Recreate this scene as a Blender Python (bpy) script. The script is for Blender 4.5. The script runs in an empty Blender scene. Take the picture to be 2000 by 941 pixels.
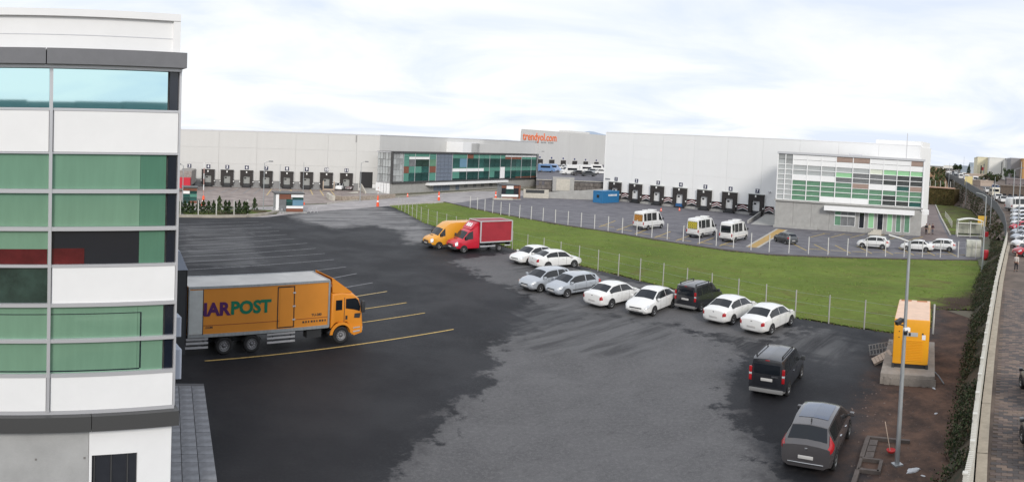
import bpy, bmesh, math, random
import numpy as np
from math import sin, cos, tan, atan2, hypot, pi, radians, sqrt
from mathutils import Vector, Matrix, noise as mnoise
random.seed(7)
SC = bpy.context.scene
COL = SC.collection

# ------------------------------------------------------------------ camera (phone panorama: cylindrical)
FP, CV, H, PITCH, ROLL = 1300.0, 324.0, 12.0, .036, .045
cam_data = bpy.data.cameras.new("camera")
cam_data.type = 'PANO'
cam_data.panorama_type = 'CENTRAL_CYLINDRICAL'
cam_data.central_cylindrical_range_u_min = -1000 / FP
cam_data.central_cylindrical_range_u_max = 1000 / FP
cam_data.central_cylindrical_range_v_min = -(941 - CV) / FP
cam_data.central_cylindrical_range_v_max = CV / FP
cam_data.central_cylindrical_radius = 1.0
cam_data.clip_start = .1
cam_data.clip_end = 6000
cam = bpy.data.objects.new("camera", cam_data)
cam.matrix_world = Matrix.Translation((0, 0, H)) @ Matrix.Rotation(pi / 2 - PITCH, 4, 'X') @ Matrix.Rotation(ROLL, 4, 'Z')
COL.objects.link(cam)
SC.camera = cam

# ------------------------------------------------------------------ world: bright thin overcast
SUN_EL, SUN_AZ = radians(27), radians(174)      # azimuth clockwise from +Y: behind the camera
world = bpy.data.worlds.new("World")
SC.world = world
world.use_nodes = True
nt = world.node_tree
nt.nodes.clear()
def wn(t, **k):
    n = nt.nodes.new(t)
    for a, b in k.items():
        setattr(n, a, b)
    return n
wout = wn('ShaderNodeOutputWorld'); wbg = wn('ShaderNodeBackground')
wsky = wn('ShaderNodeTexSky', sky_type='NISHITA', sun_disc=False, sun_elevation=SUN_EL, sun_rotation=SUN_AZ)
wtc = wn('ShaderNodeTexCoord'); wsep = wn('ShaderNodeSeparateXYZ')
nt.links.new(wtc.outputs['Generated'], wsep.inputs[0])
wz = wn('ShaderNodeMath', operation='MAXIMUM'); nt.links.new(wsep.outputs['Z'], wz.inputs[0]); wz.inputs[1].default_value = 0
wz2 = wn('ShaderNodeMath', operation='ADD'); nt.links.new(wz.outputs[0], wz2.inputs[0]); wz2.inputs[1].default_value = .16
wdx = wn('ShaderNodeMath', operation='DIVIDE'); nt.links.new(wsep.outputs['X'], wdx.inputs[0]); nt.links.new(wz2.outputs[0], wdx.inputs[1])
wdy = wn('ShaderNodeMath', operation='DIVIDE'); nt.links.new(wsep.outputs['Y'], wdy.inputs[0]); nt.links.new(wz2.outputs[0], wdy.inputs[1])
wcm = wn('ShaderNodeCombineXYZ'); nt.links.new(wdx.outputs[0], wcm.inputs[0]); nt.links.new(wdy.outputs[0], wcm.inputs[1])
wns = wn('ShaderNodeTexNoise'); wns.inputs['Scale'].default_value = .8; wns.inputs['Detail'].default_value = 7; wns.inputs['Roughness'].default_value = .55; wns.inputs['Distortion'].default_value = .6
nt.links.new(wcm.outputs[0], wns.inputs['Vector'])
wrp = wn('ShaderNodeValToRGB')
wrp.color_ramp.elements[0].position = .36; wrp.color_ramp.elements[0].color = (5.7, 6.25, 7.3, 1)
wrp.color_ramp.elements[1].position = .58; wrp.color_ramp.elements[1].color = (7.5, 7.6, 7.75, 1)
nt.links.new(wns.outputs['Fac'], wrp.inputs[0])
wmx = wn('ShaderNodeMix', data_type='RGBA'); wmx.inputs['Factor'].default_value = .95
nt.links.new(wsky.outputs[0], wmx.inputs['A']); nt.links.new(wrp.outputs[0], wmx.inputs['B'])
nt.links.new(wmx.outputs['Result'], wbg.inputs['Color'])
wbg.inputs['Strength'].default_value = .10
nt.links.new(wbg.outputs[0], wout.inputs[0])

sun_d = bpy.data.lights.new("sun", 'SUN'); sun_d.energy = 1.5; sun_d.angle = radians(14); sun_d.color = (1, .95, .88)
sun = bpy.data.objects.new("sun", sun_d)
_sd = Vector((sin(SUN_AZ) * cos(SUN_EL), cos(SUN_AZ) * cos(SUN_EL), sin(SUN_EL)))
sun.rotation_euler = _sd.to_track_quat('Z', 'Y').to_euler()
COL.objects.link(sun)
SC.view_settings.view_transform = 'Standard'; SC.view_settings.look = 'None'
SC.view_settings.exposure = .50; SC.view_settings.gamma = 1
SC.render.engine = 'CYCLES'
SC.cycles.max_bounces = 6; SC.cycles.glossy_bounces = 3; SC.cycles.transmission_bounces = 4; SC.cycles.transparent_max_bounces = 6

# ------------------------------------------------------------------ surveying helpers (place things on the ground from where they are seen)
def _rx(a, v): x, y, z = v; return (x, y * cos(a) - z * sin(a), y * sin(a) + z * cos(a))
def _rz(a, v): x, y, z = v; return (x * cos(a) - y * sin(a), x * sin(a) + y * cos(a), z)
def ray(u, v):
    a = (u - 1000) / FP
    return _rx(pi / 2 - PITCH, _rz(ROLL, (sin(a), (CV - v) / FP, -cos(a))))
def G(u, v, z=0.0):
    d = ray(u, v); t = (z - H) / d[2]; return (d[0] * t, d[1] * t)
def P(x, y, z):
    c = _rz(-ROLL, _rx(-(pi / 2 - PITCH), (x, y, z - H)))
    return 1000 + FP * atan2(c[0], -c[2]), CV - FP * c[1] / hypot(c[0], c[2])
def onplane(u, v, o, hd):
    d = ray(u, v); cx, cy = cos(hd), sin(hd)
    # o + s*(cx,cy) = t*(d0,d1)
    det = cx * (-d[1]) + cy * d[0]
    s = (-o[0] * (-d[1]) - o[1] * d[0]) / det
    t = (cx * (-o[1]) - cy * (-o[0])) / det
    t = (o[0] + s * cx) / d[0] if abs(d[0]) > abs(d[1]) else (o[1] + s * cy) / d[1]
    return s, H + t * d[2]
def atR(u, R, z=0.0):
    """ground point in the direction of column u at horizontal range R"""
    lo = ray(u, 320); k = R / hypot(lo[0], lo[1]); return (lo[0] * k, lo[1] * k)

ZR = ([0, 98, 116, 138, 160, 188, 264, 375, 462, 900, 2000], [1.5, 1.55, 2.0, 2.8, 4.0, 5.2, 6.2, 6.8, 7.2, 7.6, 7.8])
def zf(R): return float(np.interp(R, *ZR))        # the street climbs away from the viewpoint
def GS(u, v):
    lo, hi = 10, 1900; d = ray(u, v); k = hypot(d[0], d[1])
    for _ in range(50):
        mi = (lo + hi) / 2
        if H + d[2] / k * mi > zf(mi): lo = mi
        else: hi = mi
    p = atR(u, lo); return (p[0], p[1], zf(lo))

# ------------------------------------------------------------------ materials
MATS = {}
def M(name, col=(.5, .5, .5), rough=.6, metal=0.0, var=0.0, vscale=3.0, bump=0.0, bscale=20.0, coat=0.0, spec=.5, stretch=None, col2=None, emit=None, alpha=None):
    if name in MATS: return MATS[name]
    m = bpy.data.materials.new(name); m.use_nodes = True
    t = m.node_tree; b = t.nodes['Principled BSDF']
    b.inputs['Base Color'].default_value = (*col, 1); b.inputs['Roughness'].default_value = rough
    b.inputs['Metallic'].default_value = metal; b.inputs['Coat Weight'].default_value = coat; b.inputs['Coat Roughness'].default_value = .05
    b.inputs['Specular IOR Level'].default_value = spec
    if var or bump or col2:
        tc = t.nodes.new('ShaderNodeTexCoord'); vec = tc.outputs['Object']
        if stretch:
            mp = t.nodes.new('ShaderNodeMapping'); mp.inputs['Scale'].default_value = stretch
            t.links.new(vec, mp.inputs[0]); vec = mp.outputs[0]
    if var or col2:
        n = t.nodes.new('ShaderNodeTexNoise'); n.inputs['Scale'].default_value = vscale; n.inputs['Detail'].default_value = 6; n.inputs['Roughness'].default_value = .65
        t.links.new(vec, n.inputs['Vector'])
        r = t.nodes.new('ShaderNodeValToRGB'); r.color_ramp.elements[0].position = .33; r.color_ramp.elements[1].position = .68
        c0 = tuple(c * (1 - var) for c in col); c1 = col2 or tuple(min(1, c * (1 + var)) for c in col)
        r.color_ramp.elements[0].color = (*c0, 1); r.color_ramp.elements[1].color = (*c1, 1)
        t.links.new(n.outputs['Fac'], r.inputs[0]); t.links.new(r.outputs[0], b.inputs['Base Color'])
    if bump:
        n2 = t.nodes.new('ShaderNodeTexNoise'); n2.inputs['Scale'].default_value = bscale; n2.inputs['Detail'].default_value = 5
        t.links.new(vec, n2.inputs['Vector'])
        bp = t.nodes.new('ShaderNodeBump'); bp.inputs['Strength'].default_value = bump; bp.inputs['Distance'].default_value = .05
        t.links.new(n2.outputs['Fac'], bp.inputs['Height']); t.links.new(bp.outputs[0], b.inputs['Normal'])
    if emit:
        b.inputs['Emission Color'].default_value = (*emit, 1); b.inputs['Emission Strength'].default_value = 1
    MATS[name] = m; return m
white_panel = M('white_panel', (.83, .83, .83), .45, var=.03, vscale=.6)
white_clad = M('white_clad', (.82, .82, .81), .5, var=.025, vscale=.25, stretch=(1, 1, .25))
grey_clad = M('grey_clad', (.58, .575, .56), .55, var=.04, vscale=.2, stretch=(1, 1, .2))
alu = M('alu', (.62, .62, .64), .35, .4)
grey_cornice = M('grey_cornice', (.19, .19, .20), .4, .2, var=.05)
dark_cornice = M('dark_cornice', (.065, .065, .065), .5)
concrete = M('concrete', (.36, .355, .34), .85, var=.10, vscale=1.2, bump=.15, bscale=30)
concrete_dk = M('concrete_dk', (.20, .19, .18), .9, var=.2, vscale=2, bump=.2)
concrete_lt = M('concrete_lt', (.50, .47, .41), .85, var=.12, vscale=2)
black_rub = M('black_rubber', (.022, .022, .024), .7)
dark_pl = M('dark_plastic', (.035, .037, .04), .55)
galv = M('galvanised', (.42, .44, .45), .45, .5, var=.12, vscale=2, stretch=(4, 4, 1))
post_c = M('post_concrete', (.55, .54, .51), .8, var=.1)
blue_sign = M('blue_sign', (.02, .035, .16), .5)
text_white = M('text_white', (.8, .8, .8), .6)
roof_glass = M('roof_glass', (.035, .055, .10), .08, spec=.9, coat=.6)  # blue base colour paints in the sky reflected by the glass
glass_dk = M('car_glass', (.010, .013, .018), .06, spec=.4)
chrome = M('chrome', (.7, .7, .7), .15, 1.0)
red_lamp = M('red_lamp', (.36, .010, .015), .2, coat=.4)
lamp_clear = M('lamp_clear', (.62, .64, .66), .12, .3, coat=1)
amber = M('amber', (.8, .25, .02), .2)
plate_m = M('plate_white', (.50, .49, .48), .4)
tyre_m = M('tyre', (.018, .018, .019), .85)
rim_m = M('rim_silver', (.48, .49, .50), .3, .7)
steel_rim = M('steel_rim', (.20, .20, .21), .5, .4)

# ------------------------------------------------------------------ mesh helpers
class MB:
    def __init__(s): s.v = []; s.f = []; s.m = []; s.mats = []; s.sm = []
    def mi(s, m):
        if m not in s.mats: s.mats.append(m)
        return s.mats.index(m)
    def add(s, vs, fs, m, smooth=False):
        o = len(s.v); k = s.mi(m); s.v += [tuple(p) for p in vs]
        for f in fs: s.f.append(tuple(i + o for i in f)); s.m.append(k); s.sm.append(smooth)
        return s
    def box(s, x0, x1, y0, y1, z0, z1, m):
        if x0 > x1: x0, x1 = x1, x0
        if y0 > y1: y0, y1 = y1, y0
        if z0 > z1: z0, z1 = z1, z0
        vs = [(x0, y0, z0), (x1, y0, z0), (x1, y1, z0), (x0, y1, z0), (x0, y0, z1), (x1, y0, z1), (x1, y1, z1), (x0, y1, z1)]
        return s.add(vs, [(3, 2, 1, 0), (4, 5, 6, 7), (0, 1, 5, 4), (1, 2, 6, 5), (2, 3, 7, 6), (3, 0, 4, 7)], m)
    def cbox(s, x0, x1, y0, y1, z0, z1, m, c=.05):
        """box with chamfered edges"""
        x0, x1 = min(x0, x1), max(x0, x1); y0, y1 = min(y0, y1), max(y0, y1); z0, z1 = min(z0, z1), max(z0, z1)
        c = min(c, .3 * min(x1 - x0, y1 - y0, z1 - z0))
        vs = []; fs = []
        bm = bmesh.new(); bmesh.ops.create_cube(bm, size=1)
        for v in bm.verts:
            v.co = Vector((x0 + (v.co.x + .5) * (x1 - x0), y0 + (v.co.y + .5) * (y1 - y0), z0 + (v.co.z + .5) * (z1 - z0)))
        bmesh.ops.bevel(bm, geom=bm.edges[:], offset=c, segments=2, affect='EDGES', profile=.6)
        bm.verts.index_update()
        s.add([v.co[:] for v in bm.verts], [[q.index for q in f.verts] for f in bm.faces], m, True); bm.free(); return s
    def tube(s, p0, p1, r0, r1=None, n=8, m=None, cap=True):
        r1 = r0 if r1 is None else r1
        a = Vector(p0); b = Vector(p1); d = (b - a).normalized()
        q = d.orthogonal().normalized(); w = d.cross(q)
        vs = [a + (q * cos(2 * pi * i / n) + w * sin(2 * pi * i / n)) * r0 for i in range(n)] + [b + (q * cos(2 * pi * i / n) + w * sin(2 * pi * i / n)) * r1 for i in range(n)]
        fs = [(i, (i + 1) % n, n + (i + 1) % n, n + i) for i in range(n)]
        s.add(vs, fs, m, True)
        if cap: s.add(vs, [tuple(range(n - 1, -1, -1)), tuple(range(n, 2 * n))], m)
        return s
    def path(s, pts, r, m, n=6):
        for a, b in zip(pts[:-1], pts[1:]): s.tube(a, b, r, r, n, m)
        return s
    def lathe(s, prof, m, n=24, axis='y', c=(0, 0, 0)):
        """profile of (radius, offset along axis)"""
        vs = []
        for r, o in prof:
            for i in range(n):
                a = 2 * pi * i / n
                p = (r * cos(a), o, r * sin(a)) if axis == 'y' else (r * cos(a), r * sin(a), o)
                vs.append((p[0] + c[0], p[1] + c[1], p[2] + c[2]))
        fs = []
        for k in range(len(prof) - 1):
            for i in range(n):
                fs.append((k * n + i, k * n + (i + 1) % n, (k + 1) * n + (i + 1) % n, (k + 1) * n + i))
        return s.add(vs, fs, m, True)
    def prism(s, prof, y0, y1, m, inset=0):
        """side profile (x,z) extruded across y"""
        n = len(prof)
        vs = [(x, y0, z) for x, z in prof] + [(x, y1, z) for x, z in prof]
        fs = [tuple(range(n)), tuple(range(2 * n - 1, n - 1, -1))] + [(i, i + n, (i + 1) % n + n, (i + 1) % n) for i in range(n)]
        return s.add(vs, fs, m)
    def poly(s, pts, z, m):
        """flat polygon sheet"""
        from mathutils.geometry import tessellate_polygon
        tri = tessellate_polygon([[Vector((p[0], p[1], 0)) for p in pts]])
        s.add([(p[0], p[1], z) for p in pts], [t for t in tri], m); return s
    def slab(s, pts, z0, z1, m):
        """polygon with thickness"""
        from mathutils.geometry import tessellate_polygon
        n = len(pts); tri = tessellate_polygon([[Vector((p[0], p[1], 0)) for p in pts]])
        vs = [(p[0], p[1], z1) for p in pts] + [(p[0], p[1], z0) for p in pts]
        s.add(vs, list(tri) + [tuple(reversed([i + n for i in t])) for t in tri] + [(i, (i + 1) % n, (i + 1) % n + n, i + n) for i in range(n)], m); return s
    def mesh(s, name):
        me = bpy.data.meshes.new(name); me.from_pydata(s.v, [], s.f)
        for m in s.mats: me.materials.append(m)
        me.polygons.foreach_set('material_index', s.m); me.polygons.foreach_set('use_smooth', s.sm)
        me.update()
        return me
    def build(s, name, parent=None, loc=(0, 0, 0), rz=0, fix=True, sharp=None):
        me = s.mesh(name)
        if fix:
            bm = bmesh.new(); bm.from_mesh(me)
            bmesh.ops.recalc_face_normals(bm, faces=bm.faces[:]); bm.to_mesh(me); bm.free()
        if sharp: me.set_sharp_from_angle(angle=radians(sharp))
        return link(name, me, parent, loc, rz)
def link(name, me, parent=None, loc=(0, 0, 0), rz=0):
    o = bpy.data.objects.new(name, me); COL.objects.link(o)
    o.parent = parent; o.location = loc
    if rz: o.rotation_euler = (0, 0, rz)
    return o
def thing(name, label, cat, loc=(0, 0, 0), rz=0, group=None):
    o = bpy.data.objects.new(name, None); COL.objects.link(o); o.empty_display_size = .3
    o.location = (loc[0], loc[1], loc[2] if len(loc) > 2 else 0); o.rotation_euler = (0, 0, rz)
    return tag(o, label, cat, group)
def tag(o, label, cat, group=None):
    o['label'] = label; o['category'] = cat
    if group: o['group'] = group
    return o
def structure(o, label=None):
    o['kind'] = 'structure'
    if label: o['label'] = label
    return o
def stuff(o): o['kind'] = 'stuff'; return o
KIDS = {}
def copy_tree(o, parent=None):
    c = o.copy(); COL.objects.link(c); c.parent = parent
    for ch in list(o.children): copy_tree(ch, c)
    return c
_bx = {}
def bxo(name, parent, x0, x1, y0, y1, z0, z1, m, label=None):
    """one box as an object of its own; equal boxes share their mesh"""
    if x0 > x1: x0, x1 = x1, x0
    if y0 > y1: y0, y1 = y1, y0
    if z0 > z1: z0, z1 = z1, z0
    k = (round(x1 - x0, 2), round(y1 - y0, 3), round(z1 - z0, 2), m.name)
    if k not in _bx:
        hx, hy, hz = max(k[0], .01) / 2, max(k[1], .002) / 2, max(k[2], .01) / 2
        _bx[k] = MB().box(-hx, hx, -hy, hy, -hz, hz, m).mesh(name)
    o = link(name, _bx[k], parent, ((x0 + x1) / 2, (y0 + y1) / 2, (z0 + z1) / 2))
    if label: o['label'] = label
    return o
_DG = None
def text(name, s, size, m, parent, loc, rot=(pi / 2, 0, 0), depth=.01, align='CENTER', bold=0.0, spacing=1.0):
    cu = bpy.data.curves.new(name, 'FONT'); cu.body = s; cu.size = size; cu.extrude = depth; cu.align_x = align; cu.align_y = 'CENTER'
    cu.offset = bold; cu.space_character = spacing; cu.resolution_u = 3
    o = bpy.data.objects.new(name, cu); COL.objects.link(o)
    bpy.context.view_layer.update()
    me = bpy.data.meshes.new_from_object(o.evaluated_get(bpy.context.evaluated_depsgraph_get()))
    bpy.data.objects.remove(o); me.materials.clear(); me.materials.append(m)
    q = bpy.data.objects.new(name, me); COL.objects.link(q); q.parent = parent; q.location = loc; q.rotation_euler = rot
    return q

# ================================================================== THE SETTING: ground sheets
def seg_sd(X, Y, poly):
    """signed distance (inside positive) of arrays X,Y to polygon"""
    n = len(poly); d = np.full(X.shape, 1e9); ins = np.zeros(X.shape, bool)
    for i in range(n):
        ax, ay = poly[i]; bx, by = poly[(i + 1) % n]
        ex, ey = bx - ax, by - ay; L = ex * ex + ey * ey + 1e-9
        t = np.clip(((X - ax) * ex + (Y - ay) * ey) / L, 0, 1)
        d = np.minimum(d, np.hypot(X - ax - t * ex, Y - ay - t * ey))
        c = ((ay > Y) != (by > Y)) & (X < (bx - ax) * (Y - ay) / (by - ay + 1e-12) + ax)
        ins ^= c
    return np.where(ins, d, -d)
def gp(pts, z=0): return [G(u, v, z) for u, v in pts]

def grid_sheet(name, x0, x1, y0, y1, step, z, masks, mat, keep=None, zfun=None, keepsd=0):
    nx = int((x1 - x0) / step) + 1; ny = int((y1 - y0) / step) + 1
    X, Y = np.meshgrid(np.linspace(x0, x1, nx), np.linspace(y0, y1, ny))
    Z = np.full(X.shape, z) if zfun is None else zfun(X, Y)
    idx = np.arange(nx * ny).reshape(ny, nx)
    q = np.stack([idx[:-1, :-1], idx[:-1, 1:], idx[1:, 1:], idx[1:, :-1]], -1).reshape(-1, 4)
    if keep is not None:
        sd = seg_sd(X, Y, keep).ravel(); ok = (sd[q] > keepsd).any(1); q = q[ok]
        used = np.unique(q); rm = -np.ones(nx * ny, int); rm[used] = np.arange(len(used)); q = rm[q]
    else:
        used = np.arange(nx * ny)
    if keep is not None:      # pull the outer vertices onto the outline
        xs_, ys_ = X.ravel().copy(), Y.ravel().copy(); n_ = len(keep)
        for k in used[sd[used] < 0]:
            bst = None
            for i in range(n_):
                ax, ay = keep[i]; bx, by = keep[(i + 1) % n_]; ex, ey = bx - ax, by - ay
                t = min(1, max(0, ((xs_[k] - ax) * ex + (ys_[k] - ay) * ey) / (ex * ex + ey * ey + 1e-9)))
                px, py = ax + t * ex, ay + t * ey; dd = (px - xs_[k]) ** 2 + (py - ys_[k]) ** 2
                if bst is None or dd < bst[0]: bst = (dd, px, py)
            xs_[k], ys_[k] = bst[1], bst[2]
        X, Y = xs_.reshape(ny, nx), ys_.reshape(ny, nx)
    V = np.stack([X.ravel()[used], Y.ravel()[used], Z.ravel()[used]], -1)
    me = bpy.data.meshes.new(name); me.from_pydata(V.tolist(), [], q.tolist()); me.materials.append(mat)
    for an, poly in masks.items():
        s = np.full(len(used), -50.)
        for p in poly: s = np.maximum(s, seg_sd(V[:, 0], V[:, 1], p))
        at = me.attributes.new(an, 'FLOAT', 'POINT'); at.data.foreach_set('value', np.clip(s, -8, 8).astype(np.float32))
    me.polygons.foreach_set('use_smooth', [True] * len(me.polygons))
    return link(name, me)

class NT:
    def __init__(s, name):
        s.m = bpy.data.materials.new(name); s.m.use_nodes = True; s.t = s.m.node_tree; s.b = s.t.nodes['Principled BSDF']
        s.geo = s.t.nodes.new('ShaderNodeNewGeometry').outputs['Position']
    def n(s, t, **k):
        q = s.t.nodes.new(t)
        for a, b in k.items(): setattr(q, a, b)
        return q
    def l(s, a, b): s.t.links.new(a, b)
    def noise(s, scale, detail=5, rough=.6, rot=0, stretch=(1, 1, 1), dist=0):
        mp = s.n('ShaderNodeMapping'); mp.inputs['Scale'].default_value = stretch; mp.inputs['Rotation'].default_value = (0, 0, rot)
        # rotate first, then stretch
        mp2 = s.n('ShaderNodeMapping'); mp2.inputs['Scale'].default_value = stretch
        mp.inputs['Scale'].default_value = (1, 1, 1)
        s.l(s.geo, mp.inputs[0]); s.l(mp.outputs[0], mp2.inputs[0])
        q = s.n('ShaderNodeTexNoise'); q.inputs['Scale'].default_value = scale; q.inputs['Detail'].default_value = detail; q.inputs['Roughness'].default_value = rough; q.inputs['Distortion'].default_value = dist
        s.l(mp2.outputs[0], q.inputs['Vector']); return q.outputs['Fac']
    def math(s, op, a, b=None, c=None, clamp=False):
        q = s.n('ShaderNodeMath', operation=op, use_clamp=clamp)
        for i, x in enumerate((a, b, c)):
            if x is None: continue
            if isinstance(x, (int, float)): q.inputs[i].default_value = x
            else: s.l(x, q.inputs[i])
        return q.outputs[0]
    def ramp(s, x, lo, hi, a=0., b=1.):
        q = s.n('ShaderNodeMapRange', interpolation_type='SMOOTHSTEP'); s.l(x, q.inputs[0])
        for i, k in enumerate((lo, hi, a, b)): q.inputs[i + 1].default_value = k
        return q.outputs[0]
    def mix(s, f, a, b):
        q = s.n('ShaderNodeMix', data_type='RGBA')
        for nm, x in (('Factor', f), ('A', a), ('B', b)):
            if isinstance(x, (int, float)): q.inputs[nm].default_value = x
            elif isinstance(x, tuple): q.inputs[nm].default_value = (*x, 1)
            else: s.l(x, q.inputs[nm])
        return q.outputs['Result']
    def attr(s, name): return s.n('ShaderNodeAttribute', attribute_name=name).outputs['Fac']
    def bump(s, h, st, dist=.02):
        q = s.n('ShaderNodeBump'); q.inputs['Strength'].default_value = st; q.inputs['Distance'].default_value = dist
        s.l(h, q.inputs['Height']); s.l(q.outputs[0], s.b.inputs['Normal'])

# --- yard asphalt: fresh dark, older grey, bare soil
y = NT('yard_asphalt')
edge = y.math('MULTIPLY', y.math('SUBTRACT', y.noise(.55, 9, .72), .5), 9.0)
edge2 = y.math('MULTIPLY', y.math('SUBTRACT', y.noise(.9, 8, .7, rot=-.8, stretch=(1, .3, 1)), .5), 6.0)
m_old = y.ramp(y.math('ADD', y.attr('old'), edge), -.35, .6)
m_worn_sheen = y.ramp(y.math('ADD', y.attr('worn_sheen'), edge2), -.6, 1.2)
m_soil = y.ramp(y.math('ADD', y.attr('soil'), y.math('MULTIPLY', edge, .6)), -1.2, 2.2)
m_wet = y.ramp(y.math('ADD', y.attr('wet'), y.math('MULTIPLY', edge, .7)), -1.5, 1.5)
grain = y.noise(34, 3, .7); blot = y.noise(.22, 5, .6); speck = y.noise(8, 6, .8)
streak = y.noise(.8, 7, .7, rot=-.75, stretch=(.12, 1, 1), dist=.3)
dark = y.mix(y.ramp(blot, .25, .8), (.0095, .010, .0125), (.016, .017, .021))
dark = y.mix(y.math('MULTIPLY', y.ramp(speck, .5, .75), .35), dark, (.040, .041, .045))
dark = y.mix(y.math('MULTIPLY', y.ramp(y.noise(26, 4, .8), .5, .78), .5), dark, (.055, .056, .062))
dark = y.mix(y.math('MULTIPLY', y.ramp(streak, .56, .74), .22), dark, (.052, .053, .057))
old = y.mix(y.ramp(y.noise(.35, 7, .7, dist=.5), .3, .7), (.084, .083, .087), (.116, .114, .118))
old = y.mix(y.math('MULTIPLY', y.ramp(speck, .42, .7), .45), old, (.15, .148, .15))
old = y.mix(y.math('MULTIPLY', y.ramp(y.noise(1.1, 8, .78), .60, .74), .4), old, (.045, .045, .048))
old = y.mix(y.math('MULTIPLY', y.ramp(y.noise(22, 4, .8), .45, .75), .5), old, (.17, .168, .17))
worn_sheen = y.mix(y.ramp(streak, .35, .62), (.020, .020, .023), (.13, .13, .133))
soil = y.mix(y.ramp(y.noise(.7, 8, .7), .32, .68), (.052, .036, .030), (.150, .088, .062))
soil = y.mix(y.math('MULTIPLY', y.ramp(y.noise(5, 7, .8), .52, .7), .6), soil, (.18, .115, .085))
dusty = y.mix(y.ramp(y.noise(.5, 8, .75, rot=-.5, stretch=(.25, 1, 1), dist=.6), .34, .6), (.065, .064, .068), (.24, .235, .235))
m_dust = y.ramp(y.math('ADD', y.attr('dust'), y.math('MULTIPLY', edge, .8)), -1.5, 1.5)
dark = y.mix(y.math('MULTIPLY', y.ramp(y.noise(6.5, 5, .8), .50, .62), .35), dark, (.050, .050, .055))
old = y.mix(y.math('MULTIPLY', y.ramp(y.noise(5.5, 5, .85), .48, .60), .42), old, (.175, .172, .172))
old = y.mix(y.math('MULTIPLY', y.ramp(y.noise(3.0, 7, .85, rot=-.75, stretch=(.3, 1, 1)), .54, .66), .5), old, (.055, .055, .057))
c = y.mix(m_old, dark, old); c = y.mix(y.math('MULTIPLY', m_dust, .85), c, dusty); c = y.mix(y.math('MULTIPLY', m_worn_sheen, .55), c, worn_sheen)
c = y.mix(y.math('MULTIPLY', m_wet, .72), c, (.013, .013, .016)); c = y.mix(m_soil, c, soil)
y.l(c, y.b.inputs['Base Color'])
rg = y.math('ADD', y.ramp(y.noise(.16, 6, .6), .35, .65, .60, .76), y.math('MULTIPLY', m_old, .15))
rg = y.math('ADD', rg, y.math('MULTIPLY', m_soil, .3), clamp=True)
y.l(rg, y.b.inputs['Roughness'])
y.b.inputs['Specular IOR Level'].default_value = .28
y.bump(y.math('ADD', grain, y.math('MULTIPLY', speck, 1.5)), .5, .012)
YARD = gp([(200, 418), (430, 424), (520, 424), (600, 414), (700, 407), (760, 402), (800, 418), (826, 434), (1000, 487), (1150, 524), (1300, 561), (1430, 592), (1560, 622), (1745, 652), (1830, 640), (1905, 600), (1945, 570)])
YARD[-3:-1] = [G(1812, 645), G(1815, 596), G(1890, 585)]
YARD += [G(1935, 650), G(1915, 720), G(1905, 800), G(1895, 941), (13, 10), (6, 4), (-14, 4), (-20, 8), (-30, 20), (-60, 60)]
old_polys = [gp([(745, 1100), (752, 941), (795, 882), (852, 842), (872, 790), (952, 742), (948, 705), (995, 662), (1085, 632), (1180, 612), (1330, 640), (1440, 680), (1450, 720), (1425, 770), (1440, 830), (1510, 872), (1530, 941), (1560, 1100)]),
             gp([(878, 510), (945, 500), (1015, 489), (1080, 512), (1250, 556), (1420, 600), (1500, 628), (1600, 650), (1500, 668), (1180, 614), (1065, 602), (1030, 578)])]
worn_sheen_polys = [
              gp([(360, 440), (480, 440), (500, 470), (520, 520), (360, 520)]),  # pale streaks in this outline paint in reflected sheen as well as wear
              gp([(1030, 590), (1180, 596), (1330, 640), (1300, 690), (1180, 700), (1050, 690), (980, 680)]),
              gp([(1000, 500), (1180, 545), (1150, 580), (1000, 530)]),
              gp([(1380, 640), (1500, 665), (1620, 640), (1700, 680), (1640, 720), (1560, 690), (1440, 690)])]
dust_polys = [gp([(560, 420), (620, 412), (740, 404), (800, 422), (820, 438), (790, 452), (730, 440), (660, 446), (600, 434)]), gp([(780, 440), (830, 440), (850, 470), (800, 476)])]
soil_polys = [gp([(1745, 652), (1716, 700), (1712, 760), (1680, 800), (1655, 850), (1660, 941), (1650, 1100), (1960, 1100), (1930, 700), (1925, 580), (1820, 598), (1818, 660)])]
wet_polys = [gp([(1440, 730), (1600, 770), (1700, 700), (1720, 660), (1740, 760), (1690, 870), (1680, 960), (1520, 960), (1500, 870), (1450, 800)]),
             gp([(360, 690), (900, 700), (860, 800), (700, 960), (420, 960)]), gp([(520, 690), (720, 640), (760, 700), (640, 730)])]
yard = grid_sheet('yard_pavement', -62, 34, 3, 125, .55, 0.0, dict(dust=dust_polys, old=old_polys, worn_sheen=worn_sheen_polys, soil=soil_polys, wet=wet_polys), y.m, keep=YARD)
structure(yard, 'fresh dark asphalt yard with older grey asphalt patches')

# --- base terrain to the horizon
gmat = NT('far_ground'); gmat.l(gmat.mix(gmat.ramp(gmat.noise(.02, 6), .35, .65), (.10, .11, .07), (.19, .15, .11)), gmat.b.inputs['Base Color']); gmat.b.inputs['Roughness'].default_value = .95
m_ = MB(); m_.box(-4000, 4000, -600, 5000, -3.0, -.06, gmat.m)
structure(m_.build('ground'))

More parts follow.
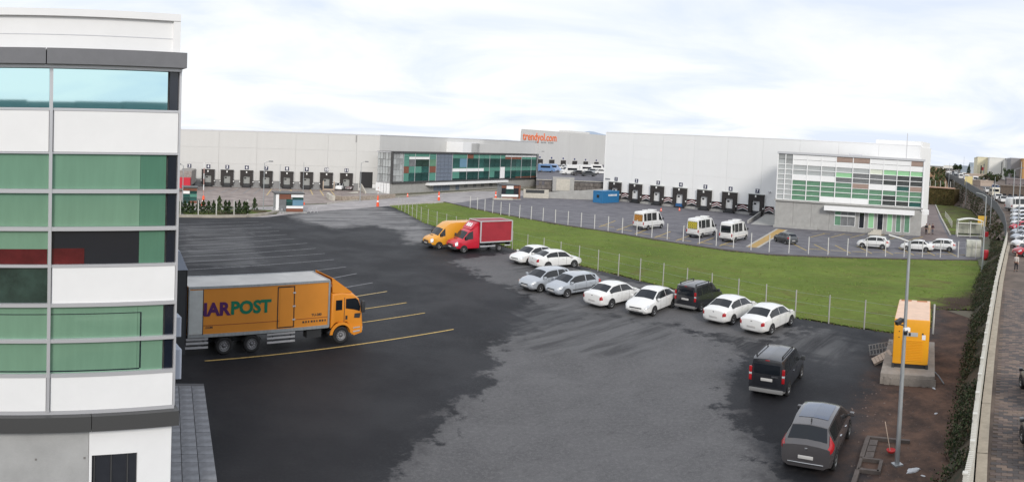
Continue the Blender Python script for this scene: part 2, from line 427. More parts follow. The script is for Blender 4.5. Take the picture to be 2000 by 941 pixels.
# --- road and lots
def asph(name, c0, c1, sc=.4, rough=.8):
    q = NT(name); s1 = q.noise(sc, 7, .65, dist=.3); s2 = q.noise(9, 6, .8); s3 = q.noise(.6, 6, .6, rot=-.3, stretch=(.15, 1, 1))
    cc = q.mix(q.ramp(s1, .3, .7), c0, c1); cc = q.mix(q.math('MULTIPLY', q.ramp(s2, .5, .75), .3), cc, tuple(min(1, x * 1.5) for x in c1))
    cc = q.mix(q.math('MULTIPLY', q.ramp(s3, .52, .7), .35), cc, tuple(x * .6 for x in c0))
    q.l(cc, q.b.inputs['Base Color']); q.b.inputs['Roughness'].default_value = rough
    q.bump(s2, .3, .01); return q.m
road_m = asph('road_asphalt', (.27, .25, .25), (.40, .375, .37))
left_m = asph('left_lot_paving', (.20, .165, .155), (.34, .29, .265))
right_m = asph('right_lot_asphalt', (.095, .092, .108), (.16, .155, .17))
def sheet(name, pts, z, m, label=None):
    o = MB().poly(pts, z, m).build(name); structure(o, label); return o
LOTL = gp([(150, 330), (150, 400), (380, 398), (560, 402), (640, 398), (660, 392), (790, 386), (960, 374), (1040, 368)]) + [(-2, 175), (-60, 165), (-110, 150)]
sheet('yard_pavement', gp([(120, 405), (345, 402), (500, 402), (640, 396), (700, 391)]) + [(-25.5, 138), (-33, 142), (-75, 128.5), (-150, 104)], -.030, left_m, 'pale brown paved goods yard before the far warehouse')
sheet('road', gp([(100, 432), (380, 432), (520, 430), (620, 418), (740, 410), (830, 408), (900, 405), (1000, 412), (1150, 392), (1210, 388), (1205, 372), (1000, 372), (900, 374), (800, 384), (700, 391), (640, 398), (500, 404), (345, 406), (100, 408)]), -.022, road_m, 'pale asphalt access road between the two yards')
sheet('lot_pavement', gp([(878, 398), (960, 414), (1100, 438), (1200, 453), (1300, 470), (1400, 484), (1500, 496), (1700, 503), (1900, 508), (1925, 500), (1900, 430), (1842, 425), (1810, 400), (1790, 396)]) + [(80, 130), (20, 152)] + gp([(1170, 386), (1060, 380), (960, 386)]), -.014, right_m, 'blue grey asphalt lot before the white warehouse')
sheet('road', gp([(1798, 470), (1855, 470), (1835, 430), (1826, 400), (1800, 398), (1790, 440)]), -.008, asph('side_paving', (.13, .10, .095), (.20, .16, .15)), 'brown paved lane beside the white warehouse')

# --- grass field between the fences
fm = NT('field_grass')
g1 = fm.noise(.10, 6, .6); g2 = fm.noise(1.3, 8, .75, rot=.6, stretch=(.6, 1, 1)); g3 = fm.noise(11, 6, .85); g4 = fm.noise(.45, 7, .7, rot=.8, stretch=(.5, 1, 1), dist=.5)
gc = fm.mix(fm.ramp(g1, .3, .7), (.108, .160, .027), (.172, .235, .044))
gc = fm.mix(fm.math('MULTIPLY', fm.ramp(g2, .38, .68), .6), gc, (.080, .115, .020))
gc = fm.mix(fm.math('MULTIPLY', fm.ramp(g4, .52, .68), fm.ramp(fm.attr('dry'), -7, 4, .12, .85)), gc, (.125, .100, .038))
gc = fm.mix(fm.math('MULTIPLY', fm.ramp(fm.noise(.28, 8, .8, rot=.75, stretch=(.35, 1, 1), dist=.8), .48, .66), .5), gc, (.16, .15, .045))
gc = fm.mix(fm.math('MULTIPLY', fm.ramp(fm.noise(3.2, 8, .85), .45, .68), .45), gc, (.065, .085, .02))
gc = fm.mix(fm.math('MULTIPLY', fm.ramp(g3, .5, .72), .45), gc, (.21, .23, .07))
gc = fm.mix(fm.ramp(fm.math('ADD', fm.attr('bare'), fm.math('MULTIPLY', fm.math('SUBTRACT', g4, .5), 9)), -1.5, 1.5), gc, (.075, .05, .035))
fm.l(gc, fm.b.inputs['Base Color']); fm.b.inputs['Roughness'].default_value = .9; fm.b.inputs['Specular IOR Level'].default_value = .15
fm.bump(fm.math('ADD', g3, g2), .9, .06)
FIELD = gp([(762, 402), (870, 396), (960, 416), (1100, 441), (1200, 456), (1300, 473), (1400, 488), (1500, 499), (1700, 506), (1908, 510), (1925, 560), (1905, 605), (1820, 604), (1817, 640), (1745, 650), (1560, 621), (1430, 591), (1300, 560), (1150, 522), (1000, 485), (830, 436), (800, 420)])
field = grid_sheet('field', -22, 60, 35, 140, .6, .045, dict(dry=[gp([(1000, 484), (1300, 525), (1500, 560), (1700, 575), (1780, 530), (1908, 515), (1905, 640), (1745, 652), (1300, 560)])],
        bare=[gp([(1815, 600), (1830, 590), (1880, 575), (1915, 560), (1925, 640), (1815, 660)])]), fm.m, keep=FIELD, keepsd=-.1,
        zfun=lambda X, Y: .03 + .05 * np.sin(X * .9 + Y * .4) * np.sin(Y * .7 - X * .3) + .02 * np.sin(X * 3.1) * np.sin(Y * 2.7))
structure(field, 'mown green field between the two post fences')

# grass tufts: geometry on the field and along its edges
def leaf_mesh(name, items, mats, parent=None, loc=(0, 0, 0)):
    """items: (x,y,z,size,kind) -> small bent faces; kind picks the material"""
    vs = []; fs = []; mi = []
    for x, y_, z, s, k in items:
        a = random.uniform(0, 2 * pi); t = random.uniform(-1, 1); ca, sa = cos(a), sin(a)
        ux, uy, uz = ca * s, sa * s, random.uniform(-.3, .3) * s
        wx, wy, wz = -sa * s * t, ca * s * t, s * sqrt(max(0, 1 - t * t * .8))
        o = len(vs)
        vs += [(x - ux * .5, y_ - uy * .5, z - uz * .5), (x + ux * .5, y_ + uy * .5, z + uz * .5), (x + ux * .35 + wx, y_ + uy * .35 + wy, z + wz), (x - ux * .35 + wx, y_ - uy * .35 + wy, z + wz)]
        fs.append((o, o + 1, o + 2, o + 3)); mi.append(k)
    me = bpy.data.meshes.new(name); me.from_pydata(vs, [], fs)
    for m in mats: me.materials.append(m)
    me.polygons.foreach_set('material_index', mi)
    return link(name, me, parent, loc)
gr_a = M('blade_light', (.20, .30, .055), .8, spec=.2); gr_b = M('blade_mid', (.13, .20, .035), .8, spec=.2); gr_c = M('blade_dry', (.26, .22, .09), .85, spec=.2)
FN = np.array(FIELD); tufts = []
rs = np.random.RandomState(3)
X = rs.uniform(FN[:, 0].min(), FN[:, 0].max(), 52000); Y = rs.uniform(FN[:, 1].min(), FN[:, 1].max(), 52000)
sd = seg_sd(X, Y, FIELD)
for x, y_, s in zip(X, Y, sd):
    if s > -.25 and (mnoise.noise(Vector((x * .25, y_ * .25, 0))) > -.15 or s < .7):
        k = random.choice((0, 1, 1, 2)) if y_ < 75 else random.choice((0, 1, 1))
        tufts.append((x, y_, .02, random.uniform(.035, .085), k))
for (ax, ay), (bx, by) in zip(FIELD[:-1], FIELD[1:]):
    L_ = hypot(bx - ax, by - ay)
    for k in range(int(L_ * 10)):
        t = random.random(); tufts.append((ax + (bx - ax) * t + random.gauss(0, .13), ay + (by - ay) * t + random.gauss(0, .13), .0, random.uniform(.05, .12), random.choice((1, 1, 2))))
o = leaf_mesh('grass', tufts, (gr_a, gr_b, gr_c)); stuff(o); tag(o, 'short green and dry grass tufts growing over the field', 'grass')

# --- kerb along the far side of the field and along the lots
def strip(pts, w, z0, z1, m, name, parent=None):
    q = MB()
    for a, b in zip(pts[:-1], pts[1:]):
        d = Vector((b[0] - a[0], b[1] - a[1], 0)); L = d.length
        if L < 1e-4: continue
        d /= L; nrm = Vector((-d.y, d.x, 0)) * (w / 2); A = Vector((a[0], a[1], 0)) - d * .02; B = Vector((b[0], b[1], 0)) + d * .02
        q.slab([(A + nrm)[:2], (A - nrm)[:2], (B - nrm)[:2], (B + nrm)[:2]], z0, z1, m)
    return q.build(name, parent)
kerb_dk = M('kerb_dark', (.09, .075, .07), .9, var=.25, vscale=2)
kerb_lt = M('kerb_light', (.42, .40, .36), .85, var=.15, vscale=2)
UP = gp([(868, 395), (960, 415), (1100, 440), (1200, 455), (1300, 472), (1400, 487), (1500, 498), (1700, 505), (1908, 509)])
structure(strip(UP, .45, -.05, .13, kerb_dk, 'kerb'), 'dark low kerb along the far edge of the field')
structure(strip(gp([(762, 401), (820, 397), (868, 394)]), .35, -.05, .13, kerb_lt, 'kerb'), 'pale kerb at the tip of the field by the road')
structure(strip(gp([(640, 398), (700, 391), (780, 384), (860, 378), (960, 371), (1035, 366)]), .3, -.05, .14, kerb_lt, 'kerb'), 'pale kerb along the road before the far office')
structure(strip(gp([(1068, 384), (1120, 381), (1170, 377)]), .25, -.05, .13, kerb_lt, 'kerb'), 'pale kerb of the narrow lawn below the stone wall')
sheet('lawn', gp([(1066, 383), (1120, 380), (1158, 377), (1158, 371), (1100, 374), (1060, 379)]), .02, gr_b, 'narrow strip of lawn below the stone wall')
# green verge behind the kerb at left, lawn by the lane at right
sheet('lawn', gp([(100, 428), (380, 423), (470, 424), (540, 418), (545, 411), (470, 409), (380, 411), (100, 416)]), .03, fm.m, 'planted verge with shrubs behind the pale kerb')
structure(strip(gp([(200, 426), (350, 424), (430, 425), (480, 424), (520, 420), (548, 414)]), .45, -.05, .35, M('verge_wall', (.36, .33, .28), .9, var=.2, vscale=1), 'kerb'), 'raised pale kerb below the row of shrubs')
sheet('lawn', gp([(1828, 401), (1862, 402), (1900, 412), (1930, 440), (1905, 462), (1872, 458), (1855, 458)]), .03, fm.m, 'lawn beside the lane at the bus shelter')
structure(strip(gp([(1827, 400), (1838, 425), (1856, 459)]), .3, -.02, .12, kerb_lt, 'kerb'), 'pale kerb of the lawn beside the lane')

# --- painted lines
yel = M('line_yellow', (.52, .36, .12), .8, var=.35, vscale=6); whi = M('line_white', (.24, .24, .25), .8, var=.4, vscale=6)
cream = M('line_cream', (.55, .42, .20), .8, var=.3, vscale=6)
def line(a, b, w, m, z=.008):
    d = Vector((b[0] - a[0], b[1] - a[1])); d.normalize(); n = Vector((-d.y, d.x)) * w / 2
    q = MB().add([(a[0] + n.x, a[1] + n.y, z), (a[0] - n.x, a[1] - n.y, z), (b[0] - n.x, b[1] - n.y, z), (b[0] + n.x, b[1] + n.y, z)], [(0, 1, 2, 3)], m)
    return structure(q.build('road_line'))
line(G(400, 705), G(886, 643), .13, yel)
for (u0, v0, u1, v1, m) in [(640, 639, 830, 611, yel), (600, 618, 794, 591, yel), (600, 593, 756, 569, cream), (560, 580, 728, 552, whi), (560, 560, 697, 534, whi),
        (540, 537, 676, 521, whi), (360, 527, 652, 507, whi), (330, 513, 635, 495, whi), (330, 503, 617, 485, whi), (330, 493, 600, 475, whi), (330, 481, 575, 466, whi),
        (330, 470, 560, 458, whi), (330, 461, 545, 451, whi), (330, 452, 530, 444, whi), (330, 445, 515, 438, whi), (330, 438, 505, 433, whi)]:
    line(G(u0, v0), G(u1, v1), .12, m)
# goods yard bays
for u0, v0, u1, v1, m in [(425, 367, 405, 375, whi), (452, 367, 432, 376, whi), (469, 367, 451, 377, whi), (489, 367, 475, 378, whi), (508, 369, 495, 379, whi), (530, 369, 521, 381, cream), (547, 371, 546, 381, cream), (568, 370, 570, 378, cream), (606, 370, 611, 380, cream), (625, 371, 632, 382, cream), (646, 372, 655, 383, cream)]:
    line(G(u0, v0), G(u1, v1), .22, m, -.02)
line(G(540, 370), G(612, 373), .2, cream, -.0195)
# lot bays by the field
yl = M('paint_ochre', (.50, .36, .10), .8, var=.3, vscale=4)
for i, (u, v) in enumerate([(1170, 441), (1204, 448), (1240, 455), (1278, 462), (1320, 468), (1362, 474), (1405, 478), (1575, 487), (1620, 490), (1661, 492), (1703, 493), (1744, 495), (1785, 496), (1826, 497), (1868, 498)]):
    a = G(u, v + 2); b = G(u + (-18 if u > 1500 else 32), v - (12 if u > 1500 else 10))
    if u > 1500: b = G(u - 30, v - 13)
    line(a, b, .16, yl, -.002)
    line(G(u + 3, v - 1), G(u + 30, v + (3 if u < 1500 else 0)), .22, yl, .001)
for u, v in [(1583, 463), (1622, 463.5), (1661, 464), (1700, 465), (1738, 467), (1775, 469)]:
    line(G(u, v), G(u + 28, v - 8 + 1), .16, yl, -.002)
for u in range(1585, 1790, 22):
    line(G(u, 454.5 + (u - 1585) * .052), G(u + 14, 454.5 + (u + 14 - 1585) * .052), .25, yl if (u // 22) % 2 else kerb_lt, .001)
# worn gold walkway with white edges
W4 = gp([(1458, 482), (1479, 484), (1537, 449), (1518, 447)])
structure(MB().poly(W4, .004, M('walk_ochre', (.42, .27, .09), .8, var=.2, vscale=3)).build('pavement_marking'), 'ochre painted walkway on the warehouse lot')
line(W4[0], W4[3], .35, kerb_lt, .010); line(W4[1], W4[2], .35, kerb_lt, .010)

# ================================================================== VEHICLES
def paint(name, c, rough=.28, coat=.8, metal=0.0):
    return M('paint_' + name, c, rough, metal, coat=coat)
P_WHITE = paint('white', (.74, .74, .73)); P_SILVER = paint('silver', (.43, .46, .50), .3, .8, .3); P_BLACK = paint('black', (.018, .019, .024)); P_GREY = paint('brown_grey', (.085, .080, .084), .25, .9, .3)
P_YEL = paint('yellow', (.72, .33, .03), .35, .4); P_RED = paint('red', (.52, .014, .035), .35, .5); P_ORANGE = paint('orange', (.74, .27, .025), .4, .4)
P_BLUE = paint('blue', (.04, .12, .35)); P_DGREY = paint('dark_grey', (.06, .065, .07)); P_CREAM = paint('cream', (.70, .66, .55))
side_dk = M('window_dark', (.018, .02, .022), .12, spec=.5)

def ring(st):
    x, zb, w, zs, zt, wt = st[:6]; sh = st[6] if len(st) > 6 else 0; cr = .025
    pts = [(0, zb), (.75 * w, zb), (.965 * w, zb + .10), (w, zb + .42 * (zs - zb)), (.985 * w, zs), (wt, zt - .035), (.62 * wt, zt), (0, zt + cr)]
    return [(x + sh * (z - zb), yy, z) for yy, z in pts]
class Shell:
    def __init__(s, stations): s.R = [[Vector(p) for p in ring(st)] for st in stations]; s.st = stations
    def pt(s, f, j, side, off=0):
        i = min(int(f), len(s.R) - 2); t = f - i; a = min(int(j), 6); q = j - a
        p = (s.R[i][a].lerp(s.R[i][a + 1], q)).lerp(s.R[i + 1][a].lerp(s.R[i + 1][a + 1], q), t)
        e1 = s.R[i + 1][a].lerp(s.R[i + 1][a + 1], q) - s.R[i][a].lerp(s.R[i][a + 1], q)
        e2 = s.R[i][a + 1].lerp(s.R[i + 1][a + 1], t) - s.R[i][a].lerp(s.R[i + 1][a], t)
        n = e1.cross(e2)
        n = n.normalized() if n.length > 1e-7 else Vector((0, 1, 0))
        if n.y < -.2 or (abs(n.y) <= .2 and n.z < 0 and a > 3): n = -n
        p = p + n * off
        return Vector((p.x, p.y * side, p.z))
    def body(s, m):
        q = MB(); n = len(s.R)
        for side in (1, -1):
            vs = [(p.x, p.y * side, p.z) for r in s.R for p in r]; fs = []
            for i in range(n - 1):
                for j in range(7):
                    f = (i * 8 + j, i * 8 + j + 1, (i + 1) * 8 + j + 1, (i + 1) * 8 + j)
                    fs.append(f if side > 0 else f[::-1])
            fs += [tuple(range(8)), tuple((n - 1) * 8 + j for j in range(8))]
            q.add(vs, fs, m, True)
        return q
    def knots(s, f0, f1, n=1):
        k = [f0] + [i for i in range(int(f0) + 1, int(math.ceil(f1))) if f0 < i < f1] + [f1]
        return k
    def patch(s, q, f0, f1, j0, j1, side, m, off=.006, fn=None):
        F_ = s.knots(f0, f1); J = s.knots(j0, j1)
        vs = []; 
        for a in F_:
            for b in J:
                vs.append(s.pt(min(a, len(s.R) - 1.0001), b, side, off))
        nj = len(J); fs = [(i * nj + k, i * nj + k + 1, (i + 1) * nj + k + 1, (i + 1) * nj + k) for i in range(len(F_) - 1) for k in range(nj - 1)]
        q.add(vs, fs if side > 0 else [f[::-1] for f in fs], m, True); return q

def wheel_meshes(r, w, rimm, truck=False):
    t = MB(); t.lathe([(r * .62, -w / 2), (r * .9, -w / 2), (r, -w * .32), (r, w * .32), (r * .9, w / 2), (r * .62, w / 2), (r * .62, -w / 2)], tyre_m, 22)
    q = MB(); k = r * .64
    q.lathe([(k, w * .42), (k * .9, w * .5), (k * .84, w * .34), (k * .8, w * .18), (0.001, w * .16)], rimm, 20)
    for i in range(10 if truck else 5):
        a = 2 * pi * i / (10 if truck else 5)
        if truck:
            q.tube((cos(a) * k * .55, w * .16, sin(a) * k * .55), (cos(a) * k * .55, w * .36, sin(a) * k * .55), .035, .03, 5, alu)
        else:
            c_, s_ = cos(a), sin(a); hw = k * .17
            q.add([(c_ * k * .12 - s_ * hw, w * .40, s_ * k * .12 + c_ * hw), (c_ * k * .12 + s_ * hw, w * .40, s_ * k * .12 - c_ * hw), (c_ * k * .88 + s_ * hw * .7, w * .44, s_ * k * .88 - c_ * hw * .7), (c_ * k * .88 - s_ * hw * .7, w * .44, s_ * k * .88 + c_ * hw * .7)], [(0, 1, 2, 3)], rimm)
    q.lathe([(k * .3, w * .2), (k * .28, w * .46), (.001, w * .48)], rimm, 12)
    return t.mesh('wheel'), q.mesh('rim')
_wm = {}
def add_wheels(root, spots, r, w, rimm=None, truck=False):
    key = (r, w, truck, rimm and rimm.name)
    if key not in _wm: _wm[key] = wheel_meshes(r, w, rimm or rim_m, truck)
    for x, yy in spots:
        o = link('wheel', _wm[key][0], root, (x, yy, r)); 
        if yy < 0: o.rotation_euler = (0, 0, pi)
        link('rim', _wm[key][1], o)

def car(spec, pm, label, cat='car', group=None, name='parked_car'):
    """spec: stations, idx (rear glass, roof.., windshield), wheels etc; returns the root"""
    root = thing(name, label, cat, group=group)
    S = Shell(spec['st']); q = S.body(pm)
    body = q.build('body', root, sharp=38)
    W = max(st[2] for st in spec['st']); zb = spec.get('zb', .2); r = spec['r']
    # arches
    for x in spec['ax']:
        for sd_ in (1, -1):
            a = MB(); n = 18; yy = sd_ * (W + .004)
            pts = [(x + (r + .06) * cos(t), yy, r + (r + .06) * sin(t)) for t in [pi * k / n for k in range(n + 1)]]
            pts += [(x - r - .06, yy, zb + .02), (x + r + .06, yy, zb + .02)]
            a.add(pts, [tuple(range(len(pts)))], black_rub); a.build('wheel_arch', root, fix=False)
    add_wheels(root, [(x, sd_ * (W - .085)) for x in spec['ax'] for sd_ in (1, -1)], r, .2, spec.get('rim'))
    # lower sill and bumpers trim
    for nm, f0, f1, j0, j1, mm in spec.get('bands', []):
        for sd_ in (1, -1): b = MB(); S.patch(b, f0, f1, j0, j1, sd_, mm, .008); b.build(nm, root)
    # glass
    for f0, f1 in [spec['ws']]:
        b = MB()
        for sd_ in (1, -1): S.patch(b, f0, f1, 5.12, 7, sd_, glass_dk, .007)
        b.build('windscreen', root)
    if 'rg' in spec:
        b = MB(); f0, f1 = spec['rg']
        for sd_ in (1, -1): S.patch(b, f0, f1, 5.15, 7, sd_, glass_dk, .007)
        b.build('rear_window', root)
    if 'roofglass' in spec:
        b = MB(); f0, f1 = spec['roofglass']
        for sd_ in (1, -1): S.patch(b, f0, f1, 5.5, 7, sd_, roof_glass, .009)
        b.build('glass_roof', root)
    for f0, f1 in spec['side']:
        for sd_ in (1, -1):
            b = MB(); S.patch(b, f0, f1, 4.10, 4.86, sd_, side_dk, .007); b.build('side_window', root)
    for f in spec.get('seams', []):
        for sd_ in (1, -1): b = MB(); S.patch(b, f, f + .018, 1.9, 4.05, sd_, dark_pl, .006); b.build('door_seam', root)
    for f in spec.get('handles', []):
        for sd_ in (1, -1):
            b = MB(); p = S.pt(f, 3.75, sd_, .02); b.box(p.x - .09, p.x + .09, p.y - .02, p.y + .02, p.z - .018, p.z + .018, spec.get('handle_m', pm)); b.build('door_handle', root)
    # mirrors
    mx, mz = spec['mir']
    for sd_ in (1, -1):
        ms = spec.get('mirs', 1.0); b = MB()
        b.cbox(mx - .07, mx + .08, sd_ * (W + .02), sd_ * (W + .20), mz - .07 * ms, mz + .08 * ms, spec.get('mir_m', pm), .03)
        b.box(mx - .02, mx + .04, sd_ * (W - .06), sd_ * (W + .05), mz - .06, mz - .02, dark_pl); b.build('mirror', root)
    # lamps
    for nm, f0, f1, j0, j1, mm in spec.get('lamps', []):
        for sd_ in (1, -1):
            b = MB(); S.patch(b, f0, f1, j0, j1, sd_, mm, .010); b.build(nm, root)
    for nm, x0, x1, y0, y1, z0, z1, mm, both in spec.get('boxes', []):
        b = MB().cbox(x0, x1, y0, y1, z0, z1, mm, min(.012, abs(x1 - x0) * .3, abs(z1 - z0) * .3)).build(nm, root)
        if both: MB().cbox(x0, x1, -y0, -y1, z0, z1, mm, min(.012, abs(x1 - x0) * .3, abs(z1 - z0) * .3)).build(nm, root)
    for t_, x, z, size, mm, fr in spec.get('texts', []):
        text('plate_text', t_, size, mm, root, (x, 0, z), (pi / 2, 0, (pi / 2 if fr else -pi / 2)), .002)
    return root

sedan = dict(
    st=[(-2.27, .42, .58, .72, .80, .50), (-2.24, .32, .72, .84, .93, .62), (-2.12, .24, .81, .90, 1.00, .70), (-1.70, .21, .860, .94, 1.05, .72), (-.95, .20, .865, .95, 1.41, .60), (-.35, .20, .865, .94, 1.485, .61),
        (.10, .20, .865, .93, 1.475, .615), (.50, .20, .865, .92, 1.42, .60), (1.32, .20, .865, .88, .97, .73), (1.80, .20, .85, .80, .88, .72), (2.10, .22, .80, .70, .76, .68), (2.24, .28, .70, .58, .64, .58), (2.29, .36, .58, .50, .54, .46)],
    r=.31, ax=(-1.27, 1.36), ws=(7.10, 7.93), rg=(3.10, 3.92), side=[(3.45, 5.20), (5.30, 7.62)], seams=(3.55, 5.22, 7.05), handles=(4.6, 6.3), mir=(1.02, .98), side_m=0,
    lamps=[('tail_lamp', .35, 1.9, 3.35, 4.15, red_lamp), ('headlight', 9.55, 11.2, 3.62, 4.75, lamp_clear)],
    boxes=[('number_plate', -2.295, -2.26, -.26, .26, .50, .61, plate_m, False), ('number_plate', 2.27, 2.305, -.26, .26, .40, .50, plate_m, False), ('grille', 2.22, 2.30, -.42, .42, .53, .60, dark_pl, False), ('air_intake', 2.20, 2.298, -.52, .52, .29, .37, dark_pl, False), ('badge', -2.27, -2.235, -.05, .05, .82, .89, chrome, False)])
hatch = dict(
    st=[(-1.98, .40, .62, .62, .70, .50), (-1.95, .30, .76, .86, .95, .62, .02), (-1.86, .24, .82, .93, 1.02, .66), (-1.50, .20, .845, .96, 1.40, .58), (-.95, .20, .845, .95, 1.485, .60), (-.2, .20, .845, .94, 1.50, .61),
        (.20, .20, .845, .92, 1.48, .605), (.50, .20, .845, .91, 1.42, .60), (1.25, .20, .845, .88, .98, .71), (1.62, .20, .83, .80, .89, .70), (1.88, .22, .78, .70, .78, .66), (2.02, .28, .66, .56, .64, .54), (2.06, .36, .56, .48, .53, .42)],
    r=.30, ax=(-1.22, 1.28), ws=(7.10, 7.93), rg=(2.15, 2.95), side=[(3.15, 4.62), (4.72, 7.62)], seams=(3.3, 4.66, 7.05), handles=(4.1, 6.0), mir=(.98, 1.0),
    bands=[('side_trim', 3.3, 7.4, 2.75, 3.05, dark_pl)],
    lamps=[('tail_lamp', 1.2, 2.6, 3.6, 4.7, red_lamp), ('headlight', 9.3, 10.9, 3.75, 5.0, lamp_clear)],
    boxes=[('number_plate', -2.0, -1.965, -.26, .26, .48, .59, plate_m, False), ('number_plate', 2.045, 2.075, -.26, .26, .40, .50, plate_m, False), ('grille', 2.0, 2.07, -.36, .36, .515, .585, dark_pl, False), ('air_intake', 1.99, 2.068, -.46, .46, .28, .37, dark_pl, False)])
mpv = dict(
    st=[(-2.10, .36, .66, .66, .74, .56), (-2.08, .27, .82, .92, 1.00, .70), (-1.98, .23, .885, .98, 1.09, .74), (-1.62, .21, .905, 1.02, 1.52, .63), (-.95, .2, .905, 1.0, 1.61, .66), (-.2, .2, .905, .98, 1.625, .67),
        (.30, .2, .905, .96, 1.59, .665), (.60, .2, .905, .95, 1.53, .65), (1.50, .2, .90, .92, 1.02, .76), (1.80, .2, .88, .84, .93, .74), (2.02, .22, .82, .72, .80, .70), (2.13, .28, .70, .58, .65, .56), (2.16, .36, .58, .50, .54, .44)],
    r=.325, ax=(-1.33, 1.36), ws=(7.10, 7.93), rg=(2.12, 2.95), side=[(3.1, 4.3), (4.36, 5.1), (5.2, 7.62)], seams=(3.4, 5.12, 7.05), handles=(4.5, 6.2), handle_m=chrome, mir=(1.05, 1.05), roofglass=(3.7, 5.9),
    bands=[('side_trim', 3.3, 7.4, 2.4, 2.75, chrome)],
    lamps=[('tail_lamp', 1.1, 2.75, 3.7, 4.75, red_lamp), ('headlight', 9.3, 10.9, 3.75, 5.0, lamp_clear)],
    boxes=[('number_plate', -2.125, -2.09, -.26, .26, .56, .67, plate_m, False), ('badge', -2.10, -2.075, -.05, .05, .84, .93, chrome, False), ('bumper_trim', -2.13, -2.09, -.62, .62, .40, .44, chrome, False), ('roof_antenna', -1.45, -1.38, -.02, .02, 1.56, 1.68, dark_pl, False)])
vanmpv = dict(
    st=[(-2.10, .30, .78, .95, 1.66, .58), (-2.07, .25, .84, 1.02, 1.76, .66), (-1.9, .21, .86, 1.05, 1.80, .70), (-1.2, .2, .86, 1.04, 1.82, .71), (-.3, .2, .86, 1.03, 1.82, .71),
        (.20, .2, .86, 1.02, 1.80, .70), (.48, .2, .86, 1.0, 1.74, .68), (1.22, .2, .86, .98, 1.08, .73), (1.70, .2, .85, .88, .98, .72), (1.95, .22, .80, .74, .84, .68), (2.09, .28, .68, .60, .68, .56), (2.13, .36, .58, .50, .56, .46)],
    r=.32, ax=(-1.28, 1.30), ws=(6.12, 6.93), side=[(2.1, 2.95), (3.1, 4.1), (4.25, 6.60)], seams=(3.05, 4.15, 6.05), handles=(3.85, 5.3), mir=(.95, 1.12), mirs=1.4, mir_m=dark_pl,
    bands=[('bumper_trim', 0, 2.0, 1.05, 2.3, M('trim_grey', (.20, .20, .20), .5))],
    lamps=[('headlight', 8.3, 9.9, 3.75, 5.0, lamp_clear)],
    boxes=[('rear_window', -2.125, -2.085, -.60, .60, 1.12, 1.56, glass_dk, False), ('tail_lamp', -2.13, -2.05, .70, .83, .78, 1.02, red_lamp, True), ('tail_lamp', -2.13, -2.05, .70, .83, 1.03, 1.12, lamp_clear, True), ('tail_lamp', -2.13, -2.05, .70, .83, 1.13, 1.40, red_lamp, True),
           ('number_plate', -2.135, -2.10, -.27, .27, .80, .93, plate_m, False), ('roof_rail', -1.8, .1, .58, .63, 1.86, 1.90, black_rub, True), ('roof_rail_foot', -1.8, -1.7, .58, .63, 1.79, 1.86, black_rub, True), ('roof_rail_foot', 0, .1, .58, .63, 1.79, 1.86, black_rub, True), ('bumper', -2.17, -2.0, -.78, .78, .30, .46, MATS['trim_grey'], False), ('brake_lamp', -2.10, -2.05, -.1, .1, 1.70, 1.74, red_lamp, False)])
minibus = dict(
    st=[(-2.95, .40, .90, 1.15, 2.42, .72), (-2.90, .32, .97, 1.2, 2.60, .80), (-2.6, .3, .99, 1.2, 2.68, .84), (-1.2, .3, .995, 1.2, 2.70, .85), (.3, .3, .995, 1.2, 2.70, .85), (1.15, .3, .995, 1.18, 2.62, .83),
        (1.45, .3, .995, 1.16, 2.45, .80), (2.28, .3, .98, 1.12, 1.28, .84), (2.62, .32, .94, .98, 1.12, .80), (2.84, .36, .86, .80, .92, .72), (2.92, .42, .76, .66, .74, .6)],
    r=.34, ax=(-1.75, 1.85), ws=(6.10, 6.95), side=[(1.3, 2.3), (2.4, 3.2), (3.3, 4.2), (4.9, 6.65)], seams=(3.25, 4.5, 6.2), handles=(4.75,), mir=(2.0, 1.5), mirs=2.0, mir_m=dark_pl,
    bands=[('side_trim', 1.0, 7.6, 2.5, 2.8, dark_pl)],
    lamps=[('headlight', 7.9, 9.2, 3.9, 5.0, lamp_clear)],
    boxes=[('tail_lamp', -2.99, -2.88, .84, .96, .80, 1.20, red_lamp, True), ('number_plate', -2.99, -2.94, -.27, .27, .66, .78, plate_m, False), ('bumper', -3.06, -2.85, -.88, .88, .36, .55, dark_pl, False), ('roof_hatch', -1.5, -.5, -.42, .42, 2.72, 2.84, P_WHITE, False), ('roof_unit', .1, 1.0, -.5, .5, 2.72, 2.86, P_WHITE, False)])

def place(root, g_rear, g_front, side, ax, halfw, scale=1.0, z=0.0):
    """put a vehicle so that its wheels on one side stand at two surveyed ground points"""
    a = Vector(g_rear); b = Vector(g_front); hd = atan2(b.y - a.y, b.x - a.x)
    mid = (a + b) / 2; lc = (ax[0] + ax[1]) / 2 * scale
    f = Vector((cos(hd), sin(hd))); l = Vector((-f.y, f.x))
    o = mid - f * lc - l * (side * halfw * scale)
    root.location = (o.x, o.y, z); root.rotation_euler = (0, 0, hd); root.scale = (scale,) * 3
    return root
def put(root, u, v, hd, scale=1.0, z=0.0):
    """centre of the vehicle on the ground seen at (u,v), heading in degrees"""
    p = G(u, v, z); root.location = (p[0], p[1], z); root.rotation_euler = (0, 0, radians(hd)); root.scale = (scale,) * 3; return root

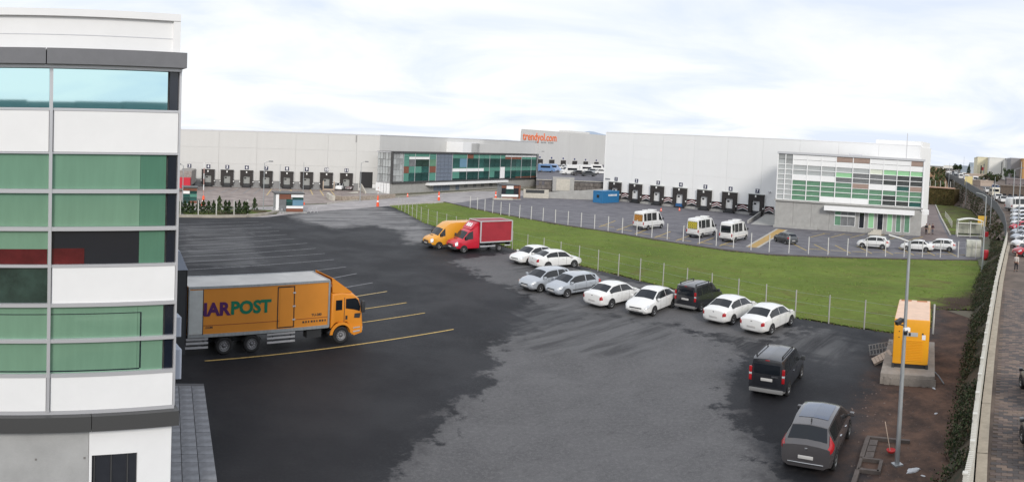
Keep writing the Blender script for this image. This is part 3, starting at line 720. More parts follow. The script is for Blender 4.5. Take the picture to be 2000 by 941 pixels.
GR = 'cars parked in a row along the field'
c1 = car(sedan, P_WHITE, 'white sedan seen from behind at the lower right end of the car row', group=GR)
put(c1, 1501, 640, 41, 1.16)
def again(src, label, u, v, hd, sc=1.16, z=0):
    c = copy_tree(src); c['label'] = label; put(c, u, v, hd, sc, z); return c
again(c1, 'white sedan seen from behind, right next to the black estate', 1428, 622, 42)
again(c1, 'white sedan seen from behind next to the right-hand silver hatchback', 1198, 592, 43)
again(c1, 'white sedan seen from behind, covering part of the rearmost white car', 1084, 521, 30)
again(c1, 'white sedan facing the camera between another white sedan and the black estate', 1274, 605, 230)
again(c1, 'white sedan facing the camera, rearmost of the row and partly hidden', 1042, 512, 222)
s1 = car(hatch, P_SILVER, 'silver hatchback facing the camera, left one of the two silver hatchbacks', group=GR)
put(s1, 1066, 563, 220, 1.17)
again(s1, 'silver hatchback with dark side trim, right one of the two silver hatchbacks', 1119, 573, 217)
v1 = car(vanmpv, P_BLACK, 'black estate with roof rails seen from behind among the white sedans', group=GR)
put(v1, 1366, 598, 45, 1.1)
v2 = copy_tree(v1); v2['label'] = 'black van-like car with roof rails standing alone near the generator'; del v2['group']
put(v2, 1519, 750, 52, 1.1)
bxo('badge', v2, -2.135, -2.10, -.52, -.22, 1.0, 1.04, chrome)
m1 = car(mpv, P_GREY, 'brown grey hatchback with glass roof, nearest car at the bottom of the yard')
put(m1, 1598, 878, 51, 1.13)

# minibuses on the warehouse lot
GM = 'white minibuses on the warehouse lot'
hz_o = M('hazard_orange', (.75, .32, .03), .5); hz_y = M('hazard_yellow', (.75, .62, .03), .5)
def bus(label, rear, mm=None):
    r = car(minibus, P_WHITE, label, 'minibus', GM, 'minibus')
    if rear == 'glass':
        MB().cbox(-3.0, -2.93, -.72, .72, 1.32, 2.25, glass_dk, .02).build('rear_window', r)
    else:
        q = MB().box(-2.99, -2.935, -.74, .74, 1.28, 2.28, dark_pl); q.build('rear_panel', r)
        k = MB()
        for i in range(30):
            for j in range(20):
                y0 = -.72 + i * .048; z0 = 1.32 + j * .046; r_c = abs(y0 + .024) / .72 + abs(z0 + .023 - 1.78) / .46
                if int(r_c * 5) % 2 == 1: k.add([(-2.995, y0, z0), (-2.995, y0 + .048, z0), (-2.995, y0 + .048, z0 + .046), (-2.995, y0, z0 + .046)], [(0, 1, 2, 3)], mm)
        stuff(k.build('hazard_chevrons', r, fix=False))
    return r
b1 = bus('white minibus with orange chevrons on its back, leftmost of the three', 'chev', hz_o); put(b1, 1268, 446, 44, 1.0)
b2 = bus('white minibus with yellow chevrons on its back, middle of the three', 'chev', hz_y); put(b2, 1371, 461, 46, 1.0)
b3 = bus('white minibus with a plain dark rear window, rightmost of the three', 'glass'); put(b3, 1434, 469, 47, 1.0)

# small cars on the lot
GL = 'white cars in the bays along the field fence'
k1 = car(hatch, P_WHITE, 'white hatchback parked alone in the bays behind the field fence', group=GL); put(k1, 1706, 484, 140, 1.12)
k2 = copy_tree(k1); k2['label'] = 'white hatchback at the right end of the bays, touching a white car'; put(k2, 1836, 489, 138, 1.12)
k3 = copy_tree(c1); k3['label'] = 'white sedan in the bays directly left of the last white hatchback'; k3['group'] = GL; put(k3, 1791, 489, 140, 1.02)
k4 = car(hatch, P_DGREY, 'dark grey hatchback beside the ochre walkway on the warehouse lot'); put(k4, 1534, 474, 100, 1.0)
k5 = car(vanmpv, P_WHITE, 'small white van parked at the last dock of the far warehouse', 'van', name='parked_van'); put(k5, 665, 371, 270, .95, -.03)
k6 = car(hatch, paint('mauve', (.22, .17, .17)), 'brown hatchback next to the small white van at the far docks'); put(k6, 685, 371, 265, .95, -.03)

# --- yellow high-roof van and red box van
hv_st = [(-2.85, .42, .92, 1.2, 2.45, .84), (-2.8, .34, .96, 1.25, 2.56, .88), (-1.5, .32, .985, 1.25, 2.60, .90), (.2, .32, .985, 1.22, 2.58, .90), (.75, .32, .985, 1.20, 2.50, .87), (1.28, .32, .985, 1.18, 2.16, .83),
         (1.40, .32, .985, 1.18, 2.05, .82), (2.05, .32, .98, 1.12, 1.30, .84), (2.50, .34, .96, 1.02, 1.16, .82), (2.74, .36, .92, .94, 1.06, .78), (2.86, .40, .85, .86, .94, .72), (2.90, .44, .80, .78, .84, .66)]
hivan = dict(st=hv_st, r=.34, ax=(-1.7, 1.95), ws=(6.12, 6.96), side=[(5.05, 6.72)], seams=(3.3, 4.9), handles=(4.8,), mir=(1.75, 1.45), mirs=2.2, mir_m=dark_pl,
    lamps=[('headlight', 8.35, 9.9, 3.2, 4.9, lamp_clear)],
    boxes=[('bumper', 2.62, 2.96, -.90, .90, .36, .62, dark_pl, False), ('grille', 2.86, 2.93, -.48, .48, .66, .80, dark_pl, False), ('number_plate', 2.95, 2.98, -.26, .26, .50, .60, plate_m, False), ('bonnet_vent', 2.2, 2.3, -.45, .1, 1.25, 1.29, dark_pl, False)])
yv = car(hivan, P_YEL, 'yellow high-roof delivery van facing the camera at the top of the row', 'van', 'delivery vans at the top of the row', 'delivery_van'); put(yv, 883, 482, 213, 1.12)
bv_st = [(.28, .32, .985, 1.2, 2.50, .86), (.55, .32, .985, 1.20, 2.48, .86), (1.1, .32, .985, 1.19, 2.16, .83)] + hv_st[6:]
cabv = dict(st=bv_st, r=.34, ax=(1.95,), ws=(3.12, 3.96), side=[(1.75, 3.72)], seams=(.9,), handles=(1.4,), mir=(1.75, 1.45), mirs=2.2, mir_m=dark_pl,
    lamps=[('headlight', 5.35, 6.9, 3.2, 4.9, lamp_clear)],
    boxes=[('bumper', 2.62, 2.96, -.90, .90, .36, .62, dark_pl, False), ('grille', 2.86, 2.93, -.48, .48, .66, .80, dark_pl, False), ('number_plate', 2.95, 2.98, -.26, .26, .50, .60, plate_m, False), ('bonnet_vent', 2.2, 2.3, -.45, .1, 1.25, 1.29, dark_pl, False)])
rv = car(cabv, P_RED, 'red box van with grey-framed red box beside the yellow van', 'van', 'delivery vans at the top of the row', 'box_van')
red_box = M('red_tarpaulin', (.33, .022, .035), .7, var=.12, vscale=.8); red_top = M('red_roof', (.30, .06, .08), .6, var=.3, vscale=.9)
q = MB(); q.box(-3.35, .25, -1.08, 1.08, .98, 2.96, red_box); q.box(-3.33, .23, -1.06, 1.06, 2.96, 2.98, red_top); q.build('cargo_box', rv)
q = MB()
for yy in (-1.1, 1.1):
    q.box(-3.38, .28, yy - .04, yy + .04, .90, 1.02, alu); q.box(-3.38, .28, yy - .03, yy + .03, 2.93, 3.02, alu)
    for x in (-3.36, .24): q.box(x - .06, x + .06, yy - .045, yy + .045, 1.0, 2.95, alu)
for x in (-3.36, .26): q.box(x - .03, x + .03, -1.1, 1.1, 2.93, 3.02, alu)
q.build('box_frame', rv)
q = MB(); q.box(-3.3, .4, -.45, -.35, .62, .86, dark_pl); q.box(-3.3, .4, .35, .45, .62, .86, dark_pl); q.box(-3.3, -3.2, -1, 1, .55, .9, dark_pl); q.build('chassis', rv)
add_wheels(rv, [(-2.0, .93), (-2.0, -.93)], .34, .22, steel_rim)
for yy in (-1.04, 1.04): bxo('side_guard', rv, -1.5, .2, yy - .02, yy + .02, .50, .62, alu); bxo('side_guard', rv, -3.3, -2.6, yy - .02, yy + .02, .50, .62, alu)
q = MB(); q.prism([(.30, 2.46), (.30, 2.86), (.62, 2.80), (1.18, 2.2)], -.80, .80, P_RED); q.build('wind_deflector', rv)
for i, (yy, w) in enumerate([(-.42, .28), (-.08, .30), (.27, .24)]):
    q = MB().add([(.70, yy - w / 2, 2.735), (.70, yy + w / 2, 2.735), (.98, yy + w / 2 + .05, 2.43), (.98, yy - w / 2 + .05, 2.43)], [(0, 1, 2, 3)], text_white); q.build('deflector_lettering', rv)
put(rv, 930, 489, 214, 1.12)

# --- the big orange truck at the dock
truck = thing('box_truck', 'orange rigid truck with lettered cargo box backed up to the dock', 'truck')
or_side = M('orange_box_side', (.66, .25, .03), .5, var=.05, vscale=.5); roof_w = M('box_roof', (.50, .49, .47), .6, var=.16, vscale=.5, bump=.1)
XB0, XB1 = -4.4, 3.75
q = MB(); q.box(XB0, XB1, -1.25, 1.25, 1.15, 3.72, or_side); q.build('cargo_box', truck)
q = MB(); q.box(XB0 + .02, XB1 - .02, -1.24, 1.24, 3.72, 3.76, roof_w); q.build('box_roof', truck)
q = MB()
for yy in (-1.26, 1.26):
    q.box(XB0, XB1 + .02, yy - .03, yy + .03, 3.66, 3.79, galv); q.box(XB0, XB1 + .02, yy - .03, yy + .03, 1.05, 1.22, galv)
    q.box(XB1 - .05, XB1 + .05, yy - .035, yy + .035, 1.1, 3.7, galv); q.box(XB0, XB0 + .08, yy - .035, yy + .035, 1.1, 3.7, galv)
q.box(XB1 + .0, XB1 + .05, -1.25, 1.25, 3.68, 3.79, galv); q.build('box_frame', truck)
q = MB(); q.box(XB0 + .05, XB0 + .78, -1.31, -1.285, 1.24, 3.60, M('pale_door', (.52, .54, .53), .5, var=.08)); q.build('rear_door', truck)
q = MB(); q.box(XB0 + .78, XB0 + .82, -1.32, -1.285, 1.2, 3.64, dark_pl); q.build('door_edge', truck)
purple = M('letter_purple', (.075, .012, .10), .5); green_l = M('letter_green', (.0, .16, .085), .5)
text('lettering', 'NAR', .96, purple, truck, (-2.12, -1.268, 2.50), (pi / 2, 0, 0), .004, bold=.04, align='RIGHT')
text('lettering', 'POST', .96, green_l, truck, (-2.06, -1.268, 2.52), (pi / 2, 0, 0), .004, bold=.04, align='LEFT')
text('small_lettering', 'TU-280', .20, dark_pl, truck, (3.0, -1.256, 1.85), (pi / 2, 0, 0), .003, bold=.006)
text('small_lettering', '.COM', .17, dark_pl, truck, (-3.25, -1.256, 1.56), (pi / 2, 0, 0), .003, bold=.006)
q = MB()
for i in range(9): q.box(2.15 + i * .17, 2.26 + i * .17 - (i % 3) * .02, -1.262, -1.25, 1.44, 1.55, dark_pl)
stuff(q.build('small_lettering', truck))
q = MB(); q.box(-3.55, 3.68, -1.258, -1.25, 1.66, 1.69, M('stripe_brown', (.25, .06, .02), .6)); q.build('stripe', truck)
# side door
q = MB()
for x in (.62, 1.59): q.box(x, x + .05, -1.275, -1.25, 1.3, 3.55, black_rub)
q.box(.62, 1.64, -1.275, -1.25, 3.52, 3.58, black_rub); q.box(.62, 1.64, -1.275, -1.25, 1.27, 1.32, black_rub); q.build('side_door_frame', truck)
q = MB(); q.box(.77, 1.57, -1.266, -1.25, 1.33, 3.5, or_side); q.build('side_door', truck)
for z in (1.7, 2.45, 3.2): bxo('hinge', truck, 1.52, 1.69, -1.30, -1.27, z - .04, z + .04, alu)
# frame and running gear
q = MB(); q.box(XB0 + .1, 5.6, -.50, -.38, .75, 1.05, dark_pl); q.box(XB0 + .1, 5.6, .38, .50, .75, 1.05, dark_pl)
for x in (-3.3, -1, 1, 3): q.box(x, x + .12, -1.15, 1.15, .98, 1.10, dark_pl)
q.box(-3.0, -.6, -.35, .35, .45, .6, dark_pl); q.box(.9, 2.2, .55, 1.15, .45, .98, dark_pl); q.box(2.5, 3.4, -1.1, -.6, .5, .98, dark_pl); q.build('chassis', truck)
add_wheels(truck, [(x, yy) for x in (-2.35, -.78) for yy in (-1.08, 1.08)], .50, .30, steel_rim, True)
add_wheels(truck, [(4.62, -1.08), (4.62, 1.08)], .50, .28, steel_rim, True)
for x0, x1 in ((-5.0, -3.25), (.1, 1.75)):
    for yy in (-1.17, 1.17):
        for z in (.42, .66, .88): bxo('side_guard', truck, x0, x1, yy - .02, yy + .02, z, z + .11, alu)
        for x in (x0 + .3, x1 - .3): bxo('guard_bracket', truck, x, x + .06, yy - .015, yy + .04, .42, 1.1, dark_pl)
for x in (-2.35, -.78):
    for yy in (-1.1, 1.1):
        q = MB()
        for k in range(8):
            a0, a1 = pi * (.1 + .1 * k), pi * (.2 + .1 * k)
            q.add([(x + .56 * cos(a), yy + s, .50 + .56 * sin(a)) for a in (a0, a1) for s in (-.18, .18)], [(0, 1, 3, 2)], dark_pl)
        q.build('mudguard', truck, fix=False)
# cab: side profile extruded, rounded front
cab = MB(); prof = [(3.95, .95), (3.95, 2.95), (4.6, 3.0), (5.35, 2.86), (5.72, 2.55), (5.95, 1.75), (6.02, 1.05), (6.02, .55), (5.45, .42), (5.36, .50), (5.22, .98), (4.95, 1.22), (4.30, 1.22), (3.98, 1.0)]
bm = bmesh.new(); vv = [bm.verts.new((x, -1.2, z)) for x, z in prof]; f = bm.faces.new(vv)
r_ = bmesh.ops.extrude_face_region(bm, geom=[f]); 
for g_ in r_['geom']:
    if isinstance(g_, bmesh.types.BMVert): g_.co.y = 1.2
bmesh.ops.recalc_face_normals(bm, faces=bm.faces[:])
es = [e for e in bm.edges if abs(e.verts[0].co.y - e.verts[1].co.y) < .01 and max(e.verts[0].co.z, e.verts[1].co.z) > 1.0 and min(e.verts[0].co.x, e.verts[1].co.x) > 3.9]
bmesh.ops.bevel(bm, geom=es, offset=.12, segments=3, affect='EDGES', profile=.55)
me = bpy.data.meshes.new('cab'); bm.to_mesh(me); bm.free(); me.materials.append(P_ORANGE)
me.polygons.foreach_set('use_smooth', [True] * len(me.polygons)); me.set_sharp_from_angle(angle=radians(40)); link('cab', me, truck)
for sd_ in (-1, 1):
    yy = sd_ * 1.205
    def flat(name, pts, m, off=0.0, par=truck):
        a = yy + sd_ * off; q = MB(); n = len(pts); b = a + sd_ * .02
        q.add([(x, a, z) for x, z in pts] + [(x, b, z) for x, z in pts], [tuple(range(n)), tuple(range(n, 2 * n))] + [(i, (i + 1) % n, (i + 1) % n + n, i + n) for i in range(n)], m); return q.build(name, par)
    flat('side_window', [(4.22, 1.98), (4.62, 1.98), (4.62, 2.56), (4.22, 2.56)], glass_dk)
    w_ = flat('side_window', [(4.86, 2.05), (5.35, 1.95), (5.78, 1.82), (5.80, 2.05), (5.66, 2.45), (5.5, 2.60), (4.86, 2.60)], glass_dk)
    flat('door_seam', [(4.76, 1.15), (4.79, 1.15), (4.79, 2.68), (4.76, 2.68)], dark_pl, -.012)
    flat('air_intake', [(5.42, 1.45), (5.78, 1.42), (5.84, 1.70), (5.45, 1.70)], dark_pl)
    flat('door_handle', [(4.86, 1.40), (4.98, 1.40), (4.98, 1.62), (4.86, 1.62)], black_rub)
    flat('step_panel', [(5.28, .50), (5.95, .58), (5.97, 1.02), (5.2, 1.02)], P_ORANGE, .01)
    flat('step', [(5.36, .62), (5.80, .64), (5.80, .72), (5.36, .70)], alu, .04); flat('step', [(5.36, .84), (5.80, .86), (5.80, .92), (5.36, .90)], alu, .04)
    q = MB()   # wheel arch lip
    n = 12; a_ = [pi * (.02 + .96 * k / n) for k in range(n + 1)]
    vs = [(4.62 + rr * cos(t), yy + sd_ * o, .55 + rr * sin(t) * .98) for t in a_ for rr, o in ((.58, .06), (.74, .06), (.74, -.02), (.58, -.3))]
    q.add(vs, [(i * 4 + k, i * 4 + (k + 1) % 4, (i + 1) * 4 + (k + 1) % 4, (i + 1) * 4 + k) for i in range(n) for k in range(4)], P_ORANGE, False); q.build('wheel_arch', truck)
    q = MB().cbox(5.78, 5.98, yy + sd_ * .08, yy + sd_ * .30, 1.78, 2.45, dark_pl, .04); q.tube((5.8, yy, 2.5), (5.88, yy + sd_ * .2, 2.42), .03, m=dark_pl); q.build('mirror', truck)
    q = MB().cbox(5.90, 6.06, sd_ * .75, sd_ * 1.12, .62, .86, lamp_clear, .02); q.build('headlight', truck)
    q = MB(); q.prism([(4.0, 3.0), (5.25, 2.92), (5.0, 3.05), (3.95, 3.85)], yy - sd_ * .08, yy - sd_ * .02, P_ORANGE); q.build('deflector_side', truck)
q = MB(); q.add([(5.42, -1.0, 2.84), (5.42, 1.0, 2.84), (5.76, 1.05, 2.50), (5.76, -1.05, 2.50), (5.99, -1.08, 1.80), (5.99, 1.08, 1.80)], [(3, 2, 5, 4)], glass_dk); q.build('windscreen', truck)
q = MB(); q.add([(3.95, -1.15, 3.88), (3.95, 1.15, 3.88), (5.35, 1.0, 2.90), (5.35, -1.0, 2.90), (3.95, -1.15, 3.82), (3.95, 1.15, 3.82), (5.3, 1.0, 2.86), (5.3, -1.0, 2.86)], [(0, 1, 2, 3), (4, 5, 6, 7), (0, 1, 5, 4), (1, 2, 6, 5), (3, 0, 4, 7)], P_ORANGE); q.build('wind_deflector', truck)
bxo('grille', truck, 6.0, 6.04, -.8, .8, 1.1, 1.6, dark_pl); bxo('number_plate', truck, 6.03, 6.06, -.27, .27, .45, .57, plate_m)
truck_a = Vector(G(438, 692)); truck_b = Vector(G(668, 672))
TH = radians(41)
f_ = Vector((cos(TH), sin(TH))); l_ = Vector((-f_.y, f_.x))
TS = 1.0
tm = (truck_a + truck_b) / 2
to = tm - f_ * ((-2.0 + 4.35) / 2 * TS) + l_ * 1.2 * TS
truck.location = (to.x, to.y, 0); truck.rotation_euler = (0, 0, TH); truck.scale = (TS,) * 3

# ================================================================== BUILDINGS
def glass(name, c, rough=.12, spec=.7, metal=0.0, var=0.06, vs=.5):
    return M(name, c, rough, metal, var=var, vscale=vs, spec=spec)
g_curtain = M('glass_green_curtain', (.21, .37, .26), .05, .2, var=.07, vscale=.9, stretch=(2.6, 1, .35), spec=.8); g_curtain2 = M('glass_green_curtain_dark', (.11, .25, .17), .05, .2, var=.08, vscale=1.2, stretch=(3, 1, .3), spec=.8)
g_dark = glass('glass_dark', (.018, .02, .026), .08); g_corner = glass('glass_corner', (.012, .016, .026), .1)
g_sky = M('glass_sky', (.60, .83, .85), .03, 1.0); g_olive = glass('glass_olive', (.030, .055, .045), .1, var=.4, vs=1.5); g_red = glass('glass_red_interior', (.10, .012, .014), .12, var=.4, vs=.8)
g_teal = glass('glass_teal', (.10, .27, .215), .2); g_tdark = glass('glass_teal_dark', (.022, .065, .060), .15, var=.4, vs=.3); g_tmid = glass('glass_teal_mid', (.03, .10, .09), .15, var=.4, vs=.3)
g_lblue = glass('glass_light_blue', (.15, .28, .38), .15); g_bluegrey = glass('glass_blue_grey', (.16, .19, .24), .25, var=.15)
g_ltgrey = glass('glass_light_grey', (.42, .44, .44), .2, var=.12); g_midgrey = glass('glass_mid_grey', (.17, .175, .18), .2, var=.3, vs=.8); g_brown = M('panel_brown', (.20, .075, .045), .6, var=.08)
g_tan = M('panel_tan', (.33, .24, .20), .6, var=.08); g_cream = M('panel_cream', (.68, .72, .60), .3); g_grn = glass('glass_green', (.13, .26, .17), .2, var=.2, vs=.7); g_lgrn = glass('glass_light_green', (.30, .58, .32), .25)
g_grey_inner = M('panel_inner', (.30, .31, .31), .6)

g_lat = glass('glass_lattice', (.30, .31, .31), .2, var=.2)
# ---------------------------------------------------------------- near office at the left
NH = radians(44)
cR = 18.8; NC = atR(349, cR)
near = thing('office_building', 'white and green glazed office front close by at the left edge of the view', 'building', NC, NH)
def nx(u, v=450): return onplane(u, v, NC, NH)[0]
def nz(v, u=220): return onplane(u, v, NC, NH)[1]
xm = nx(97.5, 420); xc = nx(325.5, 420); xg = nx(275, 420); xL = -16.0
rows = dict(top=nz(20), pt=nz(34), ct=nz(99), cb=nz(129), w1t=nz(135), w1b=nz(213), s1t=nz(217), s1b=nz(298), a1t=nz(301), a1b=nz(370), a2t=nz(377), a2b=nz(443), a3t=nz(450), a3b=nz(516), s2t=nz(521), s2b=nz(591), b1t=nz(597), b1b=nz(660), b2t=nz(666), b2b=nz(727), s3t=nz(733), s3b=nz(799), dct=nz(805), dcb=nz(834))
R_ = rows
q = MB(); q.box(xL - 4, -.02, .14, 20, 0, R_['ct'], concrete_dk); q.build('core', near)     # solid behind the skin
q = MB(); q.box(xL - 4, -.12, .10, 20, R_['ct'] - .02, R_['pt'], white_panel); q.build('parapet', near)
q = MB(); q.box(xL - 4, -.02, .0, 20.1, R_['pt'], R_['top'], white_panel); q.box(-.22, -.02, .02, 20.1, R_['ct'], R_['pt'], white_panel); q.build('parapet_coping', near)
for i, z in enumerate((nz(70),)): bxo('panel_joint', near, xL, -.22, .094, .12, z, z + .015, alu)
# cornice in two pieces with a joint
xj = nx(89, 115)
for a, b in ((xL, xj - .015), (xj + .015, .10)): bxo('cornice', near, a, b, -.30, .4, R_['cb'], R_['ct'], grey_cornice)
bxo('cornice_soffit', near, .0, .08, .4, 12, R_['cb'] + .05, R_['ct'] - .01, grey_cornice)
bxo('cornice_trim', near, xL, .02, -.10, .05, R_['w1t'] - .01, R_['cb'], alu)
# panes (x0,x1, zt,zb, material)
def pane(x0, x1, zt, zb, m, nm='window_pane', y0=.06, y1=.12):
    return bxo(nm, near, x0 + .03, x1 - .03, y0, y1, R_[zb] + .01, R_[zt] - .01, m)
for zt, zb, ml, ma, mb in [('w1t', 'w1b', g_sky, g_sky, g_sky), ('a1t', 'a1b', g_curtain, g_curtain, g_curtain2), ('a2t', 'a2b', g_curtain, g_curtain, g_curtain2), ('a3t', 'a3b', g_curtain, g_dark, g_curtain2), ('b1t', 'b1b', g_curtain, g_curtain, g_curtain), ('b2t', 'b2b', g_curtain, g_curtain, g_curtain)]:
    pane(xL, xm - 5.0, zt, zb, ml); pane(xm - 5.0, xm, zt, zb, ml)
    pane(xm, xg if zt != 'w1t' else xc, zt, zb, ma)
    if zt != 'w1t': pane(xg - .05, xc, zt, zb, mb)
    pane(xc, -.02, zt, zb, g_corner, 'corner_pane')
R_['r1'] = nz(487, 50); R_['a3x'] = R_['a3b']
bxo('interior_blind', near, xL, xm - .06, .045, .062, R_['a3b'] + .01, R_['r1'], g_red)
bxo('interior_blind', near, xm + .06, nx(165, 500), .045, .062, R_['a3b'] + .01, R_['a3b'] + .45, g_red)
pane(xL, xm, 's2t', 's2b', g_olive)
for zt, zb, xs in [('s1t', 's1b', ((xL, xm - .04), (xm + .04, -.02))), ('s2t', 's2b', ((xm + .04, -.02),)), ('s3t', 's3b', ((xL, xm - .04), (xm + .04, -.02)))]:
    for a, b in xs: bxo('spandrel_panel', near, a + .03, b - .02, .0, .12, R_[zb] + .01, R_[zt] - .01, white_panel)
# curtain outline lines in the lower storey
lx1 = nx(274, 640)
bxo('curtain_edge', near, xm + .06, lx1, .05, .062, nz(612) - .02, nz(612), g_corner); bxo('curtain_edge', near, lx1, lx1 + .04, .05, .062, nz(722), nz(612), g_corner); bxo('curtain_edge', near, xL, lx1, .048, .062, nz(722) - .03, nz(722), g_corner)
bxo('curtain_edge', near, xL, xm - .06, .05, .062, nz(612) - .02, nz(612), g_corner)
# frames
def bar(x0, x1, z0, z1, d=.05): bxo('transom', near, x0, x1, -d, .10, z0, z1, alu)
for a, b in (('w1b', 's1t'), ('s1b', 'a1t'), ('a1b', 'a2t'), ('a2b', 'a3t'), ('a3b', 's2t'), ('s2b', 'b1t'), ('b1b', 'b2t'), ('b2b', 's3t'), ('s3b', 'dct')):
    bar(xL, .02, R_[b] - .005, R_[a] + .005, .04 if a in ('a1b', 'a2b', 'b1b', 's2b') else .015)
bxo('mullion', near, xm - .045, xm + .045, -.055, .10, R_['s3b'], R_['w1t'], alu)
bxo('mullion', near, xm - 5.045, xm - 4.955, -.055, .10, R_['s3b'], R_['w1t'], alu)
bxo('corner_post', near, -.03, .03, -.03, .12, R_['s3b'], R_['w1t'], alu)
bxo('lower_cornice', near, xL, nx(177, 820) - .01, -.22, .3, R_['dcb'], R_['dct'], dark_cornice); bxo('lower_cornice', near, nx(177, 820) + .01, .12, -.22, .3, R_['dcb'], R_['dct'], dark_cornice)
# ground storey
xcw = nx(174, 880); xd0 = nx(179, 915); xd1 = nx(268, 915); zdoor = nz(887, 220)
conc_w = M('concrete_wall', (.40, .40, .395), .75, var=.10, vscale=1.0, bump=.08)
bxo('concrete_wall', near, xL, xcw - .01, .02, .3, 0, R_['dcb'], conc_w)
for zz in (zdoor, zdoor - .95):
    for uu in (70, 165): bxo('tie_hole', near, nx(uu, 905) - .03, nx(uu, 905) + .03, .012, .03, zz - .1, zz - .04, concrete_dk)
bxo('white_wall', near, xcw, xd0, .0, .3, 0, R_['dcb'], white_panel); bxo('white_wall', near, xd0, xd1, .0, .3, zdoor, R_['dcb'], white_panel); bxo('white_wall', near, xd1, -.04, .0, .3, 0, R_['dcb'], white_panel)
bxo('entrance_glass', near, xd0, xd1, .10, .16, 0, zdoor, g_dark)
for t in (.05, .42, .78): bxo('entrance_frame', near, xd0 + (xd1 - xd0) * t, xd0 + (xd1 - xd0) * t + .03, .06, .11, 0, zdoor, dark_cornice)
# dock side wall (runs away from the corner), boxes and dock shelters on it
q = MB(); q.box(-.30, -.02, .15, 55, 0, R_['dcb'], white_panel); q.build('side_wall', near)
bxo('wall_unit', near, .02, .27, .3, .75, nz(664, 349), nz(626, 349), M('unit_blue_grey', (.42, .46, .54), .6)); bxo('wall_unit', near, .02, .30, .3, .9, nz(748, 349), nz(690, 349), MATS['unit_blue_grey'])
dk_side = M('dock_side', (.035, .038, .042), .6); dk_top = M('dock_top', (.34, .38, .46), .5)
_tl = near.matrix_world
def near_loc(p):
    dx, dy = p[0] - NC[0], p[1] - NC[1]; return dx * cos(NH) + dy * sin(NH), -dx * sin(NH) + dy * cos(NH)
tx, ty = near_loc((truck.location.x, truck.location.y))
for i in range(5):
    yc = ty + i * 4.6
    D = tx - 4.6 - .15
    q = MB(); q.box(0, D - .1, yc - 1.95, yc - 1.7, .5, 4.9, dk_side); q.box(0, D - .1, yc + 1.7, yc + 1.95, .5, 4.9, dk_side)
    q.prism([(0, 4.9), (D - .05, 4.9), (D - .5, 5.9), (0, 5.9)], yc - 1.98, yc + 1.98, dk_top)
    d_ = q.build('loading_dock', near)
    bxo('shelter_curtain', d_, D - .14, D - .06, yc - 1.95, yc - 1.28, 1.0, 4.9, black_rub); bxo('shelter_curtain', d_, D - .14, D - .06, yc + 1.28, yc + 1.95, 1.0, 4.9, black_rub); bxo('shelter_curtain', d_, D - .14, D - .06, yc - 1.28, yc + 1.28, 3.8, 4.9, black_rub)
# paved strip along this wall
slab_m = M('slab_grey', (.24, .245, .26), .85, var=.28, vscale=1.5, bump=.2); joint_m = M('slab_joint', (.12, .12, .125), .95)
fpA = G(424, 941); fp = thing('footpath', 'grey slab strip at the foot of the near office side wall', 'footpath', fpA, radians(29.6)); del fp['category']; fp['kind'] = 'structure'
bxo('bedding', fp, -3.0, 0, -9, 8.8, .0, .03, joint_m)
nxs = 5; sw = .6
sl_me = [MB().cbox(-sw / 2 + .012, sw / 2 - .012, -.29, .29, 0, .05 + k * .006, slab_m, .008).mesh('slab') for k in range(3)]
yy = -8.7
while yy < 8.6:
    for k in range(nxs): link('slab', random.choice(sl_me), fp, (-sw * (k + .5), yy, .028))
    yy += .6

# ---------------------------------------------------------------- helper: dock with shelter on a wall, local x along wall, y into wall
sign_navy = M('sign_navy', (.02, .025, .07), .5)
def number_sign(par, x, z, s, y=-.06):
    bxo('sign_board', par, x - .42, x + .42, y, y + .05, z - .42, z + .42, sign_navy)
    text('sign_number', s, .80, text_white, par, (x, y - .008, z), (pi / 2, 0, 0), .004, bold=.035)
dark_shelter = M('dock_shelter', (.035, .031, .030), .8, var=.15); dock_grey = M('dock_panel', (.30, .31, .30), .5); dock_white = M('dock_door_white', (.72, .72, .71), .5)
lamp_w = M('dock_lamp', (.8, .8, .78), .4)
def dock(par, x, z0, w, h, door_m, num, wht=True, bumper=dark_pl):
    d = MB(); fw = w * .24
    d.box(x - w / 2, x - w / 2 + fw, -.55, 0, z0 + .5, z0 + h, dark_shelter); d.box(x + w / 2 - fw, x + w / 2, -.55, 0, z0 + .5, z0 + h, dark_shelter)
    d.box(x - w / 2 + fw, x + w / 2 - fw, -.55, 0, z0 + h * .70, z0 + h, dark_shelter); d.box(x - w / 2 - .05, x + w / 2 + .05, -.65, 0, z0 + h, z0 + h + .12, dock_grey if wht else dark_shelter)
    D = d.build('loading_dock', par)
    bxo('dock_door', D, x - w / 2 + fw, x + w / 2 - fw, -.10, -.03, z0 + .9, z0 + h * .70, door_m)
    bxo('door_window', D, x - w * .18, x - w * .02, -.12, -.1, z0 + h * .52, z0 + h * .60, black_rub)
    bxo('dock_lamp', D, x - .13, x + .13, -.75, -.6, z0 + h * .88, z0 + h * .98, lamp_w)
    bxo('dock_bumper', D, x - w * .36, x + w * .36, -.7, -.03, z0 + .0, z0 + .28, black_rub); bxo('dock_leveller', D, x - w * .28, x + w * .28, -.35, -.03, z0 + .28, z0 + .85, bumper)
    for s_ in (-1, 1): bxo('dock_light', D, x + s_ * (w / 2 + .08) - .1, x + s_ * (w / 2 + .08) + .1, -.7, -.5, z0 + h * .33, z0 + h * .39, lamp_w)
    number_sign(D, x, z0 + h + .72, num)
    return D

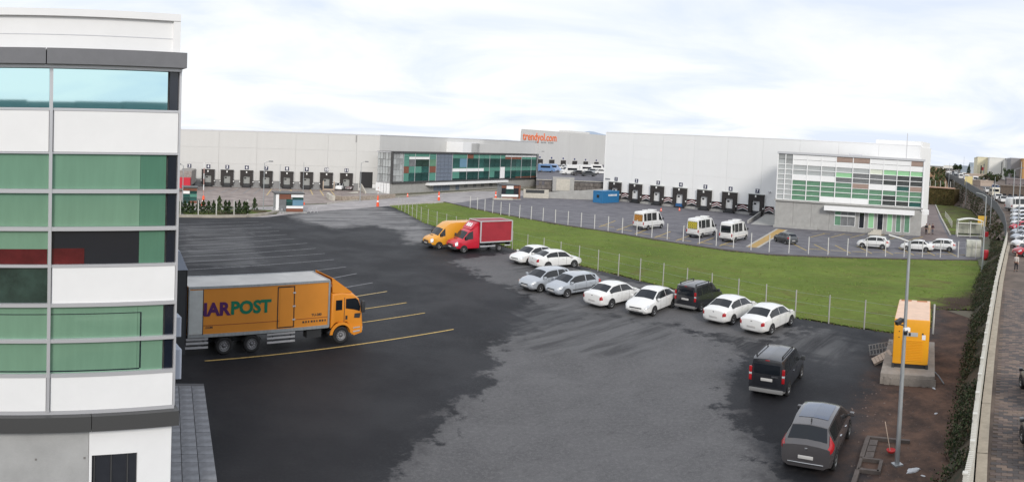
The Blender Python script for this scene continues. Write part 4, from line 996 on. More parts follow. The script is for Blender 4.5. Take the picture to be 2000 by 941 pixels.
# ---------------------------------------------------------------- far left warehouse
LA = Vector(G(372, 362.5)); LB = Vector(G(690, 371.5)); LH = atan2((LB - LA).y, (LB - LA).x)
LO = (LA.x, LA.y)
lw = thing('warehouse', 'long pale grey warehouse with nine dark loading docks behind the office at left', 'warehouse', LO, LH)
def lx(u, v=365): return onplane(u, v, LO, LH)[0]
LTOP = 12.15; lend = lx(739)
q = MB(); q.box(-55, lend, .12, 60, -.5, LTOP - .15, grey_clad); q.build('core', lw)
joints = [lx(u, 310) for u in (350, 427, 501, 577, 640, 696)] + [lend]
joints = [-55, joints[0] - 14] + joints
for a, b in zip(joints[:-1], joints[1:]):
    for z0, z1 in ((1.55, 5.1), (5.1, 8.6), (8.6, LTOP)): bxo('wall_panel', lw, a + .02, b - .02, 0, .12, z0 + .01, z1 - .01, grey_clad)
bxo('plinth', lw, -55, lx(699), -.03, .12, -.5, 1.5, M('plinth_grey', (.25, .25, .25), .8, var=.08)); bxo('roof_edge', lw, -55, lend + .05, -.06, .3, LTOP, LTOP + .2, alu)
bxo('downpipe', lw, lx(696, 265) - .08, lx(696, 265) + .08, -.12, 0, LTOP - 1.6, LTOP - .1, MATS['plinth_grey'])
for n_, u in zip(('3', '4', '5', '6', '7', '8', '9', '10', '11'), (369, 406, 443, 481, 519, 559.5, 598, 636.5, 675.5)):
    dock(lw, lx(u), -.03, 2.75, 3.65, dock_grey, n_, False)
bxo('roller_opening', lw, lx(702), lx(727), -.05, .02, .6, 4.1, black_rub)
bxo('wall_base', lw, lx(727), lend, -.04, .12, .6, 1.4, white_panel)
# second part of this warehouse, turning away behind the office block
C2 = (LO[0] + cos(LH) * lend, LO[1] + sin(LH) * lend)
LH2 = radians(60)
ww = thing('warehouse', 'far wing of the pale warehouse rising behind the dark framed glass office', 'warehouse', C2, LH2)
def wx(u, v=285): return onplane(u, v, C2, LH2)[0]
wl = wx(1045, 279)
wj = [0, wx(800), wx(860), wx(935), wx(985), wl]
q = MB(); q.box(0, wl, .12, 60, -.5, 12.0, grey_clad); q.build('core', ww)
for a, b in zip(wj[:-1], wj[1:]): bxo('wall_panel', ww, a + .02, b - .02, 0, .12, -.4, 12.2, grey_clad)
bxo('roof_edge', ww, 0, wl, -.06, .3, 12.2, 12.4, alu)
bxo('stair_block', ww, wx(872), wx(905), -5, -.02, 6, 11.4, white_panel); bxo('stair_block', ww, wx(880) + 2, wx(945), -5.0, -.03, 6, 11.2, grey_clad)
# ramp and low walls before the roller opening
rp = thing('ramp', 'concrete ramp rising to the dark roller opening of the far warehouse', 'ramp', LO, LH)
q = MB(); a, b = lx(706), lx(727)
q.add([(a, -7, -.02), (b + 1.5, -7, -.02), (b + .5, -.1, .6), (a, -.1, .6), (a, -.1, -.02), (b + .5, -.1, -.02)], [(0, 1, 2, 3), (0, 3, 4), (1, 5, 2)], concrete); q.build('ramp_deck', rp)
q = MB(); q.prism([(-7.4, -.02), (-.1, -.02), (-.1, 1.5), (-1, 1.5), (-7.4, .35)], 0, .25, concrete_lt)
w_ = q.build('ramp_wall', rp, (a - .28, 0, 0)); w_.rotation_euler = (0, 0, pi / 2); w_.location = (a - .05, 0, 0)
lw2 = thing('low_wall', 'low stone wall with pale ends beside the road before the docks', 'wall')
pts = gp([(645, 388), (668, 391), (700, 391), (735, 389), (770, 386)])
strip(pts, .5, -.02, .75, M('stone_wall', (.33, .28, .23), .9, var=.3, vscale=2.5, bump=.4), 'wall_body', lw2); strip(gp([(640, 385), (645, 390), (652, 392)]), .5, -.02, .9, concrete_lt, 'wall_end', lw2)

# ---------------------------------------------------------------- dark framed glass office (middle left)
OA = Vector(G(764, 378)); OH = radians(56)
OO = (OA.x, OA.y)
of = thing('office_building', 'dark framed office with teal glass and rust panels, in front of the far warehouse', 'building', OO, OH)
def ox(u, v=330): return onplane(u, v, OO, OH)[0]
oL = ox(1049, 330); OZT, OZB = 8.75, 2.35
def ozc(zx): return ox(720 + zx * .19126)
q = MB(); q.box(0.1, oL - .1, .25, 4.4, -.3, OZT - .2, g_grey_inner); q.build('core', of)
q = MB(); q.box(-.1, oL + .1, -.25, .3, OZT - .12, OZT + .22, dark_cornice); q.box(-.1, oL + .1, -.25, .3, OZB - .22, OZB + .05, dark_cornice); q.box(-.12, .12, -.25, .3, OZB - .2, OZT + .2, dark_cornice); q.box(oL - .2, oL + .1, -.25, .3, OZB - .2, OZT + .2, dark_cornice)
q.box(-.1, oL + .1, .3, 4.5, OZT, OZT + .15, dark_cornice); q.build('frame', of)
rng = random.Random(5)
def opane(x0, x1, t0, t1, m, nm='window_pane', proud=0.0):
    a, b = ozc(x0), ozc(x1); h = OZT - OZB
    return bxo(nm, of, a + .04, b - .04, .10 - proud, .24, OZT - t1 * h + .03, OZT - t0 * h - .03, m)
# lattice bays at the left end and the stair tower
for a, b in ((250, 285), (285, 320), (320, 352)):
    for t in range(5): opane(a, b, .02 + t * .19, .02 + (t + 1) * .19, rng.choice((g_ltgrey, g_ltgrey, g_lat)))
for i in range(4):
    for t in range(7): opane(696 + i * 40, 696 + (i + 1) * 40, .01 + t * .14, .01 + (t + 1) * .14, g_bluegrey)
S1 = [(358, 415), (415, 475), (475, 545), (545, 620), (620, 690)]
for k, (a, b) in enumerate(S1):
    opane(a, b, .02, .14, g_teal)
    opane(a, b, .14, .23, white_panel if 1 <= k <= 3 else g_teal, 'wall_panel')
    opane(a, b, .23, .47, [g_teal, g_midgrey, g_olive, g_olive, g_grn][k])
    opane(a, b, .47, .70, [g_brown, g_teal, g_teal, g_tmid, g_brown][k], 'wall_panel')
    opane(a, b, .70, .98, [g_teal, g_tmid, g_tdark, g_tdark, g_teal][k])
xs = [862, 932, 1005, 1070, 1125, 1180, 1235, 1290, 1345, 1395, 1455, 1505, 1560, 1610, 1660, 1712]
for k, (a, b) in enumerate(zip(xs[:-1], xs[1:])):
    opane(a, b, .03, .19, g_brown if k == 2 else (g_teal if k < 9 else white_panel), 'wall_panel') if not (k >= 9) else (opane(a, b, .03, .11, white_panel, 'wall_panel'), opane(a, b, .11, .21, g_brown if k < 12 else g_teal, 'wall_panel'))
    opane(a, b, .21 if k >= 9 else .19, .52, [g_tmid, g_lblue, g_tdark, g_tdark, g_tmid, g_tdark, g_tdark, g_tdark, g_tdark, g_tdark, g_tdark, g_tmid, g_tdark, g_tdark, g_tmid][k])
    if k == 8: opane(a, b, .52, .98, white_panel, 'wall_panel'); continue
    opane(a, b, .52, .56, g_teal, 'wall_panel')
    opane(a, b, .56, .68, white_panel if k < 5 else g_teal, 'wall_panel')
    opane(a, b, .68, .93, [g_teal, g_tdark, g_tdark, g_tdark, g_tmid, g_tdark, g_teal, g_tdark, 0, g_tmid, g_tdark, g_tmid, g_tdark, g_tdark, g_tdark][k])
    opane(a, b, .93, .985, g_brown if k >= 11 else g_tdark, 'wall_panel')
for a in [358, 475, 620, 690, 856, 1005, 1125, 1235, 1345, 1455, 1560, 1660]: x = ozc(a); bxo('mullion', of, x - .05, x + .05, .03, .22, OZB, OZT - .1, alu)
# concrete base with doors
for i in range(9):
    a = oL * i / 9; b = oL * (i + 1) / 9; bxo('base_wall', of, a + .02, b - .02, .15, .25, -.3, OZB - .2, concrete)
bxo('canopy', of, ozc(590), ozc(1395), -1.2, .14, OZB - .85, OZB - .3, white_panel)
for a, b, t in [(675, 715, 1), (718, 755, 1), (760, 797, 1), (800, 838, 1), (900, 935, 1), (990, 1020, 0), (1080, 1110, 0), (1160, 1190, 0), (1245, 1275, 0)]: bxo('door' if t else 'window', of, ozc(a), ozc(b), .08, .16, .1 if t else .55, 1.45, g_midgrey if t == 0 else g_bluegrey)
# left return: lattice screen and white fins
o2 = G(736, 369); dl = hypot(o2[0] - OO[0], o2[1] - OO[1])
dlc = 4.0
for j in range(5):
    for t in range(4): bxo('side_pane', of, -.16, -.11, .35 + j * dlc / 5, .35 + (j + 1) * dlc / 5 - .12, OZB + .1 + t * 1.6, OZB + 1.6 + t * 1.6, rng.choice((g_ltgrey, g_lat, g_ltgrey)))
    bxo('side_fin', of, -.3, -.05, .4 + j * dlc / 5, .4 + j * dlc / 5 + .9, -.2, OZB - .2, white_panel)
bxo('side_frame', of, -.3, -.05, .3, dlc + .5, OZB - .12, OZB + .06, alu); bxo('side_frame', of, -.3, -.05, .3, dlc + .5, OZT - .06, OZT + .1, alu)

# ---------------------------------------------------------------- far warehouse with the orange sign
TA = atR(1016, 246); TH2 = radians(52)
tw = thing('warehouse', 'tall distant warehouse with orange lettering high on its wall', 'warehouse', (TA[0], TA[1], 0), TH2)
def tx_(u, v=300): return onplane(u, v, TA, TH2)[0]
TT = onplane(1016, 251.5, TA, TH2)[1]; PZ = 3.6
q = MB(); q.slab([(0, .12), (120, .12), (150, 22), (48, 37)], -.5, TT - .1, grey_clad); q.build('core', tw)
tj = [0, tx_(1050), tx_(1111), tx_(1152), 75, 120]
for a, b in zip(tj[:-1], tj[1:]): bxo('wall_panel', tw, a + .03, b - .03, 0, .12, -.2, TT, grey_clad)
sx0, sz0 = onplane(1021, 270, TA, TH2); sx1, _ = onplane(1087, 272, TA, TH2); sz1 = onplane(1054, 261, TA, TH2)[1]; szc = onplane(1054, 268, TA, TH2)[1]
or_t = M('sign_orange', (.78, .17, .05), .5)
t_ = text('sign_lettering', 'trendyol.com', 1.0, or_t, tw, (0, 0, 0), (pi / 2, 0, 0), .02, bold=.012)
wd = max(v.co.x for v in t_.data.vertices) - min(v.co.x for v in t_.data.vertices); sc_ = (sx1 - sx0) / wd
t_.scale = (sc_, sc_ * 1.0, 1); t_.location = ((sx0 + sx1) / 2, -.06, szc); t_.scale = (sc_, sc_, sc_)
zz = onplane(1054, 278, TA, TH2)[1]; q = MB(); x = sx0
for w in (2, 0, 8, 0, 4, 0, 4):
    for i in range(w): q.box(x, x + .55, -.05, -.01, zz - .28, zz + .28, M('sign_grey', (.22, .22, .22), .6)); x += .95
    if w == 0: x += 1.1
stuff(q.build('small_lettering', tw))
for u in (1054, 1077, 1099.6, 1122, 1143.4, 1164.5, 1184):
    x = tx_(u, 315); zb = onplane(u, 325.5 + (u - 1054) * .035, TA, TH2)[1]
    d = MB(); d.box(x - 1.6, x + 1.6, -.4, 0, zb, zb + 2.9, dark_shelter); D = d.build('loading_dock', tw)
    bxo('dock_door', D, x - .7, x + .7, -.45, -.4, zb, zb + 1.4, dock_white); bxo('sign_board', D, x - .4, x + .4, -.06, -.01, zb + 3.3, zb + 4.0, blue_sign)
bxo('vent_block', tw, tx_(1125), tx_(1165), 4, 9, TT, TT + .9, grey_clad)

# raised yard before it and its stone wall
SWp = gp([(1046, 383), (1105, 384), (1210, 386)])
stone_m = M('stone_grey', (.15, .135, .125), .95, var=.35, vscale=1.2, bump=.6, bscale=6)
pe = [atR(1049, 151), atR(1060, 151), atR(1110, 152), atR(1212, 155)]
q = MB(); top = 3.7
pl_pts = pe + [atR(1260, 420), atR(1049, 420)]
q.slab(pl_pts, -.5, top - .01, right_m); structure(q.build('terrain'), 'raised yard with parked vans before the distant warehouse')
sw_ = thing('retaining_wall', 'grey stone retaining wall below the yard full of parked vans', 'wall')
for a, b in zip(pe[:-1], pe[1:]):
    d = Vector(b) - Vector(a); L = d.length; d /= L; n = Vector((d.y, -d.x)); nb = max(1, int(L / 1.1))
    for r_i in range(4):
        for k in range(nb):
            s0 = L * (k + (.5 if r_i % 2 else 0)) / nb; s1 = min(L, s0 + L / nb - .05)
            if s1 - s0 < .15: continue
            pr = .12 + random.random() * .12; p0 = Vector(a) + d * s0; p1 = Vector(a) + d * s1; z0 = -.1 + r_i * .88
            MBs = MB().slab([p0[:], p1[:], (p1 + n * pr)[:], (p0 + n * pr)[:]], z0 + .03, z0 + .85, stone_m)
            if not hasattr(sw_, '_q'): pass
            MBs.build('stone', sw_)
strip([(a[0] * .999, a[1] * .999) for a in pe], .35, top - .02, top + .14, kerb_lt, 'coping', sw_)
ps = thing('transformer_block', 'pale concrete block with panels standing against the stone retaining wall', 'block')
bxb = [onplane(u, 350, atR(1100, 149.5), radians(2))[0] for u in (1080, 1122)]
ps.location = (*atR(1100, 149.5), 0); ps.rotation_euler = (0, 0, radians(2))
bxo('block_wall', ps, bxb[0], bxb[1], 0, 1.2, 1.4, 4.6, concrete); bxo('block_panel', ps, bxb[0] + .8, bxb[1] - 1.0, -.05, 0, 1.6, 4.2, concrete_lt)
rb = thing('ramp_wall', 'long sloping concrete ramp wall with red posts in front of the stone wall', 'wall')
pa = gp([(1050, 378), (1085, 371), (1135, 366), (1178, 358)], 0)
q = MB()
A_ = atR(1048, 146); B_ = atR(1134, 147); C_ = atR(1180, 148)
for a, b, z0, z1 in ((A_, B_, 1.0, 2.0), (B_, C_, 1.9, 2.5)):
    q.add([(a[0], a[1], 0), (b[0], b[1], 0), (b[0], b[1], z1), (a[0], a[1], z0), (a[0], a[1] + .5, 0), (b[0], b[1] + .5, 0), (b[0], b[1] + .5, z1), (a[0], a[1] + .5, z0)], [(0, 1, 2, 3), (7, 6, 5, 4), (3, 2, 6, 7), (0, 3, 7, 4), (1, 5, 6, 2)], concrete)
q.build('wall_body', rb)
gf = thing('low_wall', 'pale low wall with dark railing beside the right gatehouse', 'wall', (*G(1022, 386), 0), radians(8))
bxo('wall_body', gf, 0, 5.6, 0, .3, 0, 1.9, concrete_lt); bxo('railing', gf, .5, 4.6, -.05, 0, 1.1, 1.8, dark_pl)
# vans on the raised yard
fv = MB()
def small_vehicle(name, L, W, Hh, pm, van):
    q = MB()
    if van: q.prism([(-L / 2, .35), (-L / 2, Hh * .95), (-L / 2 + .15, Hh), (L * .22, Hh), (L * .34, Hh * .6), (L * .47, Hh * .45), (L / 2, .35)], -W / 2, W / 2, pm)
    else: q.prism([(-L / 2, .3), (-L / 2, .85), (-L * .38, .95), (-L * .25, Hh), (L * .08, Hh), (L * .25, .95), (L * .46, .8), (L / 2, .35)], -W / 2, W / 2, pm)
    return q
fvan_me = small_vehicle('v', 5.2, 1.95, 2.4, P_WHITE, True)
def far_van(u, v, z, hd, label, pm=P_WHITE, van=True, group='vehicles parked on the raised yard', name='parked_van', cat='van'):
    r = thing(name, label, cat, group=group); L, W, Hh = (5.2, 1.95, 2.35) if van else (4.3, 1.75, 1.48)
    small_vehicle('body', L, W, Hh, pm, van).build('body', r)
    zz = Hh * .60
    if van:
        bxo('side_window', r, -L * .35, L * .2, -W / 2 - .02, W / 2 + .02, Hh * .55, Hh * .80, glass_dk)
        q = MB().add([(L * .225, -W * .42, Hh * .94), (L * .225, W * .42, Hh * .94), (L * .345, W * .42, Hh * .62), (L * .345, -W * .42, Hh * .62)], [(0, 1, 2, 3)], glass_dk); 
        for vv_i in range(4): q.v[vv_i] = (q.v[vv_i][0] + .03, q.v[vv_i][1], q.v[vv_i][2] + .02)
        q.build('windscreen', r); bxo('rear_window', r, -L / 2 - .02, -L / 2, -W * .38, W * .38, Hh * .55, Hh * .82, glass_dk)
    else:
        q = MB()
        for yy in (-W / 2 - .01, W / 2 + .01): q = MB(); q.add([(-L * .33, yy, .98), (L * .2, yy, .98), (L * .06, yy, Hh - .1), (-L * .24, yy, Hh - .1)], [(0, 1, 2, 3)], glass_dk); q.build('side_window', r, fix=False)
        q = MB().add([(L * .095, -W * .42, Hh - .03), (L * .095, W * .42, Hh - .03), (L * .24, W * .44, .99), (L * .24, -W * .44, .99)], [(0, 1, 2, 3)], glass_dk); q.v = [(a + .03, b, c + .02) for a, b, c in q.v]; q.build('windscreen', r)
        q = MB().add([(-L * .27, -W * .42, Hh - .06), (-L * .27, W * .42, Hh - .06), (-L * .37, W * .44, 1.0), (-L * .37, -W * .44, 1.0)], [(0, 1, 2, 3)], glass_dk); q.v = [(a - .03, b, c + .02) for a, b, c in q.v]; q.build('rear_window', r)
    add_wheels(r, [(x, yy) for x in (-L * .3, L * .3) for yy in (-W / 2 + .08, W / 2 - .08)], .32, .2, steel_rim)
    p = G(u, v, z); r.location = (p[0], p[1], z); r.rotation_euler = (0, 0, radians(hd)); return r
for u, v, hd, pm, van, lb in [(1066, 336, 10, paint('mid_blue', (.14, .25, .45)), True, 'blue van at the left end of the raised yard'), (1079, 335, 5, paint('pale_blue', (.3, .4, .6)), True, 'pale blue van next to the blue van on the raised yard'),
        (1102, 331, 20, P_WHITE, False, 'white car under the third dark dock of the distant warehouse'), (1112, 341, 200, P_WHITE, True, 'white van nearest the pale concrete block on the raised yard'), (1122, 337, 10, P_WHITE, True, 'white van behind and right of the one nearest the concrete block'),
        (1131, 343, 15, P_GREY, False, 'brown grey car at the edge of the raised yard'), (1134, 336, 190, P_WHITE, True, 'white van in the middle of the crowded raised yard'), (1146, 338, 15, P_WHITE, True, 'white van standing right of the middle on the raised yard'),
        (1150, 344, 8, P_DGREY, False, 'dark car at the edge of the raised yard'), (1158, 339, 5, P_SILVER, False, 'silver car between white vans and the right end'), (1166, 335, 12, P_WHITE, True, 'white van under the last full dock of the distant warehouse'),
        (1174, 340, 10, P_WHITE, False, 'white car at the right end of the raised yard beside the white warehouse')]:
    far_van(u, v, top, hd, lb, pm, van, name='parked_van' if van else 'parked_car', cat='van' if van else 'car')

# ---------------------------------------------------------------- right white warehouse
RA = Vector(G(1178, 389)); RB = Vector(G(1500, 423)); RH = atan2((RB - RA).y, (RB - RA).x); RO = (RA.x, RA.y)
rw = thing('warehouse', 'big white warehouse with seven loading docks and red and black chevrons', 'warehouse', RO, RH)
def rx(u, v=400): return onplane(u, v, RO, RH)[0]
RT = onplane(1182, 258.5, RO, RH)[1]; rL = rx(1797, 300)
q = MB(); q.box(0.05, rL, .12, 11, -.5, RT - .1, white_clad); q.build('core', rw)
n = 9
for i in range(n):
    a, b = rL * i / n, rL * (i + 1) / n
    for z0, z1 in zip((1.45, 4.2, 6.95, 9.7, 12.45), (4.2, 6.95, 9.7, 12.45, RT)): bxo('wall_panel', rw, a + .012, b - .012, 0, .12, z0 + .006, z1 - .006, white_clad)
bxo('corner_trim', rw, -.12, .06, -.05, .4, 0, RT, white_panel); bxo('roof_edge', rw, -.1, rL + .1, -.05, .4, RT, RT + .15, white_panel)
bxo('plinth', rw, 0, rL, -.03, .12, -.5, 1.4, concrete)
bxo('roof_box', rw, rx(1705, 283), rL - .1, 2, 10, RT - .3, RT + .9, white_clad)
du = (1201, 1241, 1283.5, 1328, 1376, 1425.5, 1478)
for i, u in enumerate(du): dock(rw, rx(u), 0, 3.25, 4.1, dock_white, str(i + 1), True, M('leveller_blue', (.03, .12, .30), .5) if i == 3 else dark_pl)
chev_r = M('chevron_red', (.22, .03, .025), .6); chev_w = text_white
dx = [rx(u) for u in du]
for i in range(7):
    cx = (dx[i] + dx[i + 1]) / 2 if i < 6 else dx[6] + (dx[6] - dx[5]) / 2 - .2
    w = (dx[1] - dx[0] - 3.5) if i < 6 else 1.9
    w = max(1.5, (dx[min(i + 1, 6)] - dx[min(i, 5)]) - 3.45) if i < 6 else 1.9
    P_ = bxo('chevron_board', rw, cx - w / 2, cx + w / 2, -.08, -.02, .55, 2.0, black_rub)
    q = MB()
    for k in range(4):
        z = .35 + k * .42
        for s_ in (-1, 1):
            for off, mm in ((0, chev_w), (.18, chev_r)):
                zz0 = z + off; h = .14
                a = [(cx, -.09, zz0 + .45), (cx, -.09, zz0 + .45 + h), (cx + s_ * w / 2, -.09, zz0 + h), (cx + s_ * w / 2, -.09, zz0)]
                if zz0 >= .55 and zz0 + .45 + h <= 2.02: q.add(a, [(0, 1, 2, 3)], mm)
    q.build('chevrons', rw, fix=False)
bxo('wall_lamp', rw, rx(1504, 375) - .2, rx(1504, 375) + .2, -.5, 0, 4.7, 4.95, alu); bxo('wall_sign', rw, rx(1187, 350) - .7, rx(1187, 350) + .7, -.04, -.01, onplane(1187, 351, RO, RH)[1], onplane(1187, 348, RO, RH)[1], M('sign_grey2', (.25, .26, .28), .6))
# dock ramp wall down beside the office
dr = thing('ramp', 'concrete dock ramp with grey parapet between the last dock and the glass office', 'ramp')
a = Vector(G(1462, 436)); b = Vector(G(1514, 406)); 
q = MB(); d = (b - a).normalized(); n_ = Vector((-d.y, d.x)) * .25
q.add([(a.x, a.y, 0), (b.x, b.y, 0), (b.x, b.y, 1.5), (a.x, a.y, .5), (a.x + n_.x, a.y + n_.y, 0), (b.x + n_.x, b.y + n_.y, 0), (b.x + n_.x, b.y + n_.y, 1.5), (a.x + n_.x, a.y + n_.y, .5)], [(0, 1, 2, 3), (7, 6, 5, 4), (3, 2, 6, 7), (0, 3, 7, 4), (1, 5, 6, 2)], concrete); q.build('parapet', dr)
pr = gp([(1466, 438), (1516, 441), (1516, 412)])
q = MB(); q.add([(pr[0][0], pr[0][1], .01), (pr[1][0], pr[1][1], .01), (pr[2][0], pr[2][1], .9)], [(0, 1, 2)], concrete); q.build('ramp_deck', dr)

# ---------------------------------------------------------------- right glass office
QA = Vector(G(1512, 442.5)); QB = Vector(G(1798, 461)); QH = atan2((QB - QA).y, (QB - QA).x); QO = (QA.x, QA.y); QL = (QB - QA).length
oq = thing('office_building', 'white framed office with green glass on a concrete base before the white warehouse', 'building', QO, QH)
def qx(zx, zy=470): return onplane(1490 + zx * .2232, 270 + zy * .2232, QO, QH)[0]
def qz(zy, zx=700): return onplane(1490 + zx * .2232, 270 + zy * .2232, QO, QH)[1]
zt = qz(150); zr = [qz(165 + 44.6 * k) for k in range(10)]
q = MB(); q.box(0, QL - .05, .3, 12, -.3, zt - .1, g_grey_inner); q.build('core', oq)
q = MB(); q.box(-.1, QL + .1, -.15, 12.1, zr[0] + .04, zt + .12, alu); q.build('roof_edge', oq)
q = MB(); q.box(QL - .15, QL + .12, -.16, 12.05, zr[9] - .6, zr[0], white_panel); q.build('end_frame', oq)
cols = [120, 184, 250, 376, 501, 628, 776, 926, 1046, 1166, 1281, 1400]
g_smoke = glass('glass_smoke', (.055, .062, .062), .15, var=.5, vs=.6)
W_, A1, GR1, DK, LG, MG, TN, CR, LG2, TD = white_panel, g_ltgrey, g_grn, g_smoke, g_ltgrey, g_midgrey, g_tan, g_cream, g_lgrn, g_tmid
grid = [ # rows 0..8 over columns 2..10
    [W_, W_, W_, TN, TN, W_, W_, W_, TN],
    [W_, W_, W_, W_, W_, W_, W_, W_, W_],
    [LG, LG, LG, LG, LG, CR, LG2, LG2, LG2],
    [LG, LG, LG, g_lgrn, MG, MG, MG, DK, DK],
    [W_, W_, W_, MG, MG, MG, DK, DK, DK],
    [GR1, GR1, GR1, GR1, TN, W_, W_, TD, TN],
    [GR1, GR1, GR1, GR1, GR1, GR1, GR1, GR1, GR1],
    [GR1, GR1, GR1, GR1, GR1, GR1, DK, GR1, GR1],
    [GR1, GR1, W_, W_, W_, GR1, DK, DK, TD]]
bx_ = [qx(c) for c in cols]; bx_[0] = .05; bx_[-1] = QL - .16
for c in (0, 1):
    for r in range(9): bxo('window_pane', oq, bx_[c] + .05, bx_[c + 1] - .05, .12, .28, zr[r + 1] + .04, zr[r] - .04, rng.choice((g_ltgrey, g_lat, g_ltgrey)))
for r, rowm in enumerate(grid):
    for k, mm in enumerate(rowm):
        w = mm in (W_, TN)
        bxo('wall_panel' if w else 'window_pane', oq, bx_[k + 2] + .03, bx_[k + 3] - .03, .02 if w else .14, .28, zr[r + 1] + .03, zr[r] - .03, mm)
for x in bx_: bxo('mullion', oq, x - .07, x + .07, -.03, .25, zr[9], zr[0], white_panel)
for z in zr[2:] : bxo('transom', oq, 0, QL - .15, .03, .24, z - .05, z + .05, white_panel)
bxo('base_ledge', oq, -.2, QL + .1, -.25, .3, zr[9] - .3, zr[9] - .06, concrete)
for i in range(8):
    a = qx(105) + (QL - .0) * i / 8
    bxo('base_wall', oq, max(0, QL * i / 8) + .012, QL * (i + 1) / 8 - .012, .05, .3, -.3, zr[9] - .3, concrete)
cx0, cx1 = qx(541, 600), qx(1326, 650); zc = zr[9] - .55
bxo('canopy', oq, cx0, cx1, -1.1, .04, zc - .75, zc, white_panel)
ztop = zc - .8
for a, b, mm, zb in [(630, 680, g_grn, 1.0), (682, 740, g_midgrey, 1.0), (742, 805, g_midgrey, 1.0), (845, 886, g_dark, .8), (925, 970, g_lgrn, .9), (1005, 1050, g_dark, .6), (1090, 1132, g_lgrn, .5), (1168, 1206, g_grn, .5), (1242, 1285, g_grn, .5)]:
    X0, X1 = qx(a, 700), qx(b, 700)
    f = bxo('window', oq, X0 - .08, X1 + .08, -.02, .1, zb - .08, ztop + .03, white_panel);
    o = bxo('pane', oq, X0, X1, -.035, .02, zb, ztop - .05, mm); o.parent = f; o.location = (o.location.x - f.location.x, o.location.y - f.location.y, o.location.z - f.location.z)
bxo('window_band', oq, qx(628, 655), qx(806, 660), -.06, .0, ztop - .85, ztop - .65, white_panel)
st_ = MB()
for i in range(4): st_.box(qx(925, 780) + i * .25, qx(1040, 800), -2.2 + i * .3, .04, -.01 + i * .18, .17 + i * .18, concrete_lt)
st_.build('entrance_steps', oq)
bxo('ramp_wall', oq, -.1, qx(480, 790), -.5, .03, -.2, .35, concrete)
bxo('roof_unit', oq, qx(745, 140), qx(860, 150), 2, 5, zt, zt + .35, alu); bxo('roof_mast', oq, qx(1252, 170), qx(1252, 170) + .12, .5, .62, zt, zt + 4.3, alu)
q = MB(); q.box(QL + .02, QL + 1.2, .8, 1.6, zr[9] - 1.2, zr[9] - .4, white_panel); q.build('side_awning', oq)

# ================================================================== FENCES OF POSTS AND WIRES
def post_fence(label, pts, spacing, h, m, lean=0.0, r=.06, z=0.0, wires=3):
    f = thing('post_fence', label, 'fence')
    me = MB().box(-r, r, -r, r, -.05, h, m).box(-r * .9, r * .9, -r * .9, r * .9, h, h + .03, m).mesh('post')
    w = MB(); prev = None; carry = 0; P0 = []
    for a, b in zip(pts[:-1], pts[1:]):
        a = Vector(a); b = Vector(b); L = (b - a).length; s = carry
        while s < L: P0.append(a.lerp(b, s / L)); s += spacing
        carry = s - L
    for p in P0:
        o = link('post', me, f, (p.x, p.y, z), random.uniform(0, .3)); o.rotation_euler = (random.uniform(-.012, .012), random.uniform(-.012, .012), random.uniform(-.1, .1))
        if prev is not None:
            for k in range(wires): zz = h * (.25 + .7 * k / max(1, wires - 1)); w.tube((prev.x, prev.y, z + zz), (p.x, p.y, z + zz), .008, .008, 3, galv, cap=False)
        prev = p
    w.build('wires', f, fix=False); return f
post_fence('near row of grey concrete fence posts along the car side of the field', gp([(1758, 654), (1690, 643), (1560, 622), (1430, 592), (1300, 561), (1150, 525), (1000, 487), (880, 450), (826, 434), (800, 420), (775, 405)]), 2.75, 2.05, M('post_grey', (.36, .35, .33), .85, var=.1), r=.038)
post_fence('far row of white fence posts between the field and the warehouse lot', gp([(1905, 503), (1850, 502.5), (1700, 500), (1500, 492), (1300, 467), (1150, 446), (1000, 424), (915, 406)]), 2.45, 2.1, M('post_white', (.58, .57, .55), .8, var=.1), r=.047)
post_fence('row of pale fence posts in front of the shrubs behind the kerb', gp([(352, 421), (390, 421), (450, 421), (462, 421), (476, 420), (500, 417)]), 2.6, 2.1, post_c, r=.06, z=.1)
post_fence('thin posts standing in the small lawn by the lane', gp([(1846, 424), (1852, 432), (1860, 446)]), 3.5, 1.3, post_c, r=.04)
# single post right of the generator
o = MB().box(-.05, .05, -.05, .05, 0, 2.1, post_c).build('fence_post'); o.location = (*G(1822, 652), 0); tag(o, 'single pale concrete fence post standing right of the orange generator', 'post')

# ================================================================== GENERATOR AND THINGS AROUND IT
gy = M('generator_yellow', (.80, .36, .015), .4, var=.03, coat=.3); gtop = M('generator_top', (.72, .50, .36), .5, var=.10, vscale=1.5)
gA = Vector(G(1742, 716, .62)); gB = Vector(G(1811, 722, .62)); GH = atan2((gB - gA).y, (gB - gA).x) + .06; GW = (gB - gA).length
GO = (gA.x, gA.y)
gen = thing('generator', 'tall orange generator cabinet on a concrete plinth beside the lamp post', 'generator', (*GO, .6), GH)
GHt = onplane(1745, 622, GO, GH)[1] - .6; GL = 5.3
q = MB(); q.cbox(0, GW, 0, GL, .22, GHt, gy, .03); q.build('cabinet', gen)
q = MB(); q.box(.03, GW - .03, .03, GL - .03, GHt - .02, GHt + .012, gtop); q.build('roof', gen)
q = MB(); q.box(.05, GW - .05, .05, GL - .05, 0, .22, black_rub); q.box(-.03, .12, -.04, .15, 0, .25, dark_pl); q.box(GW - .12, GW + .03, -.04, .15, 0, .25, dark_pl); q.build('skid_base', gen)
for k in range(13): bxo('louvre', gen, GW * .24, GW * .84, -.035, .0, .42 + k * .092, .465 + k * .092, gy)
for k in (0, 1): bxo('exhaust_grille', gen, GW * (.07 + k * .5), GW * (.40 + k * .5), GL - .42, GL - .12, GHt + .012, GHt + .03, M('grille_brown', (.42, .16, .06), .7))
bxo('control_panel', gen, GW * .34, GW * .68, -.02, .0, GHt * .66, GHt * .74, M('panel_grey', (.45, .46, .46), .4)); bxo('control_window', gen, GW * .42, GW * .48, -.03, -.018, GHt * .67, GHt * .73, black_rub)
